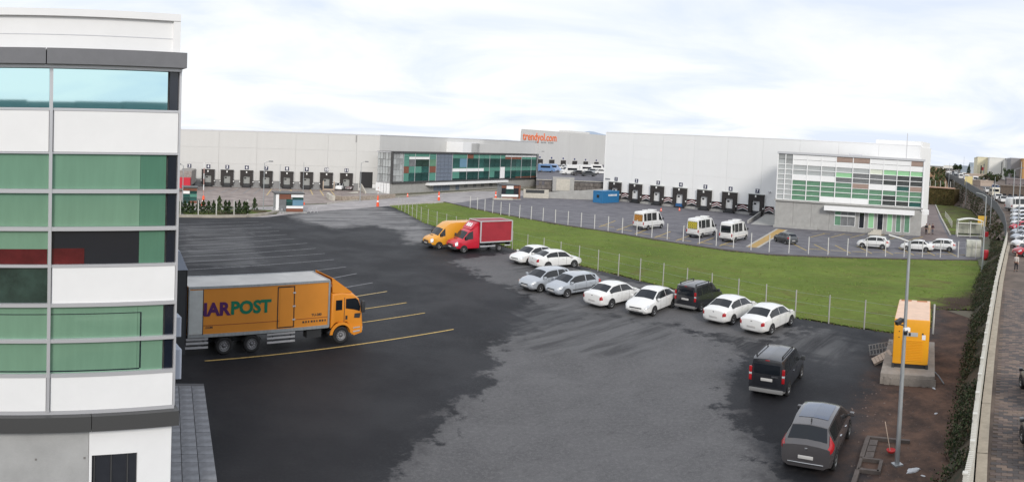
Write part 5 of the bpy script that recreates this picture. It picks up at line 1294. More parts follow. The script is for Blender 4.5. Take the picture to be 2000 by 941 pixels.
bxo('notice', gen, GW * .80, GW * .90, -.012, .0, GHt * .60, GHt * .70, text_white); bxo('socket', gen, GW * .80, GW * .84, -.03, .0, GHt * .705, GHt * .735, black_rub)
for a, b in ((.14, .74), (.14, .62)): bxo('lock', gen, GW * a, GW * a + .05, -.02, .0, GHt * b, GHt * b + .05, black_rub)
for y0 in (.2, 1.45, 2.7):
    bxo('side_door', gen, -.015, .0, y0, y0 + 1.15, .35, GHt - .15, gy); bxo('side_door', gen, GW, GW + .015, y0, y0 + 1.15, .35, GHt - .15, gy)
q = MB(); q.path([(GW + .02, .3, -.1), (GW + .3, .2, -.1), (GW + .6, -.1, -.25), (GW + .95, -.6, -.55)], .04, M('hose_grey', (.2, .21, .22), .6)); q.build('cable_hose', gen)
pd = thing('plinth', 'grey concrete plinth under the orange generator', 'plinth', (*GO, 0), GH)
q = MB(); q.cbox(-.55, GW + .42, -1.15, GL + .5, -.1, .6, concrete_lt if False else M('plinth_concrete', (.27, .24, .21), .9, var=.18, vscale=2, bump=.2), .03); q.build('block', pd)
rough = MB()
for i in range(26):
    x = -.55 + (GW + .97) * i / 26; rough.box(x, x + .18, -1.19 - random.random() * .03, -1.14, -.05 + random.random() * .1, .32 + random.random() * .12, MATS['plinth_concrete'])
rough.build('rough_face', pd)
# pallet and steel grating leaning on the plinth
wood = M('wood_pale', (.42, .33, .26), .8, var=.15, vscale=6, stretch=(1, 8, 1))
pl = thing('pallet', 'pale wooden pallet leaning against the left side of the generator', 'pallet')
for i in range(6): bxo('plank', pl, -.6 + i * .205, -.6 + i * .205 + .18, -.45, .45, .10, .12, wood)
for y0 in (-.43, -.05, .33): bxo('runner', pl, -.6, .6, y0, y0 + .1, .0, .10, wood)
p = G(1724, 708); pl.location = (p[0] - .1, p[1] - .1, .30); pl.rotation_euler = (radians(4), radians(-28), GH + .25)
gt = thing('steel_grating', 'grey steel grating standing behind the wooden pallet', 'grating')
q = MB()
for i in range(8): q.box(-.75 + i * .2, -.71 + i * .2, -.02, .02, 0, .62, galv)
for z in (0, .3, .6): q.box(-.77, .71, -.02, .02, z, z + .04, galv)
q.build('bars', gt); p = G(1722, 694); gt.location = (p[0], p[1], .12); gt.rotation_euler = (radians(-14), radians(-8), GH + .35)
# planter bed, spade, rubbish
pb = thing('tree_bed', 'broken concrete edged bed in the soil at the foot of the lamp post', 'bed', (*G(1716, 926), 0), radians(52))
kb = concrete_dk; kb2 = M('kerb_pale', (.12, .10, .09), .9, var=.2)
for a in [(-.05, .95, -.07, .07), (-.05, .95, .75, .87), (-.07, .07, .0, .8), (.9, 1.02, .0, .8), (1.05, 3.0, .72, .9), (3.0, 3.14, -1.0, .86), (-1.6, -.1, .72, .9)]: bxo('kerb_stone', pb, *a, -.05, .14, kb2)
for i in range(3): bxo('slab', pb, 1.15 + i * .6, 1.68 + i * .6, .36, .70, .0, .09, kb2)
sp = thing('shovel', 'red shovel with pale handle leaning at the concrete bed', 'shovel', (*G(1738, 888), .05), radians(20))
q = MB().tube((0, 0, .12), (.15, .45, 1.15), .02, .02, 6, wood); q.build('handle', sp)
q = MB(); q.lathe([(.001, .0), (.14, .02), (.2, .10), (.2, .13), (.14, .05), (.001, .03)], M('shovel_red', (.55, .03, .03), .5), 14, 'z', (0, -.05, .05)); q.build('blade', sp)
litter_w = M('litter_white', (.55, .56, .58), .7)
def crumple(u, v, s, label, name='litter', m=litter_w, z=0.01):
    bm = bmesh.new(); bmesh.ops.create_icosphere(bm, subdivisions=2, radius=1)
    for w in bm.verts: k = 1 + .45 * mnoise.noise(w.co * 2 + Vector((u, v, 0))); w.co = Vector((w.co.x * s * k * 1.5, w.co.y * s * k * .7, max(0, w.co.z * s * k * .4)))
    me = bpy.data.meshes.new(name); bm.to_mesh(me); bm.free(); me.materials.append(m)
    o = link(name, me, None, (*G(u, v), z), random.uniform(0, 3)); tag(o, label, 'rubbish' if m is litter_w else 'stone'); return o
crumple(1783, 920, .22, 'crumpled white sheet lying on the soil right of the lamp post foot', 'plastic_sheet')
crumple(1803, 930, .07, 'small white scrap right of the crumpled sheet'); crumple(1828, 808, .08, 'white scrap near the vegetated bank right of the generator plinth'); crumple(1824, 759, .11, 'white lump at the right corner of the generator plinth')
crumple(1874, 862, .12, 'pale scrap lying on the dark vegetated bank')
st_m = M('stones', (.14, .105, .09), .95, var=.3)
stones = MB(); SN = np.array([p[:2] for p in soil_polys[0]])
for i in range(420):
    u = random.uniform(1640, 1900); v = random.uniform(600, 960); x, y_ = G(u, v)
    s = random.uniform(.015, .06) * (1.5 if random.random() < .05 else 1)
    if u > 1660 + (760 - min(v, 760)) * .5:
        a = random.random() * 3; stones.add([(x + s * cos(a + k * 1.57) * random.uniform(.7, 1.2), y_ + s * sin(a + k * 1.57), 0) for k in range(4)] + [(x, y_, s * .8)], [(0, 1, 4), (1, 2, 4), (2, 3, 4), (3, 0, 4)], st_m)
o = stones.build('gravel'); stuff(o); tag(o, 'small stones scattered over the reddish soil around the generator', 'stones')

# ================================================================== LAMP POSTS
def lamp(label, u, v, top_v, arm=None, r=.09, z=0, head=True, R=None, cat='lamp post', name='lamp_post', group=None, cams=False, side=1):
    p = G(u, v, z) if R is None else atR(u, R)
    root = thing(name, label, cat, (p[0], p[1], z), 0, group)
    lo, hi = 0, 25
    for _ in range(30):
        mi = (lo + hi) / 2
        if P(p[0], p[1], z + mi)[1] > top_v: lo = mi
        else: hi = mi
    h = lo
    q = MB().tube((0, 0, 0), (0, 0, h), r, r * .55, 10, galv); q.box(-r * 1.8, r * 1.8, -r * 1.8, r * 1.8, -.02, .06, galv); q.build('pole', root)
    if arm is not None:
        az = atan2(p[0], p[1]); d = Vector((cos(az), -sin(az), 0)) * arm
        q = MB().path([(0, 0, h - .05), (d.x * .4, d.y * .4, h + abs(arm) * .16), (d.x, d.y, h + abs(arm) * .28)], r * .45, galv); q.build('arm', root)
        if head:
            q = MB().cbox(-.34, .34, -.14, .14, -.08, .08, M('lamp_head', (.16, .17, .18), .5), .04); o = q.build('lamp_head', root, (d.x * 1.1, d.y * 1.1, h + abs(arm) * .30)); o.rotation_euler = (0, 0, atan2(d.y, d.x))
    return root, h
big, bh = lamp('tall grey lamp post with two black cameras, in front of the orange generator', 1752, 908, 470, None, .10)
az = atan2(big.location.x, big.location.y); dl_ = Vector((-cos(az), sin(az), 0))
q = MB().path([(0, 0, bh - .05), (dl_.x * .4, dl_.y * .4, bh + .07), (dl_.x * .85, dl_.y * .85, bh + .17)], .04, M('arm_white', (.6, .6, .58), .5)); q.build('arm', big)
def h_at(x, y_, v):
    lo, hi = 0, 25
    for _ in range(30):
        mi = (lo + hi) / 2
        if P(x, y_, mi)[1] > v: lo = mi
        else: hi = mi
    return lo
bx0, by0 = big.location.x, big.location.y
for du_, vv, lb in ((-17, 628, 'upper left'), (-3, 646, 'lower')):
    hz = h_at(bx0, by0, vv); off = dl_ * (-du_ / 48.0)
    q = MB().cbox(-.20, .16, -.075, .075, -.075, .075, black_rub, .02); q.tube((.0, 0, 0), (-.26, 0, -.02), .07, .08, 10, dark_pl); q.box(-.22, .2, -.09, .09, .075, .095, dark_pl)
    o = q.build('security_camera', big, (off.x, off.y - .18, hz)); o.rotation_euler = (0, radians(12), radians(200 if du_ < -10 else 235))
    q = MB().tube((0, 0, hz - .16), (off.x, off.y - .16, hz - .08), .03, .03, 6, dark_pl); q.build('camera_arm', big)
bxo('junction_box', big, -.16, .10, -.24, -.1, h_at(bx0, by0, 645), h_at(bx0, by0, 638), text_white)
GLP = 'slim lamp posts around the goods yards'
lamp('slim lamp post left of the first gatehouse against the grey warehouse', 514, 410, 318, .9, .09, group=GLP)
lamp('slim lamp post beside the dark roller opening of the far warehouse', 703, 393, 318, .9, .09, group=GLP)
lamp('lamp post at the very left, behind the small brown kiosk', 356, 418, 323, -.6, .09, group=GLP)
lamp('lamp post on the raised yard before the distant warehouse', 1048, 345, 298, 1.2, .09, z=top, group=GLP)
def pole(label, u, v, tv, stripe=False, r=.05, cone=True):
    root, h = lamp(label, u, v, tv, None, r, cat='pole', name='flag_pole', group='red and white road poles')
    return root
# red and white barrier poles with orange delineators at their foot
or_c = M('delineator_orange', (.85, .10, .03), .5)
def delin(label, u, v, h=1.1, r=.28, pole_top=None):
    p = G(u, v); root = thing('delineator', label, 'traffic cone', (*p, 0), 0, 'orange road markers')
    q = MB().lathe([(r, 0), (r * .95, h * .25), (r * .62, h * .55), (r * .55, h * .9), (r * .2, h), (.001, h)], or_c, 12, 'z'); q.build('marker_body', root)
    q = MB().lathe([(r * .8, h * .40), (r * .66, h * .54)], text_white, 12, 'z'); q.build('reflective_band', root)
    if pole_top:
        hh = h_at(p[0], p[1], pole_top); n = 6
        for k in range(n): q = MB().tube((0, 0, h + (hh - h) * k / n), (0, 0, h + (hh - h) * (k + 1) / n), .07, .07, 6, text_white if k % 2 else M('faded_red', (.50, .30, .27), .6)); q.build('pole_section', root)
    return root
delin('orange marker with tall striped pole among the bays of the far yard, at left', 397, 401, 1.6, .34, 317)
delin('orange road marker with pole at the yard entrance beside the tip of the field', 737.5, 403, 1.9, .24, 362)
delin('orange road marker before the dark framed office', 857, 391, 1.7, .24); delin('orange road marker left of the right gatehouse', 968, 388, 1.6, .25)
delin('tiny orange marker on the ground before the stone wall', 1094, 382, .7, .2); delin('small orange marker by the low wall right of the gatehouse', 1059, 384, 1.0, .2); delin('small red marker on the paving before the concrete base of the office', 796, 384, .7, .2)
delin('small orange cone under the blue dock leveller of the white warehouse', 1327, 411, .55, .2); delin('small orange cone below the second and third docks of the white warehouse', 1291, 412, .55, .2)
for u, v0, v1, lb in ((545, 375, 321, 'left of the'), (591, 375, 316, 'right of the')):
    root, h = lamp('tall thin striped barrier pole rising ' + lb + ' first gatehouse', u, 402, v1, None, .06, cat='pole', name='barrier_pole')

# ================================================================== GATEHOUSES, CONTAINER, SHELTER
def gatehouse(label, u0, u1, v, dep, top_v, lay, hd=None):
    A = Vector(G(u0, v)); B = Vector(G(u1, v + .5)); hd = atan2((B - A).y, (B - A).x) if hd is None else hd; L = (B - A).length if hd is None else abs(onplane(u1, v, (A.x, A.y), hd)[0])
    root = thing('gatehouse', label, 'gatehouse', (A.x, A.y, 0), hd)
    Ht = onplane(u0, top_v, (A.x, A.y), hd)[1]
    q = MB().box(.1, L - .1, .14, dep, .1, Ht - .1, g_grey_inner); q.build('core', root)
    bxo('roof', root, -.15, L + .15, -.15, dep + .1, Ht - .08, Ht + .08, dark_cornice)
    for (a, b, z0, z1, mm) in lay:
        bxo('window_pane' if mm.name.startswith('glass') else 'wall_panel', root, L * a + .02, L * b - .02, .0, .13, Ht * z0 + .02, Ht * z1 - .02, mm)
    bxo('floor_slab', root, -.3, L + .5, -.5, dep, -.05, .12, concrete)
    return root, L, Ht
lay1 = [(0, .12, .03, 1 - .03, white_panel), (.12, .55, .84, .97, g_brown), (.12, .55, .70, .84, g_brown), (.55, 1, .80, .97, white_panel), (.12, .38, .10, .70, g_midgrey), (.38, .60, .55, .70, g_tmid), (.38, .60, .36, .55, g_tdark),
        (.60, 1, .68, .80, g_tdark), (.60, 1, .36, .68, g_lblue), (.38, 1, .22, .36, white_panel), (.38, 1, .04, .22, g_brown)]
g1_, L1, H1 = gatehouse('small gatehouse with brown, white and glass panels by the yard entrance', 538, 592, 415, 3.0, 377.5, lay1)
bxo('side_pane', g1_, L1, L1 + .05, .3, 2.6, 1.1, 2.2, g_dark); bxo('warning_light', g1_, L1 + .05, L1 + .2, 0, .15, 1.2, 1.6, or_c)
lay2 = [(0, .28, .78, .97, g_brown), (.28, .7, .72, .97, white_panel), (.7, 1, .78, .97, g_brown), (0, .25, .35, .78, g_dark), (.25, .5, .35, .72, g_tdark), (.5, .72, .35, .72, g_tdark), (.72, 1, .35, .78, g_dark), (0, 1, .18, .35, white_panel), (.05, .95, .02, .18, g_brown)]
g2_, L2, H2 = gatehouse('rounded white and brown gatehouse between the road and the low wall', 979, 1012, 389, 3.2, 361, lay2)
bxo('door_post', g2_, L2 + .05, L2 + .45, 0, 1.5, 0, H2, g_brown); bxo('base_kerb', g2_, -2.0, L2 * .6, -.9, -.2, -.02, .28, concrete_lt)
lay3 = [(0, .48, .80, .97, g_brown), (.48, 1, .80, .97, g_brown), (0, .48, .62, .80, white_panel), (.48, 1, .62, .80, g_tdark), (0, .48, .42, .62, g_tmid), (.48, 1, .42, .62, g_teal), (0, .48, .2, .42, g_tdark), (.48, 1, .2, .42, g_tmid), (0, .48, .03, .2, g_tdark), (.48, 1, .03, .2, g_brown)]
gatehouse('brown and teal kiosk at the far left edge of the goods yard', 357, 384.5, 398, 3.0, 366, lay3)
# barrier gear next to the first gatehouse
br = thing('bicycle_rack', 'small pale steel rack at the right side of the first gatehouse', 'rack', (*G(600, 415), 0), radians(20))
q = MB()
for k in range(3): q.path([(k * .55, 0, 0), (k * .55 + .25, 0, .75), (k * .55 + .5, 0, 0)], .03, alu)
q.build('frame', br)
br2 = copy_tree(br); br2['label'] = 'small pale steel rack at the left foot of the first gatehouse'; br2.location = (*G(533, 416), 0)

# blue container
cont_b = M('container_blue', (.03, .17, .36), .5, var=.08)
kA = Vector(G(1176, 397)); KH = radians(42)
ct = thing('container', 'blue shipping container with white letters at the first dock of the white warehouse', 'container', (kA.x, kA.y, 0), KH)
kl = onplane(1208, 394, (kA.x, kA.y), KH)[0]; kl = max(4.5, min(kl, 6.5)); kh = 2.5; kw = 2.5
q = MB(); n = 16
for i in range(n):
    a = kl * i / n; b = kl * (i + 1) / n; q.box(a, a + (b - a) * .5, .0, .1, .15, kh - .1, cont_b); q.box(a + (b - a) * .5, b, .06, .1, .15, kh - .1, cont_b)
for i in range(6): q.box(-.0, .05 if i % 2 else .0001, .1 + kw * i / 6.5, .1 + kw * (i + 1) / 6.5, .15, kh - .1, cont_b)
q.box(.03, kl, .1, kw, .12, kh, cont_b); q.build('shell', ct)
q = MB()
for x in (-.06, kl - .06):
    for yy in (-.02, kw - .08): q.box(x, x + .14, yy, yy + .14, 0, kh + .02, cont_b)
for z in (.02, kh - .1): q.box(-.05, kl + .06, -.025, .1, z, z + .13, cont_b); q.box(-.065, .08, .1, kw, z, z + .13, cont_b)
q.build('frame', ct)
q = MB()
for i in range(7): q.box(kl * .36 + i * .42, kl * .36 + i * .42 + .26, -.03, -.01, 1.45, 1.85, text_white)
stuff(q.build('container_lettering', ct)); bxo('end_hatch', ct, -.09, -.03, .9, 1.5, 1.1, 1.7, black_rub)

# bus shelter at right
shp = G(1870, 462); SH = radians(8)
sh = thing('bus_shelter', 'white framed glass bus shelter with curved roof on the lot by the lawn', 'shelter', (shp[0], shp[1], 0), atan2(G(1920, 464)[1] - shp[1], G(1920, 464)[0] - shp[0]))
sl = hypot(G(1919, 464)[0] - shp[0], G(1919, 464)[1] - shp[1]); sh_h = h_at(shp[0], shp[1], 431)
fr_w = M('frame_white', (.66, .66, .60), .5)
for x in (0, sl / 2, sl):
    for yy in (0, 1.6): bxo('post', sh, x - .06, x + .06, yy - .06, yy + .06, 0, sh_h, fr_w)
q = MB(); n = 10
for i in range(n):
    a0, a1 = i / n, (i + 1) / n; z0 = sh_h + .38 * sin(pi * a0); z1 = sh_h + .38 * sin(pi * a1)
    q.add([(sl * a0, -.3, z0), (sl * a1, -.3, z1), (sl * a1, 1.9, z1), (sl * a0, 1.9, z0), (sl * a0, -.3, z0 + .1), (sl * a1, -.3, z1 + .1), (sl * a1, 1.9, z1 + .1), (sl * a0, 1.9, z0 + .1)], [(0, 1, 2, 3), (7, 6, 5, 4), (0, 4, 5, 1), (3, 2, 6, 7)], fr_w)
q.build('roof', sh)
sg = M('shelter_glass', (.42, .43, .36), .12, var=.1)
for k in range(2): bxo('glass_panel', sh, sl * k / 2 + .07, sl * (k + 1) / 2 - .07, 1.5, 1.54, .3, sh_h - .5, sg)
bxo('rail', sh, 0, sl, -.04, .04, .15, .27, fr_w); bxo('rail', sh, 0, sl, -.04, .04, sh_h - .42, sh_h - .25, fr_w); bxo('bench', sh, .3, sl - .3, 1.1, 1.4, .4, .48, dark_pl)
o = thing('sign_board', 'yellow sign board standing right behind the bus shelter', 'sign', (*G(1917, 452), 0), radians(-10)); bxo('board', o, -.9, .9, 0, .08, 1.0, 2.9, M('sign_yellow', (.62, .38, .05), .5)); bxo('leg', o, -.7, -.6, 0, .08, 0, 1, galv); bxo('leg', o, .6, .7, 0, .08, 0, 1, galv)
# pale transparent booth
o = thing('booth', 'pale glazed booth behind the field fence at the bus shelter', 'booth', (*G(1887, 501), 0), radians(-35))
bxo('wall', o, 0, 1.9, 0, 1.3, 0, 1.85, M('booth_pale', (.42, .42, .36), .35, var=.25, vscale=.8)); q = MB().lathe([(.75, -.98), (.75, .98)], MATS['booth_pale'], 16, 'y', (0, 0, 0)); ob = q.build('curved_roof', o, (.95, .65, 1.5)); ob.rotation_euler = (0, 0, pi / 2); bxo('frame', o, -.05, 0, -.05, 1.35, 0, 1.9, galv); bxo('frame', o, 1.9, 1.95, -.05, 1.35, 0, 1.9, galv)
lamp('grey lamp post between the bus shelter and the bank, foot at the field corner', 1918, 530, 383, -1.2, .10, head=False)
lamp('thinner grey lamp post behind the bus shelter on the green bank', 1933, 452, 380, None, .08)
lamp('pale lamp post with floodlight at the edge of the small lawn', 1885, 406, 344, None, .09)
o = thing('hydrant_box', 'red box on a post right of the bus shelter', 'box', (*G(1926, 468), 0)); bxo('cabinet', o, -.25, .25, -.2, .2, .5, 1.3, M('signal_red', (.5, .02, .03), .5)); bxo('leg', o, -.05, .05, -.05, .05, 0, .5, galv)
o = thing('barrel', 'red drum at the field corner next to the lamp post', 'drum', (*G(1925, 507), 0)); q = MB().lathe([(.001, 0), (.32, 0), (.34, .3), (.32, .6), (.34, .9), (.32, 1.25), (.001, 1.25)], MATS['signal_red'], 14, 'z'); q.build('drum_body', o)

# ================================================================== SHRUBS ON THE VERGE
lf = [M('leaf_dark', (.028, .05, .018), .7, spec=.25), M('leaf_mid', (.05, .085, .025), .7, spec=.25), M('leaf_light', (.09, .13, .035), .7, spec=.25), M('leaf_brown', (.10, .075, .04), .8, spec=.2)]
bark = M('bark', (.10, .075, .055), .9)
def conifer(label, u, v, h, r, kinds=(0, 0, 1), z=.05, n=420):
    p = G(u, v); root = thing('shrub', label, 'shrub', (*p, z), 0, 'row of shrubs behind the kerb')
    MB().tube((0, 0, 0), (0, 0, h * .8), .05, .02, 6, bark).build('trunk', root)
    it = []
    for i in range(n):
        t = random.random() ** .8; rr = r * (1 - t) ** .6 * sqrt(random.uniform(.35, 1)) * (.8 + .35 * sin(t * 17 + u)); a = random.uniform(0, 2 * pi)
        it.append((cos(a) * rr, sin(a) * rr, .1 + t * h * .95, random.uniform(.08, .17), random.choice(kinds)))
    leaf_mesh('foliage', it, lf, root)
    return root
names = ['first', 'second', 'third', 'fourth', 'fifth', 'sixth', 'seventh', 'eighth', 'ninth', 'tenth', 'eleventh', 'twelfth', 'thirteenth', 'fourteenth', 'fifteenth']
us = [352, 361, 369, 376, 387, 397, 407, 417, 428, 440, 447, 459, 467, 477, 482]
for i, u in enumerate(us):
    big_ = u in (428,)
    conifer(('tall light green shrub, largest of the row behind the kerb' if big_ else ('dark conical shrub, %s from the left end of the row behind the kerb' % names[i])), u, 419, 2.6 if big_ else random.uniform(1.7, 2.0), .75 if big_ else random.uniform(.5, .65), (1, 1, 2) if big_ else (0, 0, 1), n=520)
conifer('lone dark shrub at the right end of the row behind the kerb', 497, 412, 1.9, .55, (0, 1))

# ================================================================== RIGHT-HAND BANK, WALL, FENCE, PAVEMENT
Z2 = 1.5
E_ = gp([(1914, 975), (1918, 900), (1926, 800), (1936, 700), (1946, 620), (1956, 550), (1966, 500), (1971, 478)], Z2)     # pavement edge (pale wall)
E_ = [(E_[0][0] - 12, E_[0][1] - 12)] + E_
E2R = [(1973, 98.7), (1967, 116), (1952, 138), (1925, 160), (1895, 188), (1878, 222), (1862, 264), (1838, 375), (1825, 462)]
E2 = [(*atR(u, R), zf(R)) for u, R in E2R]
pav = NT('paver_bed'); pav.l(pav.mix(pav.ramp(pav.noise(.5, 7, .7), .3, .7), (.085, .066, .055), (.17, .13, .105)), pav.b.inputs['Base Color']); pav.b.inputs['Roughness'].default_value = .9
far_edge = gp([(2300, 380), (2400, 480), (2700, 800)], Z2)
q = MB(); q.poly(E_ + [E2[0][:2], atR(2030, 100), atR(2130, 100), (60, 20), (40, -10), (E_[0][0] + 3, E_[0][1] - 3)], Z2, pav.m); pv = q.build('pavement'); structure(pv, 'brown block paving beside the white railing')
RS = [98.7, 107, 116, 127, 138, 149, 160, 174, 188, 222, 264, 318, 375, 462, 700, 1100]
vs = []; fs = []
for R in RS:
    uL = float(np.interp(R, [r for _, r in E2R], [u for u, _ in E2R])) if R < 462 else 1825
    for k in range(11): p = atR(uL + (2140 - uL) * k / 10, R); vs.append((p[0], p[1], zf(R) - (.01 if R < 99 else 0)))
for i in range(len(RS) - 1):
    for k in range(10): fs.append((i * 11 + k, i * 11 + k + 1, (i + 1) * 11 + k + 1, (i + 1) * 11 + k))
structure(MB().add(vs, fs, pav.m, True).build('land', fix=False), 'brown ground rising along the street')
# individual pavers near the camera
bk = [M('paver_%d' % i, c, .85, var=.15, vscale=8) for i, c in enumerate([(.13, .10, .09), (.17, .13, .11), (.10, .085, .08), (.20, .15, .12), (.085, .075, .075)])]
e0 = Vector(E_[2]); e1 = Vector(E_[5]); d = (e1 - e0).normalized(); n_ = Vector((d.y, -d.x)); ang = atan2(d.y, d.x)
pv_me = [MB().cbox(-.19, .19, -.09, .09, -.02, .018, m, .006).mesh('paver') for m in bk]
cnt = 0; rest = MB(); cells = []
o0 = Vector(E_[1])
for i in range(0, 190):
    for k in range(24):
        c_ = o0 + d * (-1 + i * .2) + n_ * (.45 + k * .4 + (.2 if i % 2 else 0)); pr_ = P(c_.x, c_.y, Z2)
        if pr_[0] < 2010 and 530 < pr_[1] < 960: cells.append((c_.length, c_))
cells.sort(key=lambda t: t[0])
for i, (_, c_) in enumerate(cells):
    if i < 295:
        o = link('paver', random.choice(pv_me), pv, (c_.x, c_.y, Z2 + random.uniform(0, .006))); o.rotation_euler = (0, 0, ang + pi / 2)
    else:
        vx = []
        for sx, sy in ((-.19, -.09), (.19, -.09), (.19, .09), (-.19, .09)): w = n_ * sx + d * sy; vx.append((c_.x + w.x, c_.y + w.y, Z2 + .018))
        rest.add(vx + [(a, b, Z2) for a, b, _ in vx], [(0, 1, 2, 3), (0, 1, 5, 4), (1, 2, 6, 5), (2, 3, 7, 6), (3, 0, 4, 7)], random.choice(bk))
if rest.v: o = rest.build('pavers', pv); stuff(o)
# coping wall under the railing
cw = thing('low_wall', 'cream low wall carrying the white railing along the block paving', 'wall')
cop = M('coping_cream', (.38, .33, .26), .8, var=.15, vscale=3)
strip(E_, .38, -.3, Z2 + .28, cop, 'wall_body', cw)
rl = thing('railing', 'long white steel railing of narrow pales between the green bank and the block paving', 'railing')
wr = M('rail_white', (.60, .585, .53), .6, var=.1)
off = []
for a, b in zip(E_[:-1], E_[1:]):
    dd = (Vector(b) - Vector(a)).normalized(); off.append((Vector(a) + Vector((-dd.y, dd.x)) * .34, dd))
pts_r = [o_[0] for o_ in off] + [Vector(E_[-1]) + Vector((-off[-1][1].y, off[-1][1].x)) * .34]
pm_ = MB().box(-.02, .02, -.09, .09, 0, 1.5, wr).mesh('pale'); po_ = MB().box(-.06, .06, -.06, .06, -.4, 1.75, wr).box(-.08, .08, -.08, .08, 1.75, 1.80, wr).mesh('post')
dist_ = 0; last_post = 0; tot = 0; restp = MB(); rail = MB()
for a, b in zip(pts_r[:-1], pts_r[1:]):
    L = (b - a).length; dd = (b - a) / L; an = atan2(dd.y, dd.x); s = 0
    for z in (.25, 1.15): rail.tube((a.x, a.y, Z2 + z), (b.x, b.y, Z2 + z), .03, .03, 5, wr)
    while s < L:
        p = a + dd * s; vis = P(p.x, p.y, Z2 + 1)[1] < 980
        if vis:
            if tot < 280: o = link('pale', pm_, rl, (p.x, p.y, Z2), an); tot += 1
            else: restp.box(p.x - .03, p.x + .03, p.y - .03, p.y + .03, Z2, Z2 + 1.35, wr)
            if dist_ - last_post > 2.3: link('post', po_, rl, (p.x, p.y, Z2), an); last_post = dist_
        s += .13; dist_ += .13
rail.build('rail', rl)
if restp.v: stuff(restp.build('pales', rl))
# grey mesh fence along the road further on
mf = thing('mesh_fence', 'long dark grey bar fence following the road above the rocky bank', 'fence')
fg = M('fence_grey', (.17, .175, .18), .6)
q = MB(); qs = MB(); pm2 = MB().box(-.05, .05, -.05, .05, 0, 2.2, fg).mesh('post')
ns = 0
for a, b in zip(E2[:-1], E2[1:]):
    a = Vector(a); b = Vector(b); L = (b - a).length; dd = (b - a) / L; s = 0
    step = .16 if L < 60 else .35
    while s < L:
        p = a + dd * s; qs.box(p.x - .035, p.x + .035, p.y - .035, p.y + .035, p.z + .1, p.z + 2.0, fg); s += step
    for z in (.1, 1.0, 2.0): q.tube((a.x, a.y, a.z + z), (b.x, b.y, b.z + z), .03, .03, 4, fg)
    s = 0
    while s < min(L, 120): p = a + dd * s; link('post', pm2, mf, (p.x, p.y, p.z)); s += 3.0
q.build('rails', mf); stuff(qs.build('bars', mf, fix=False))
# bank from the yard and lots up to the pavement edge
bank_m = NT('bank_soil'); bank_m.l(bank_m.mix(bank_m.ramp(bank_m.noise(.9, 8, .75), .35, .65), (.026, .034, .017), (.085, .060, .040)), bank_m.b.inputs['Base Color']); bank_m.b.inputs['Roughness'].default_value = .95
rock_m = NT('bank_rock'); rock_m.l(rock_m.mix(rock_m.ramp(rock_m.noise(.45, 8, .75), .35, .62), (.035, .04, .022), (.22, .165, .14)), rock_m.b.inputs['Base Color']); rock_m.b.inputs['Roughness'].default_value = .95
lowv = gp([(1822, 1000), (1855, 900), (1872, 800), (1890, 700), (1903, 620), (1905, 560), (1925, 520), (1935, 490), (1938, 470)])
lowv = [(lowv[0][0] - 8, lowv[0][1] - 9)] + lowv
hiv = [(p[0] - .35 * 0, p[1]) for p in [tuple(v) for v in pts_r]]
def resample(pts, n):
    P_ = [Vector((p[0], p[1], p[2] if len(p) > 2 else -99)) for p in pts]; L = [0]
    for a, b in zip(P_[:-1], P_[1:]): L.append(L[-1] + (b - a).length)
    out = []
    for i in range(n):
        t = L[-1] * i / (n - 1); k = max(j for j in range(len(L)) if L[j] <= t + 1e-6); k = min(k, len(P_) - 2)
        out.append(P_[k].lerp(P_[k + 1], (t - L[k]) / (L[k + 1] - L[k] + 1e-9)))
    return out
def bank(name, lo, hi, z0, z1, n, m, mat, amp, label, seed=0):
    A = resample(lo, n); B = resample(hi, n); vs = []; fs = []
    for i in range(n):
        for j in range(m + 1):
            if B[i].z > -50: z1 = B[i].z
            t = j / m; p = A[i].lerp(B[i], t); e = sin(pi * t)
            z = z0 + (z1 - z0) * (t ** .8) + amp * e * mnoise.fractal(Vector((p.x * .5 + seed, p.y * .5, 0)), 1, 2, 4)
            vs.append((p.x, p.y, z if 0 < j < m else (z0 - .02 if j == 0 else z1)))
    for i in range(n - 1):
        for j in range(m): fs.append((i * (m + 1) + j, i * (m + 1) + j + 1, (i + 1) * (m + 1) + j + 1, (i + 1) * (m + 1) + j))
    q = MB().add(vs, fs, mat, True); o = q.build(name, fix=False); structure(o, label); return vs
bv = bank('terrain', lowv, hiv, .0, Z2 - .05, 160, 14, bank_m.m, .55, 'dark overgrown bank rising to the white railing')
lowf = gp([(1938, 470), (1915, 430), (1898, 412), (1872, 402), (1862, 402)]); lowf += [atR(1858, 222)]
hif = [tuple(e) for e in E2[:7]]
bv2 = bank('terrain', lowf, hif, .0, Z2 + .15, 120, 10, rock_m.m, 1.1, 'rocky brown bank under the grey bar fence', 5)
it = []
def scatter(vs, n, smin, smax, kinds, dens=0.0):
    V = len(vs); k = 0
    while k < n:
        v = vs[random.randrange(V)]; x = v[0] + random.uniform(-.35, .35); y_ = v[1] + random.uniform(-.35, .35)
        nn = mnoise.noise(Vector((x * .45, y_ * .45, 1)))
        if nn > dens: it.append((x, y_, v[2] + random.uniform(-.02, .16) + .2 * max(0, nn), random.uniform(smin, smax), random.choice(kinds)))
        k += 1
scatter(bv, 75000, .03, .10, (0, 0, 1, 1, 1, 3, 3), -.10)
o = leaf_mesh('vegetation', it, [M('creeper_dark', (.032, .048, .022), .7, spec=.25), M('creeper_mid', (.065, .085, .036), .7, spec=.25), lf[2], M('creeper_dry', (.12, .09, .055), .8)]); stuff(o); tag(o, 'dark green creepers covering the bank below the white railing', 'creepers')
it = []; scatter(bv2, 20000, .08, .22, (0, 1, 3, 3), .05)
o = leaf_mesh('undergrowth', it, lf); stuff(o); tag(o, 'scrub growing on the rocky bank below the grey fence', 'scrub')

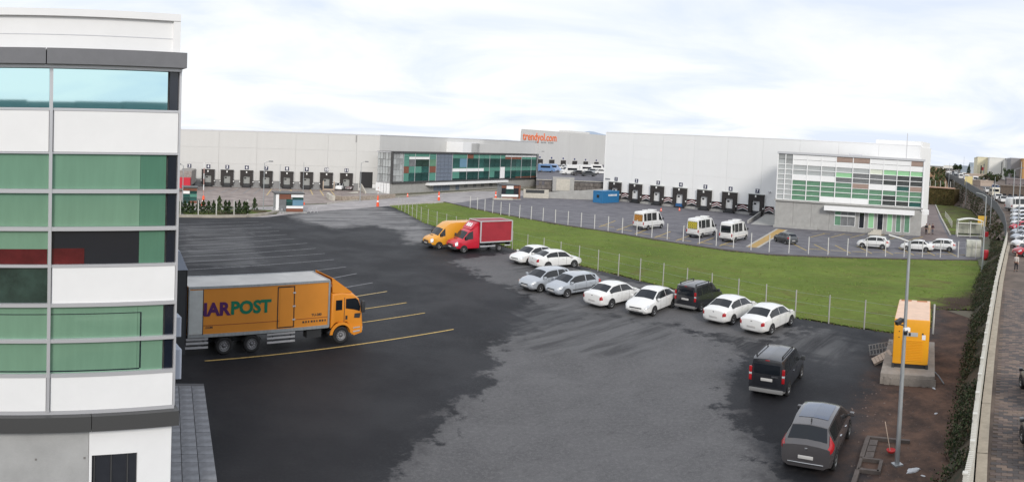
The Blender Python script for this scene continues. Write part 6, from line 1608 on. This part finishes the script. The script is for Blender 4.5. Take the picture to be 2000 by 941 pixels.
# grass-covered retaining wall behind the lane
ga = G(1803, 397.5); gb = G(1862, 402); gh = atan2(gb[1] - ga[1], gb[0] - ga[0]); gl = hypot(gb[0] - ga[0], gb[1] - ga[1])
gw = thing('green_wall', 'tall moss covered retaining wall at the end of the lane', 'wall', (*ga, 0), gh)
gwz = onplane(1830, 367, ga, gh)[1]
moss = M('moss', (.10, .085, .028), .95, var=.5, vscale=1.4, bump=.6, bscale=8, col2=(.17, .12, .045))
q = MB(); n = 40; m2 = 14; vs = []; fs = []
for i in range(n + 1):
    for j in range(m2 + 1):
        x = -4 + (gl + 4) * i / n; z = gwz * j / m2; vs.append((x, .5 * z / gwz - .25 * mnoise.noise(Vector((x * .8, 0, z * .8))), z))
for i in range(n):
    for j in range(m2): fs.append((i * (m2 + 1) + j, (i + 1) * (m2 + 1) + j, (i + 1) * (m2 + 1) + j + 1, i * (m2 + 1) + j + 1))
q.add(vs, fs, moss, True); q.box(-4, gl, .8, 6, 0, gwz - .05, moss); q.build('wall_face', gw)
bxo('coping', gw, -4, gl, .1, 1.2, gwz, gwz + .35, M('coping_salmon', (.55, .36, .27), .8))
it = []
for i in range(5000): x = random.uniform(-4, gl); z = random.uniform(0, gwz); it.append((x, .5 * z / gwz - .25 * mnoise.noise(Vector((x * .8, 0, z * .8))) - .05, z, random.uniform(.1, .22), random.choice((0, 1, 2, 3, 3, 2))))
leaf_mesh('moss_leaves', it, [lf[1], M('leaf_olive', (.12, .11, .03), .8), M('leaf_ochre', (.17, .12, .04), .8), lf[3]], gw)['kind'] = 'stuff'
for k in range(7): bxo('fence_post', gw, gl * k / 6 - 1.5, gl * k / 6 - 1.38, .6, .72, gwz + .3, gwz + 2.2, post_c)
# red earth slope behind it
hill = NT('red_earth'); hill.l(hill.mix(hill.ramp(hill.noise(.12, 7, .7), .35, .62), (.10, .10, .055), (.42, .24, .13)), hill.b.inputs['Base Color']); hill.b.inputs['Roughness'].default_value = .95
bank('hill', [atR(1780, 215), atR(1830, 218), atR(1858, 232)], [atR(1770, 330), atR(1815, 335), atR(1834, 345)], 3.5, 10.4, 40, 14, hill.m, 2.5, 'reddish earth slope behind the mossy wall', 9)
it = []
for i in range(1300):
    u = random.uniform(1800, 1846); R = random.uniform(225, 320); p = atR(u, R); it.append((p[0], p[1], 3.6 + (R - 218) / 115 * 6.4 + random.uniform(0, .8), random.uniform(.4, 1.1), random.choice((0, 1, 3, 3))))
o = leaf_mesh('undergrowth', it, lf); stuff(o); tag(o, 'dry brush on the reddish slope above the mossy wall', 'brush')

# the road with its far kerb, upper right
road2 = asph('street_asphalt', (.075, .078, .09), (.12, .12, .13))
def ribbon(name, px, w, off, m, label, th=0.0):
    P3 = [Vector(GS(u, v)) for u, v in px]; R_2 = []
    for p, q_ in zip(P3[:-1], P3[1:]): R_2 += [p.lerp(q_, t / 6) for t in range(6)]
    R_2.append(P3[-1]); vs = []; fs = []
    for i, p in enumerate(R_2):
        d = (R_2[min(i + 1, len(R_2) - 1)] - R_2[max(i - 1, 0)]); d.z = 0; d.normalize(); n = Vector((-d.y, d.x, 0)) * w / 2
        for s_ in (-1, 1): c = p + n * s_; vs.append((c.x, c.y, zf(hypot(c.x, c.y)) + off))
    for i in range(len(R_2) - 1): fs.append((2 * i, 2 * i + 1, 2 * i + 3, 2 * i + 2))
    o = MB().add(vs, fs, m, True).build(name, fix=False); structure(o, label)
ribbon('street', [(2080, 404), (2030, 393), (1998, 386), (1965, 374), (1935, 363), (1905, 353), (1880, 345), (1858, 339.5), (1842, 335.5)], 8.5, .06, road2, 'dark street climbing away at the upper right')
ribbon('kerb', [(2080, 396), (2030, 386), (1998, 379), (1965, 367.5), (1938, 358), (1912, 350)], .9, .14, kerb_lt, 'pale kerb on the far side of the street')
q = MB(); q.poly([G(1830, 334, Z2), G(1900, 345, Z2), G(2000, 380, Z2), atR(2110, 170), atR(2150, 900), atR(2000, 1200), atR(1855, 1500), atR(1826, 1000)], Z2 - .3, hill.m); structure(q.build('land'), 'earth ground beyond the street')

# ================================================================== FAR STREET: CARS, BUS, BUILDINGS, TREES
zr2 = Z2 + .02
sb = car(minibus, P_WHITE, 'long white bus parked across the head of the row of cars at the right edge', 'bus', name='bus'); put(sb, 1990, 411, 8, 1.0, GS(1990, 411)[2]); sb.scale = (1.25, 1.05, 1.05)
for u, v, hd, pm, van, lb in [(1941, 383, 60, P_CREAM, True, 'cream van on the street directly left of the round white cars'), (1948, 390, 60, P_WHITE, False, 'white car on the street beside the cream van'), (1958, 395, 60, P_WHITE, False, 'white car on the street just left of the long bus'),
        (1943, 371, 235, P_BLUE, False, 'blue car driving on the dark street'), (1887, 352, 55, P_WHITE, True, 'white van further up the street next to the yellow lorry box'), (1882, 346, 55, P_WHITE, True, 'white van far up the street behind another white van'),
        (1851, 345, 55, P_WHITE, True, 'white van at the far left of the street behind the fence'), (1858, 346, 55, P_DGREY, False, 'dark car behind the leftmost white van of the street'), (1872, 341, 55, P_WHITE, False, 'white car in the far line along the street, below the dark trees'),
        (1916, 360, 60, P_WHITE, True, 'white van next to the dark trees of the street'), (1928, 376, 60, P_WHITE, False, 'white car parked at the fence between the lorry box and the cream van')]:
    far_van(u, v, GS(u, v)[2] + .05, hd, lb, pm, van, 'vehicles along the far street', 'parked_van' if van else 'parked_car', 'van' if van else 'car')
more = [(1838, 340), (1843, 342), (1847, 341.5), (1854, 343), (1862, 344.5), (1866, 346), (1876, 349), (1890, 350), (1897, 352), (1904, 356), (1909, 357), (1862, 339), (1867, 340), (1880, 342), (1899, 347), (1905, 350)]
for i, (u, v) in enumerate(more):
    van = i % 3 == 0; far_van(u, v, GS(u, v)[2] + .05, 55 if i < 11 else 235, ('white', 'silver', 'dark')[i % 3 if not van else 0] + (' van' if van else ' car') + ' in the traffic line, ' + ['leftmost of the near lane', 'second of the near lane', 'third of the near lane', 'fourth of the near lane', 'fifth of the near lane', 'sixth of the near lane', 'seventh of the near lane', 'eighth of the near lane', 'ninth of the near lane', 'tenth of the near lane', 'rightmost of the near lane', 'leftmost of the far lane', 'second of the far lane', 'third of the far lane', 'fourth of the far lane', 'rightmost of the far lane'][i],
            [P_WHITE, P_SILVER, P_DGREY][i % 3] if not van else P_WHITE, van, 'vehicles along the far street', 'parked_van' if van else 'parked_car', 'van' if van else 'car')
lb = thing('lorry', 'small lorry with cream yellow box on the street behind the grey fence', 'lorry', GS(1894, 367), radians(50))
bxo('box', lb, -2.5, 1.6, -1.15, 1.15, .9, 3.5, M('lorry_cream', (.72, .60, .28), .6)); bxo('cab', lb, 1.7, 3.0, -1.1, 1.1, .5, 2.4, P_DGREY); add_wheels(lb, [(x, y_) for x in (-1.5, 2.2) for y_ in (-1, 1)], .42, .25, steel_rim)
# cars nose to tail along the right edge
cl = [(P_SILVER, 'silver'), (P_WHITE, 'white'), (paint('pale_silver', (.42, .46, .52), .3, .8, .3), 'pale silver'), (P_WHITE, 'white'), (P_RED, 'red'), (P_SILVER, 'silver'), (P_SILVER, 'grey silver'), (P_WHITE, 'white'), (paint('dark_red', (.4, .02, .03)), 'dark red')]
spots_ = [(1993, 418), (1994, 426), (1994, 434), (1996, 442), (1995, 450), (1999, 460), (2001, 470), (2004, 483), (2010, 499)]
ords = ['first below the long bus', 'second below the long bus', 'third below the long bus', 'fourth below the long bus', 'between a white and a grey silver neighbour', 'sixth below the long bus', 'seventh below the long bus', 'second from the lower end of the row', 'lowest of the row, near the walking man']
proto = {}
for (pm, cn), (u, v), od in zip(cl, spots_, ords):
    if pm.name not in proto: r = car(hatch, pm, 'x', 'car', 'cars parked side by side at the right edge'); proto[pm.name] = r
    else: r = copy_tree(proto[pm.name])
    r['label'] = cn + ' hatchback at the right edge, ' + od
    put(r, u, v, 172, 1.05, GS(u, v)[2])
dk = car(hatch, P_BLACK, 'black car at the right edge beside the block paving, only its flank in view'); put(dk, 2040, 775, 60, 1.0, Z2)
dk2 = car(hatch, P_DGREY, 'dark car at the lower right corner beside the block paving'); put(dk2, 2054, 890, 60, 1.0, Z2)

def building(label, u, v, z0, w, dep, h, hd, m, R, wins=(), name='industrial_building', roof=None, wm=None):
    p = atR(u, R); b = thing(name, label, 'building', (p[0], p[1], z0), hd)
    MB().box(0, w, 0, dep, -1, h, m).build('walls', b); bxo('roof_edge', b, -.15, w + .15, -.15, dep + .1, h, h + .35, roof or m)
    for x0, x1, z0_, z1_ in wins: bxo('window', b, x0 * w, x1 * w, -.08, -.01, z0_ * h, z1_ * h, wm or g_dark)
    return b
def brow(n, z0, z1, a=.05, b=.95, f=.55):
    s = (b - a) / n; return [(a + i * s + s * (1 - f) / 2, a + i * s + s * (1 + f) / 2, z0, z1) for i in range(n)]
cr_w = M('wall_cream', (.74, .68, .48), .7, var=.06); wh_w = M('wall_white', (.76, .75, .70), .7, var=.04); gr_w = M('wall_grey', (.28, .28, .29), .7, var=.08); bl_w = M('wall_bluegrey', (.30, .36, .42), .6, var=.06); tan_w = M('wall_tan', (.42, .34, .28), .85, var=.1)
def fit(u0, u1, vt, R, hd):
    p = atR(u0, R); w = onplane(u1, vt, p, hd)[0]; h = onplane(u0, vt, p, hd)[1]; return p, w, h
def bfit(label, u0, u1, vt, R, hdd, m, wins=(), z0=0.5, dep=25, roof=None, wm=None):
    hd = radians(hdd); p, w, h = fit(u0, u1, vt, R, hd); return building(label, u0, 0, z0, w, dep, h - z0, hd, m, R, wins, roof=roof, wm=wm)
bfit('cream factory building with a flag at its corner on the far street', 1909, 1932, 307, 345, -38, cr_w, [(.55, .63, .3, .8), (.3, .4, .35, .75)], dep=60)
bfit('tall white factory front right of the cream factory', 1932, 1963, 308, 330, -38, wh_w, brow(4, .30, .42, .1, .6) + [(.8, .84, .1, .9)], dep=60)
bfit('white workshop right of the tall white factory front', 1963, 1972, 313, 320, -38, wh_w, [(.3, .6, .1, .5)], dep=50)
bfit('grey hall with white banner at the right edge of the far street', 1974, 2012, 309, 300, -38, gr_w, [(.05, .45, .28, .52)], dep=60, wm=M('hall_door', (.16, .17, .18), .6), roof=alu)
b_ = bfit('orange brown block at the extreme right of the far street', 1998, 2030, 311, 290, -38, M('wall_ochre', (.48, .27, .10), .7), [(.1, .3, .1, .4)], dep=30)
bfit('low white office block far down the street', 1843, 1865, 323, 640, -38, wh_w, brow(5, .55, .75, f=.8) + brow(5, .2, .4, f=.8), z0=2)
bfit('blue grey shed with pitched roof left of the cream factory', 1877, 1893, 324, 480, -38, bl_w, [(.4, .6, 0, .4)], z0=1)
bfit('pale blue grey hall between the shed and the cream factory', 1893, 1909, 326, 430, -38, M('wall_paleblue', (.42, .47, .52), .6), brow(3, .3, .5), z0=1)
bfit('long tan wall of a yard in front of the cream factory', 1889, 1931, 340, 275, -10, tan_w, (), z0=1, dep=2)
bfit('tan pitched shed beside the street right of the lorry', 1917, 1940, 354, 222, -15, tan_w, [(.1, .25, .1, .6)], z0=1, dep=6)
bfit('white house on the reddish slope at the end of the lane', 1806, 1815, 327, 340, -20, wh_w, brow(2, .3, .7), z0=6, dep=10)
bfit('white shed on top of the reddish slope', 1823, 1838, 331, 350, -20, wh_w, brow(3, .3, .6), z0=8, dep=12)
bfit('brown walled garden plots right of the street', 1957, 2015, 364, 178, -42, M('wall_brown', (.13, .10, .08), .9, var=.3), brow(5, .3, .7), z0=.8, dep=12)
bfit('grey yard building with a row of openings behind the garden plots', 1968, 2012, 350, 222, -40, M('wall_darkgrey', (.20, .17, .17), .8, var=.2), brow(6, .3, .8), z0=.8, dep=10)
# more distant skyline along the street
for i, (u0, u1, vt, R, m, lb_) in enumerate([(1866, 1877, 327, 560, gr_w, 'small grey block in the far skyline left of the blue grey shed'), (1816, 1843, 327, 700, M('wall_far', (.5, .47, .44), .8), 'long low pale hall on the skyline above the slope'), (1894, 1902, 318, 620, bl_w, 'pale tower like block behind the blue grey halls')]):
    bfit(lb_, u0, u1, vt, R, -38, m, brow(4, .4, .7), z0=3, dep=20)
ro = thing('flag', 'small red flag hanging on a pole at the cream factory', 'flag', (*atR(1923, 338), 6.2)); MB().tube((0, 0, 0), (0, 0, 8.5), .1, .06, 6, galv).build('pole', ro); bxo('cloth', ro, -1.6, 0, -.03, .03, 4.2, 5.8, MATS['signal_red'])

def tree(label, u, R, h, cr, z=1.0, kinds=(0, 0, 1), n=900, group=None, cone=False):
    p = atR(u, R); root = thing('tree', label, 'tree', (*p, zf(R) - .1), 0, group)
    q = MB().tube((0, 0, 0), (0, 0, h * .45), cr * .09, cr * .06, 7, bark)
    for k in range(5):
        a = k * 1.3 + random.random(); q.tube((0, 0, h * (.3 + .04 * k)), (cos(a) * cr * .6, sin(a) * cr * .6, h * (.6 + .06 * k)), cr * .05, cr * .02, 5, bark)
    q.build('trunk', root); it = []
    cl_ = [(random.gauss(0, cr * .45), random.gauss(0, cr * .45), h * random.uniform(.45, .88), cr * random.uniform(.25, .5)) for _ in range(9)]
    for i in range(n):
        if cone: t = random.random(); rr = cr * (1 - t) ** .8 * sqrt(random.random()); a = random.uniform(0, 2 * pi); it.append((cos(a) * rr, sin(a) * rr, h * (.1 + .9 * t), cr * random.uniform(.1, .22), random.choice(kinds))); continue
        c = random.choice(cl_); v = Vector((random.gauss(0, 1), random.gauss(0, 1), random.gauss(0, 1))).normalized() * c[3] * random.uniform(.6, 1.05)
        it.append((c[0] + v.x, c[1] + v.y, c[2] + v.z, cr * random.uniform(.07, .16), random.choice(kinds)))
    leaf_mesh('crown', it, lf, root); return root
tree('dark bushy tree in front of the white factory on the street', 1934, 232, 4.6, 2.6, kinds=(0, 0, 1, 3)); tree('brown green tree beside the dark bushy tree by the street', 1945, 226, 4.2, 2.4, kinds=(0, 1, 3))
tree('dark cypress like tree left of the cream factory', 1893, 330, 6.5, 1.5, cone=True, kinds=(0, 0)); tree('round dark tree on the skyline between two low buildings', 1871, 470, 6, 3.4, kinds=(0, 0)); tree('second dark tree on the skyline, just left of the shed', 1866, 500, 5, 3, kinds=(0, 0))
tree('dark tree between the white workshop and the grey hall', 1966, 285, 6.0, 1.9, kinds=(0, 0, 1)); tree('small dark tree at the wall of the grey hall', 1976, 270, 6.5, 1.7, kinds=(0, 0, 1))
# distant hills
hl = MB(); vs = []; fs = []
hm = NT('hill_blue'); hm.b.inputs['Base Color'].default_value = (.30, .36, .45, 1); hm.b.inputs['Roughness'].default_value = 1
for i in range(61):
    u = 900 + i * 9.5; p = atR(u, 3200); hh = 18 + 62 * math.exp(-((u - 1150) / 75) ** 2) + 8 * mnoise.noise(Vector((u * .03, 0, 0)))
    vs += [(p[0], p[1], -5), (p[0] * 1.05, p[1] * 1.05, hh)]
for i in range(60): fs.append((2 * i, 2 * i + 2, 2 * i + 3, 2 * i + 1))
hl.add(vs, fs, hm.m, True); structure(hl.build('hills'), 'faint blue hills on the horizon')

# tall lamp posts along the street
GSL = 'lamp posts along the street'
for u, v, tv, arm, lb_ in [(1976, 436, 331, 1.2, 'curved arm lamp post before the long bus, left one of the pair'), (1987, 462, 316, None, 'straight pale lamp post in front of the parked cars at the right edge'), (1941, 400, 345, None, 'slim lamp post by the trees of the street'), (1920, 352, 322, None, 'slim lamp post in front of the cream factory'), (1881, 345, 306, None, 'tall dark mast on the skyline left of the halls')]:
    lamp(lb_, u, v, tv, arm, .10, z=GS(u, v)[2], group=GSL)
lamp('thin pole at the rocky bank behind the small lawn', 1861, 399, 352, None, .08); lamp('short pole on the mossy wall line beside the lane', 1857, 400, 365, None, .08)
lamp('small mast above the mossy wall', 1852, 372, 318, None, .08, z=4)

# ================================================================== PEOPLE
def limb_obj(name, chain, m, parent):
    """chain: list of polylines [(x,y,z,r)...]; joins coincident first points"""
    vs = []; es = []; rs_ = []
    def vid(p):
        for i, q in enumerate(vs):
            if (Vector(q) - Vector(p[:3])).length < 1e-5: return i
        vs.append(p[:3]); rs_.append(p[3]); return len(vs) - 1
    for c in chain:
        ids = [vid(p) for p in c]; es += list(zip(ids[:-1], ids[1:]))
    me = bpy.data.meshes.new(name); me.from_pydata(vs, es, []); me.materials.append(m)
    o = link(name, me, parent)
    sk = o.modifiers.new('skin', 'SKIN'); sk.use_smooth_shade = True
    for i, r in enumerate(rs_): me.skin_vertices[0].data[i].radius = (r, r)
    me.skin_vertices[0].data[0].use_root = True
    ss = o.modifiers.new('sub', 'SUBSURF'); ss.levels = ss.render_levels = 1
    return o
skin_m = M('skin', (.42, .24, .17), .6); hair_d = M('hair_dark', (.02, .016, .014), .7)
def person(label, u, v, z, hd, shirt, trousers, h=1.74, stride=.16, skirt=False, hair=hair_d):
    p = G(u, v, z); r = thing('person', label, 'person', (*p, z), radians(hd)); k = h / 1.75
    def S(c): return [(a * k, b * k, c_ * k, d * k) for a, b, c_, d in c]
    pel = (0, 0, .95, .11); ch = (0, 0, 1.32, .125); nk = (0, 0, 1.50, .055); sh = 1.42
    arms = []; hands = []
    for s in (-1, 1):
        fw = stride * .8 * s
        A = [(0, 0, 1.38, .10), (0, s * .17, sh, .06), (fw * .3, s * .22, 1.15, .045), (fw + .05, s * .23, .93, .033)]
        hx, hy, hz = fw + .07, s * .23, .86
        arms.append(A)
        hands.append([A[-1], (hx, hy, hz, .028)])
        for f_i, (dy, L) in enumerate(((-.027, .075), (-.009, .085), (.009, .082), (.027, .068))):
            hands.append([(hx, hy, hz, .028), (hx + .01, hy + dy, hz - .035, .010), (hx + .025, hy + dy, hz - L, .008)])
        hands.append([(hx, hy, hz, .028), (hx + .04, hy - s * .02, hz - .01, .010), (hx + .055, hy - s * .025, hz - .045, .009)])
    legs = []
    for s in (-1, 1):
        fx = -stride * s
        legs.append([(0, 0, .95, .11), (0, s * .09, .88, .085), (fx * .6, s * .095, .50, .058), (fx, s * .10, .10, .042), (fx + .05, s * .105, .045, .042), (fx + .17, s * .11, .035, .032)])
    head = [nk, (0, 0, 1.56, .055), (.012, 0, 1.63, .082), (.008, 0, 1.70, .080), (0, 0, 1.735, .05)]
    limb_obj('body', [S([pel, (0, 0, 1.12, .10), (0, 0, 1.38, .10), nk])] + [S(a) for a in arms] + [S(a) for a in hands] + [S(a) for a in legs] + [S(head)], skin_m, r)
    limb_obj('shirt', [S([(0, 0, .90, .135), (0, 0, 1.12, .135), (0, 0, 1.38, .14), (0, 0, 1.46, .085)])] + [S([(0, 0, 1.38, .14), a[1][:3] + (.08,), a[2][:3] + (.062,), (a[3][0], a[3][1], a[3][2] + .03, .045)]) for a in arms], shirt, r)
    limb_obj('trousers', [S([(0, 0, .98, .13), (0, s * .09, .86, .105), l_[2][:3] + (.078,), (l_[3][0], l_[3][1], .13, .062)]) for s, l_ in zip((-1, 1), legs)], trousers, r)
    for l_ in legs: x, y_, _, _ = l_[4]; MB().cbox((x - .10) * k, (x + .17) * k, (y_ - .05) * k, (y_ + .05) * k, 0, .09 * k, black_rub, .02).build('shoe', r)
    bm = bmesh.new(); bmesh.ops.create_uvsphere(bm, u_segments=12, v_segments=8, radius=1)
    for w in bm.verts: w.co = Vector((w.co.x * .098 - .012, w.co.y * .085, w.co.z * .085)) if w.co.z > -.3 or w.co.x < -.2 else Vector((-.02, w.co.y * .06, w.co.z * .05))
    me = bpy.data.meshes.new('hair'); bm.to_mesh(me); bm.free(); me.materials.append(hair); link('hair', me, r, (0, 0, 1.725 * k))
    for s in (-1, 1): MB().cbox(.088 * k, .096 * k, (s * .03 - .01) * k, (s * .03 + .01) * k, 1.665 * k, 1.678 * k, black_rub, .003).build('eye', r); MB().cbox(-.015, .015, s * .082 * k - .01, s * .082 * k + .01, 1.63 * k, 1.69 * k, skin_m, .006).build('ear', r)
    MB().cbox(.088 * k, .112 * k, -.013, .013, 1.625 * k, 1.665 * k, skin_m, .005).build('nose', r); MB().cbox(.084 * k, .094 * k, -.025, .025, 1.60 * k, 1.607 * k, M('lips', (.3, .10, .09), .6), .002).build('mouth', r)
    return r
cl_bl = M('cloth_black', (.018, .018, .022), .9); cl_wh = M('cloth_pale', (.55, .50, .46), .9); cl_be = M('cloth_beige', (.50, .42, .32), .9); cl_dr = M('cloth_dark_red', (.05, .022, .03), .9); cl_gr = M('cloth_grey', (.12, .13, .16), .9)
person('bald man in pale shirt and black trousers walking on the block paving', 1984, 530, Z2, 215, cl_wh, cl_bl, 1.78, hair=skin_m)
person('person in black coat standing at the corner of the green glass office', 1808.5, 457, 0, 250, cl_bl, cl_bl, 1.78, .05)
person('person in beige clothes standing between two dark dressed people', 1814.5, 457, 0, 240, cl_be, cl_be, 1.70, .05)
person('person in dark jacket and grey trousers, rightmost of the group by the glass office', 1821, 457, 0, 260, cl_dr, cl_gr, 1.78, .05)

# trailer standing at dock 3
tr = thing('trailer', 'weathered grey box trailer with red cab at the third dock of the far warehouse', 'trailer', (*G(370, 366), -.03), LH - pi / 2)
bxo('box', tr, 0, 8.0, -1.25, 1.25, 1.2, 4.0, M('trailer_grey', (.27, .25, .23), .7, var=.25)); bxo('cab', tr, 8.4, 10.0, -1.25, 1.25, .7, 2.8, P_RED); bxo('frame', tr, 0, 8.0, -1.28, 1.28, 1.05, 1.2, dark_pl); add_wheels(tr, [(x, y_) for x in (1.6, 2.9, 9.2) for y_ in (-1.1, 1.1)], .5, .28, steel_rim)
q = MB()
for i, x in enumerate((2.4, 3.6, 4.8)): q.box(x, x + .7, -1.28, -1.255, 2.1, 3.2, M('faded_text', (.12, .10, .10), .8))
q.build('faded_lettering', tr)
tg = thing('loading_frame', 'beige steel loading frame standing at the tenth dock', 'frame', (*G(630, 373.5), 0), radians(18))
q = MB()
for x in (0, 2.3):
    q.box(x, x + .2, 0, .2, 0, 2.2, M('frame_beige', (.45, .36, .28), .7)); q.box(x, x + .2, 0, 2.5, .0, .2, MATS['frame_beige'])
q.box(0, 2.5, 0, .2, .3, .55, MATS['frame_beige']); q.build('frame_body', tg)
q = MB(); q.poly([(p[0], p[1]) for p in gp([(676, 378), (700, 378), (700, 374), (690, 375)])], .05, concrete_lt); structure(q.build('path'), 'pale sand patch before the last docks')

# long glazed warehouse behind the viewpoint: it is what the top row of the near office mirrors
rbp = (48, -58); rb_ = thing('warehouse', 'long teal grey warehouse seen only as a reflection in the top glass row', 'building', (rbp[0], rbp[1], 0), radians(226))
for k in range(9): bxo('wall_panel', rb_, -34 + k * 8, -26.05 + k * 8, 0, 20, 0, 16.7 - (k % 3) * .12, M('clad_teal', (.16, .30, .31), .6, var=.1, vscale=.3))
print('META objects', len(bpy.data.objects))
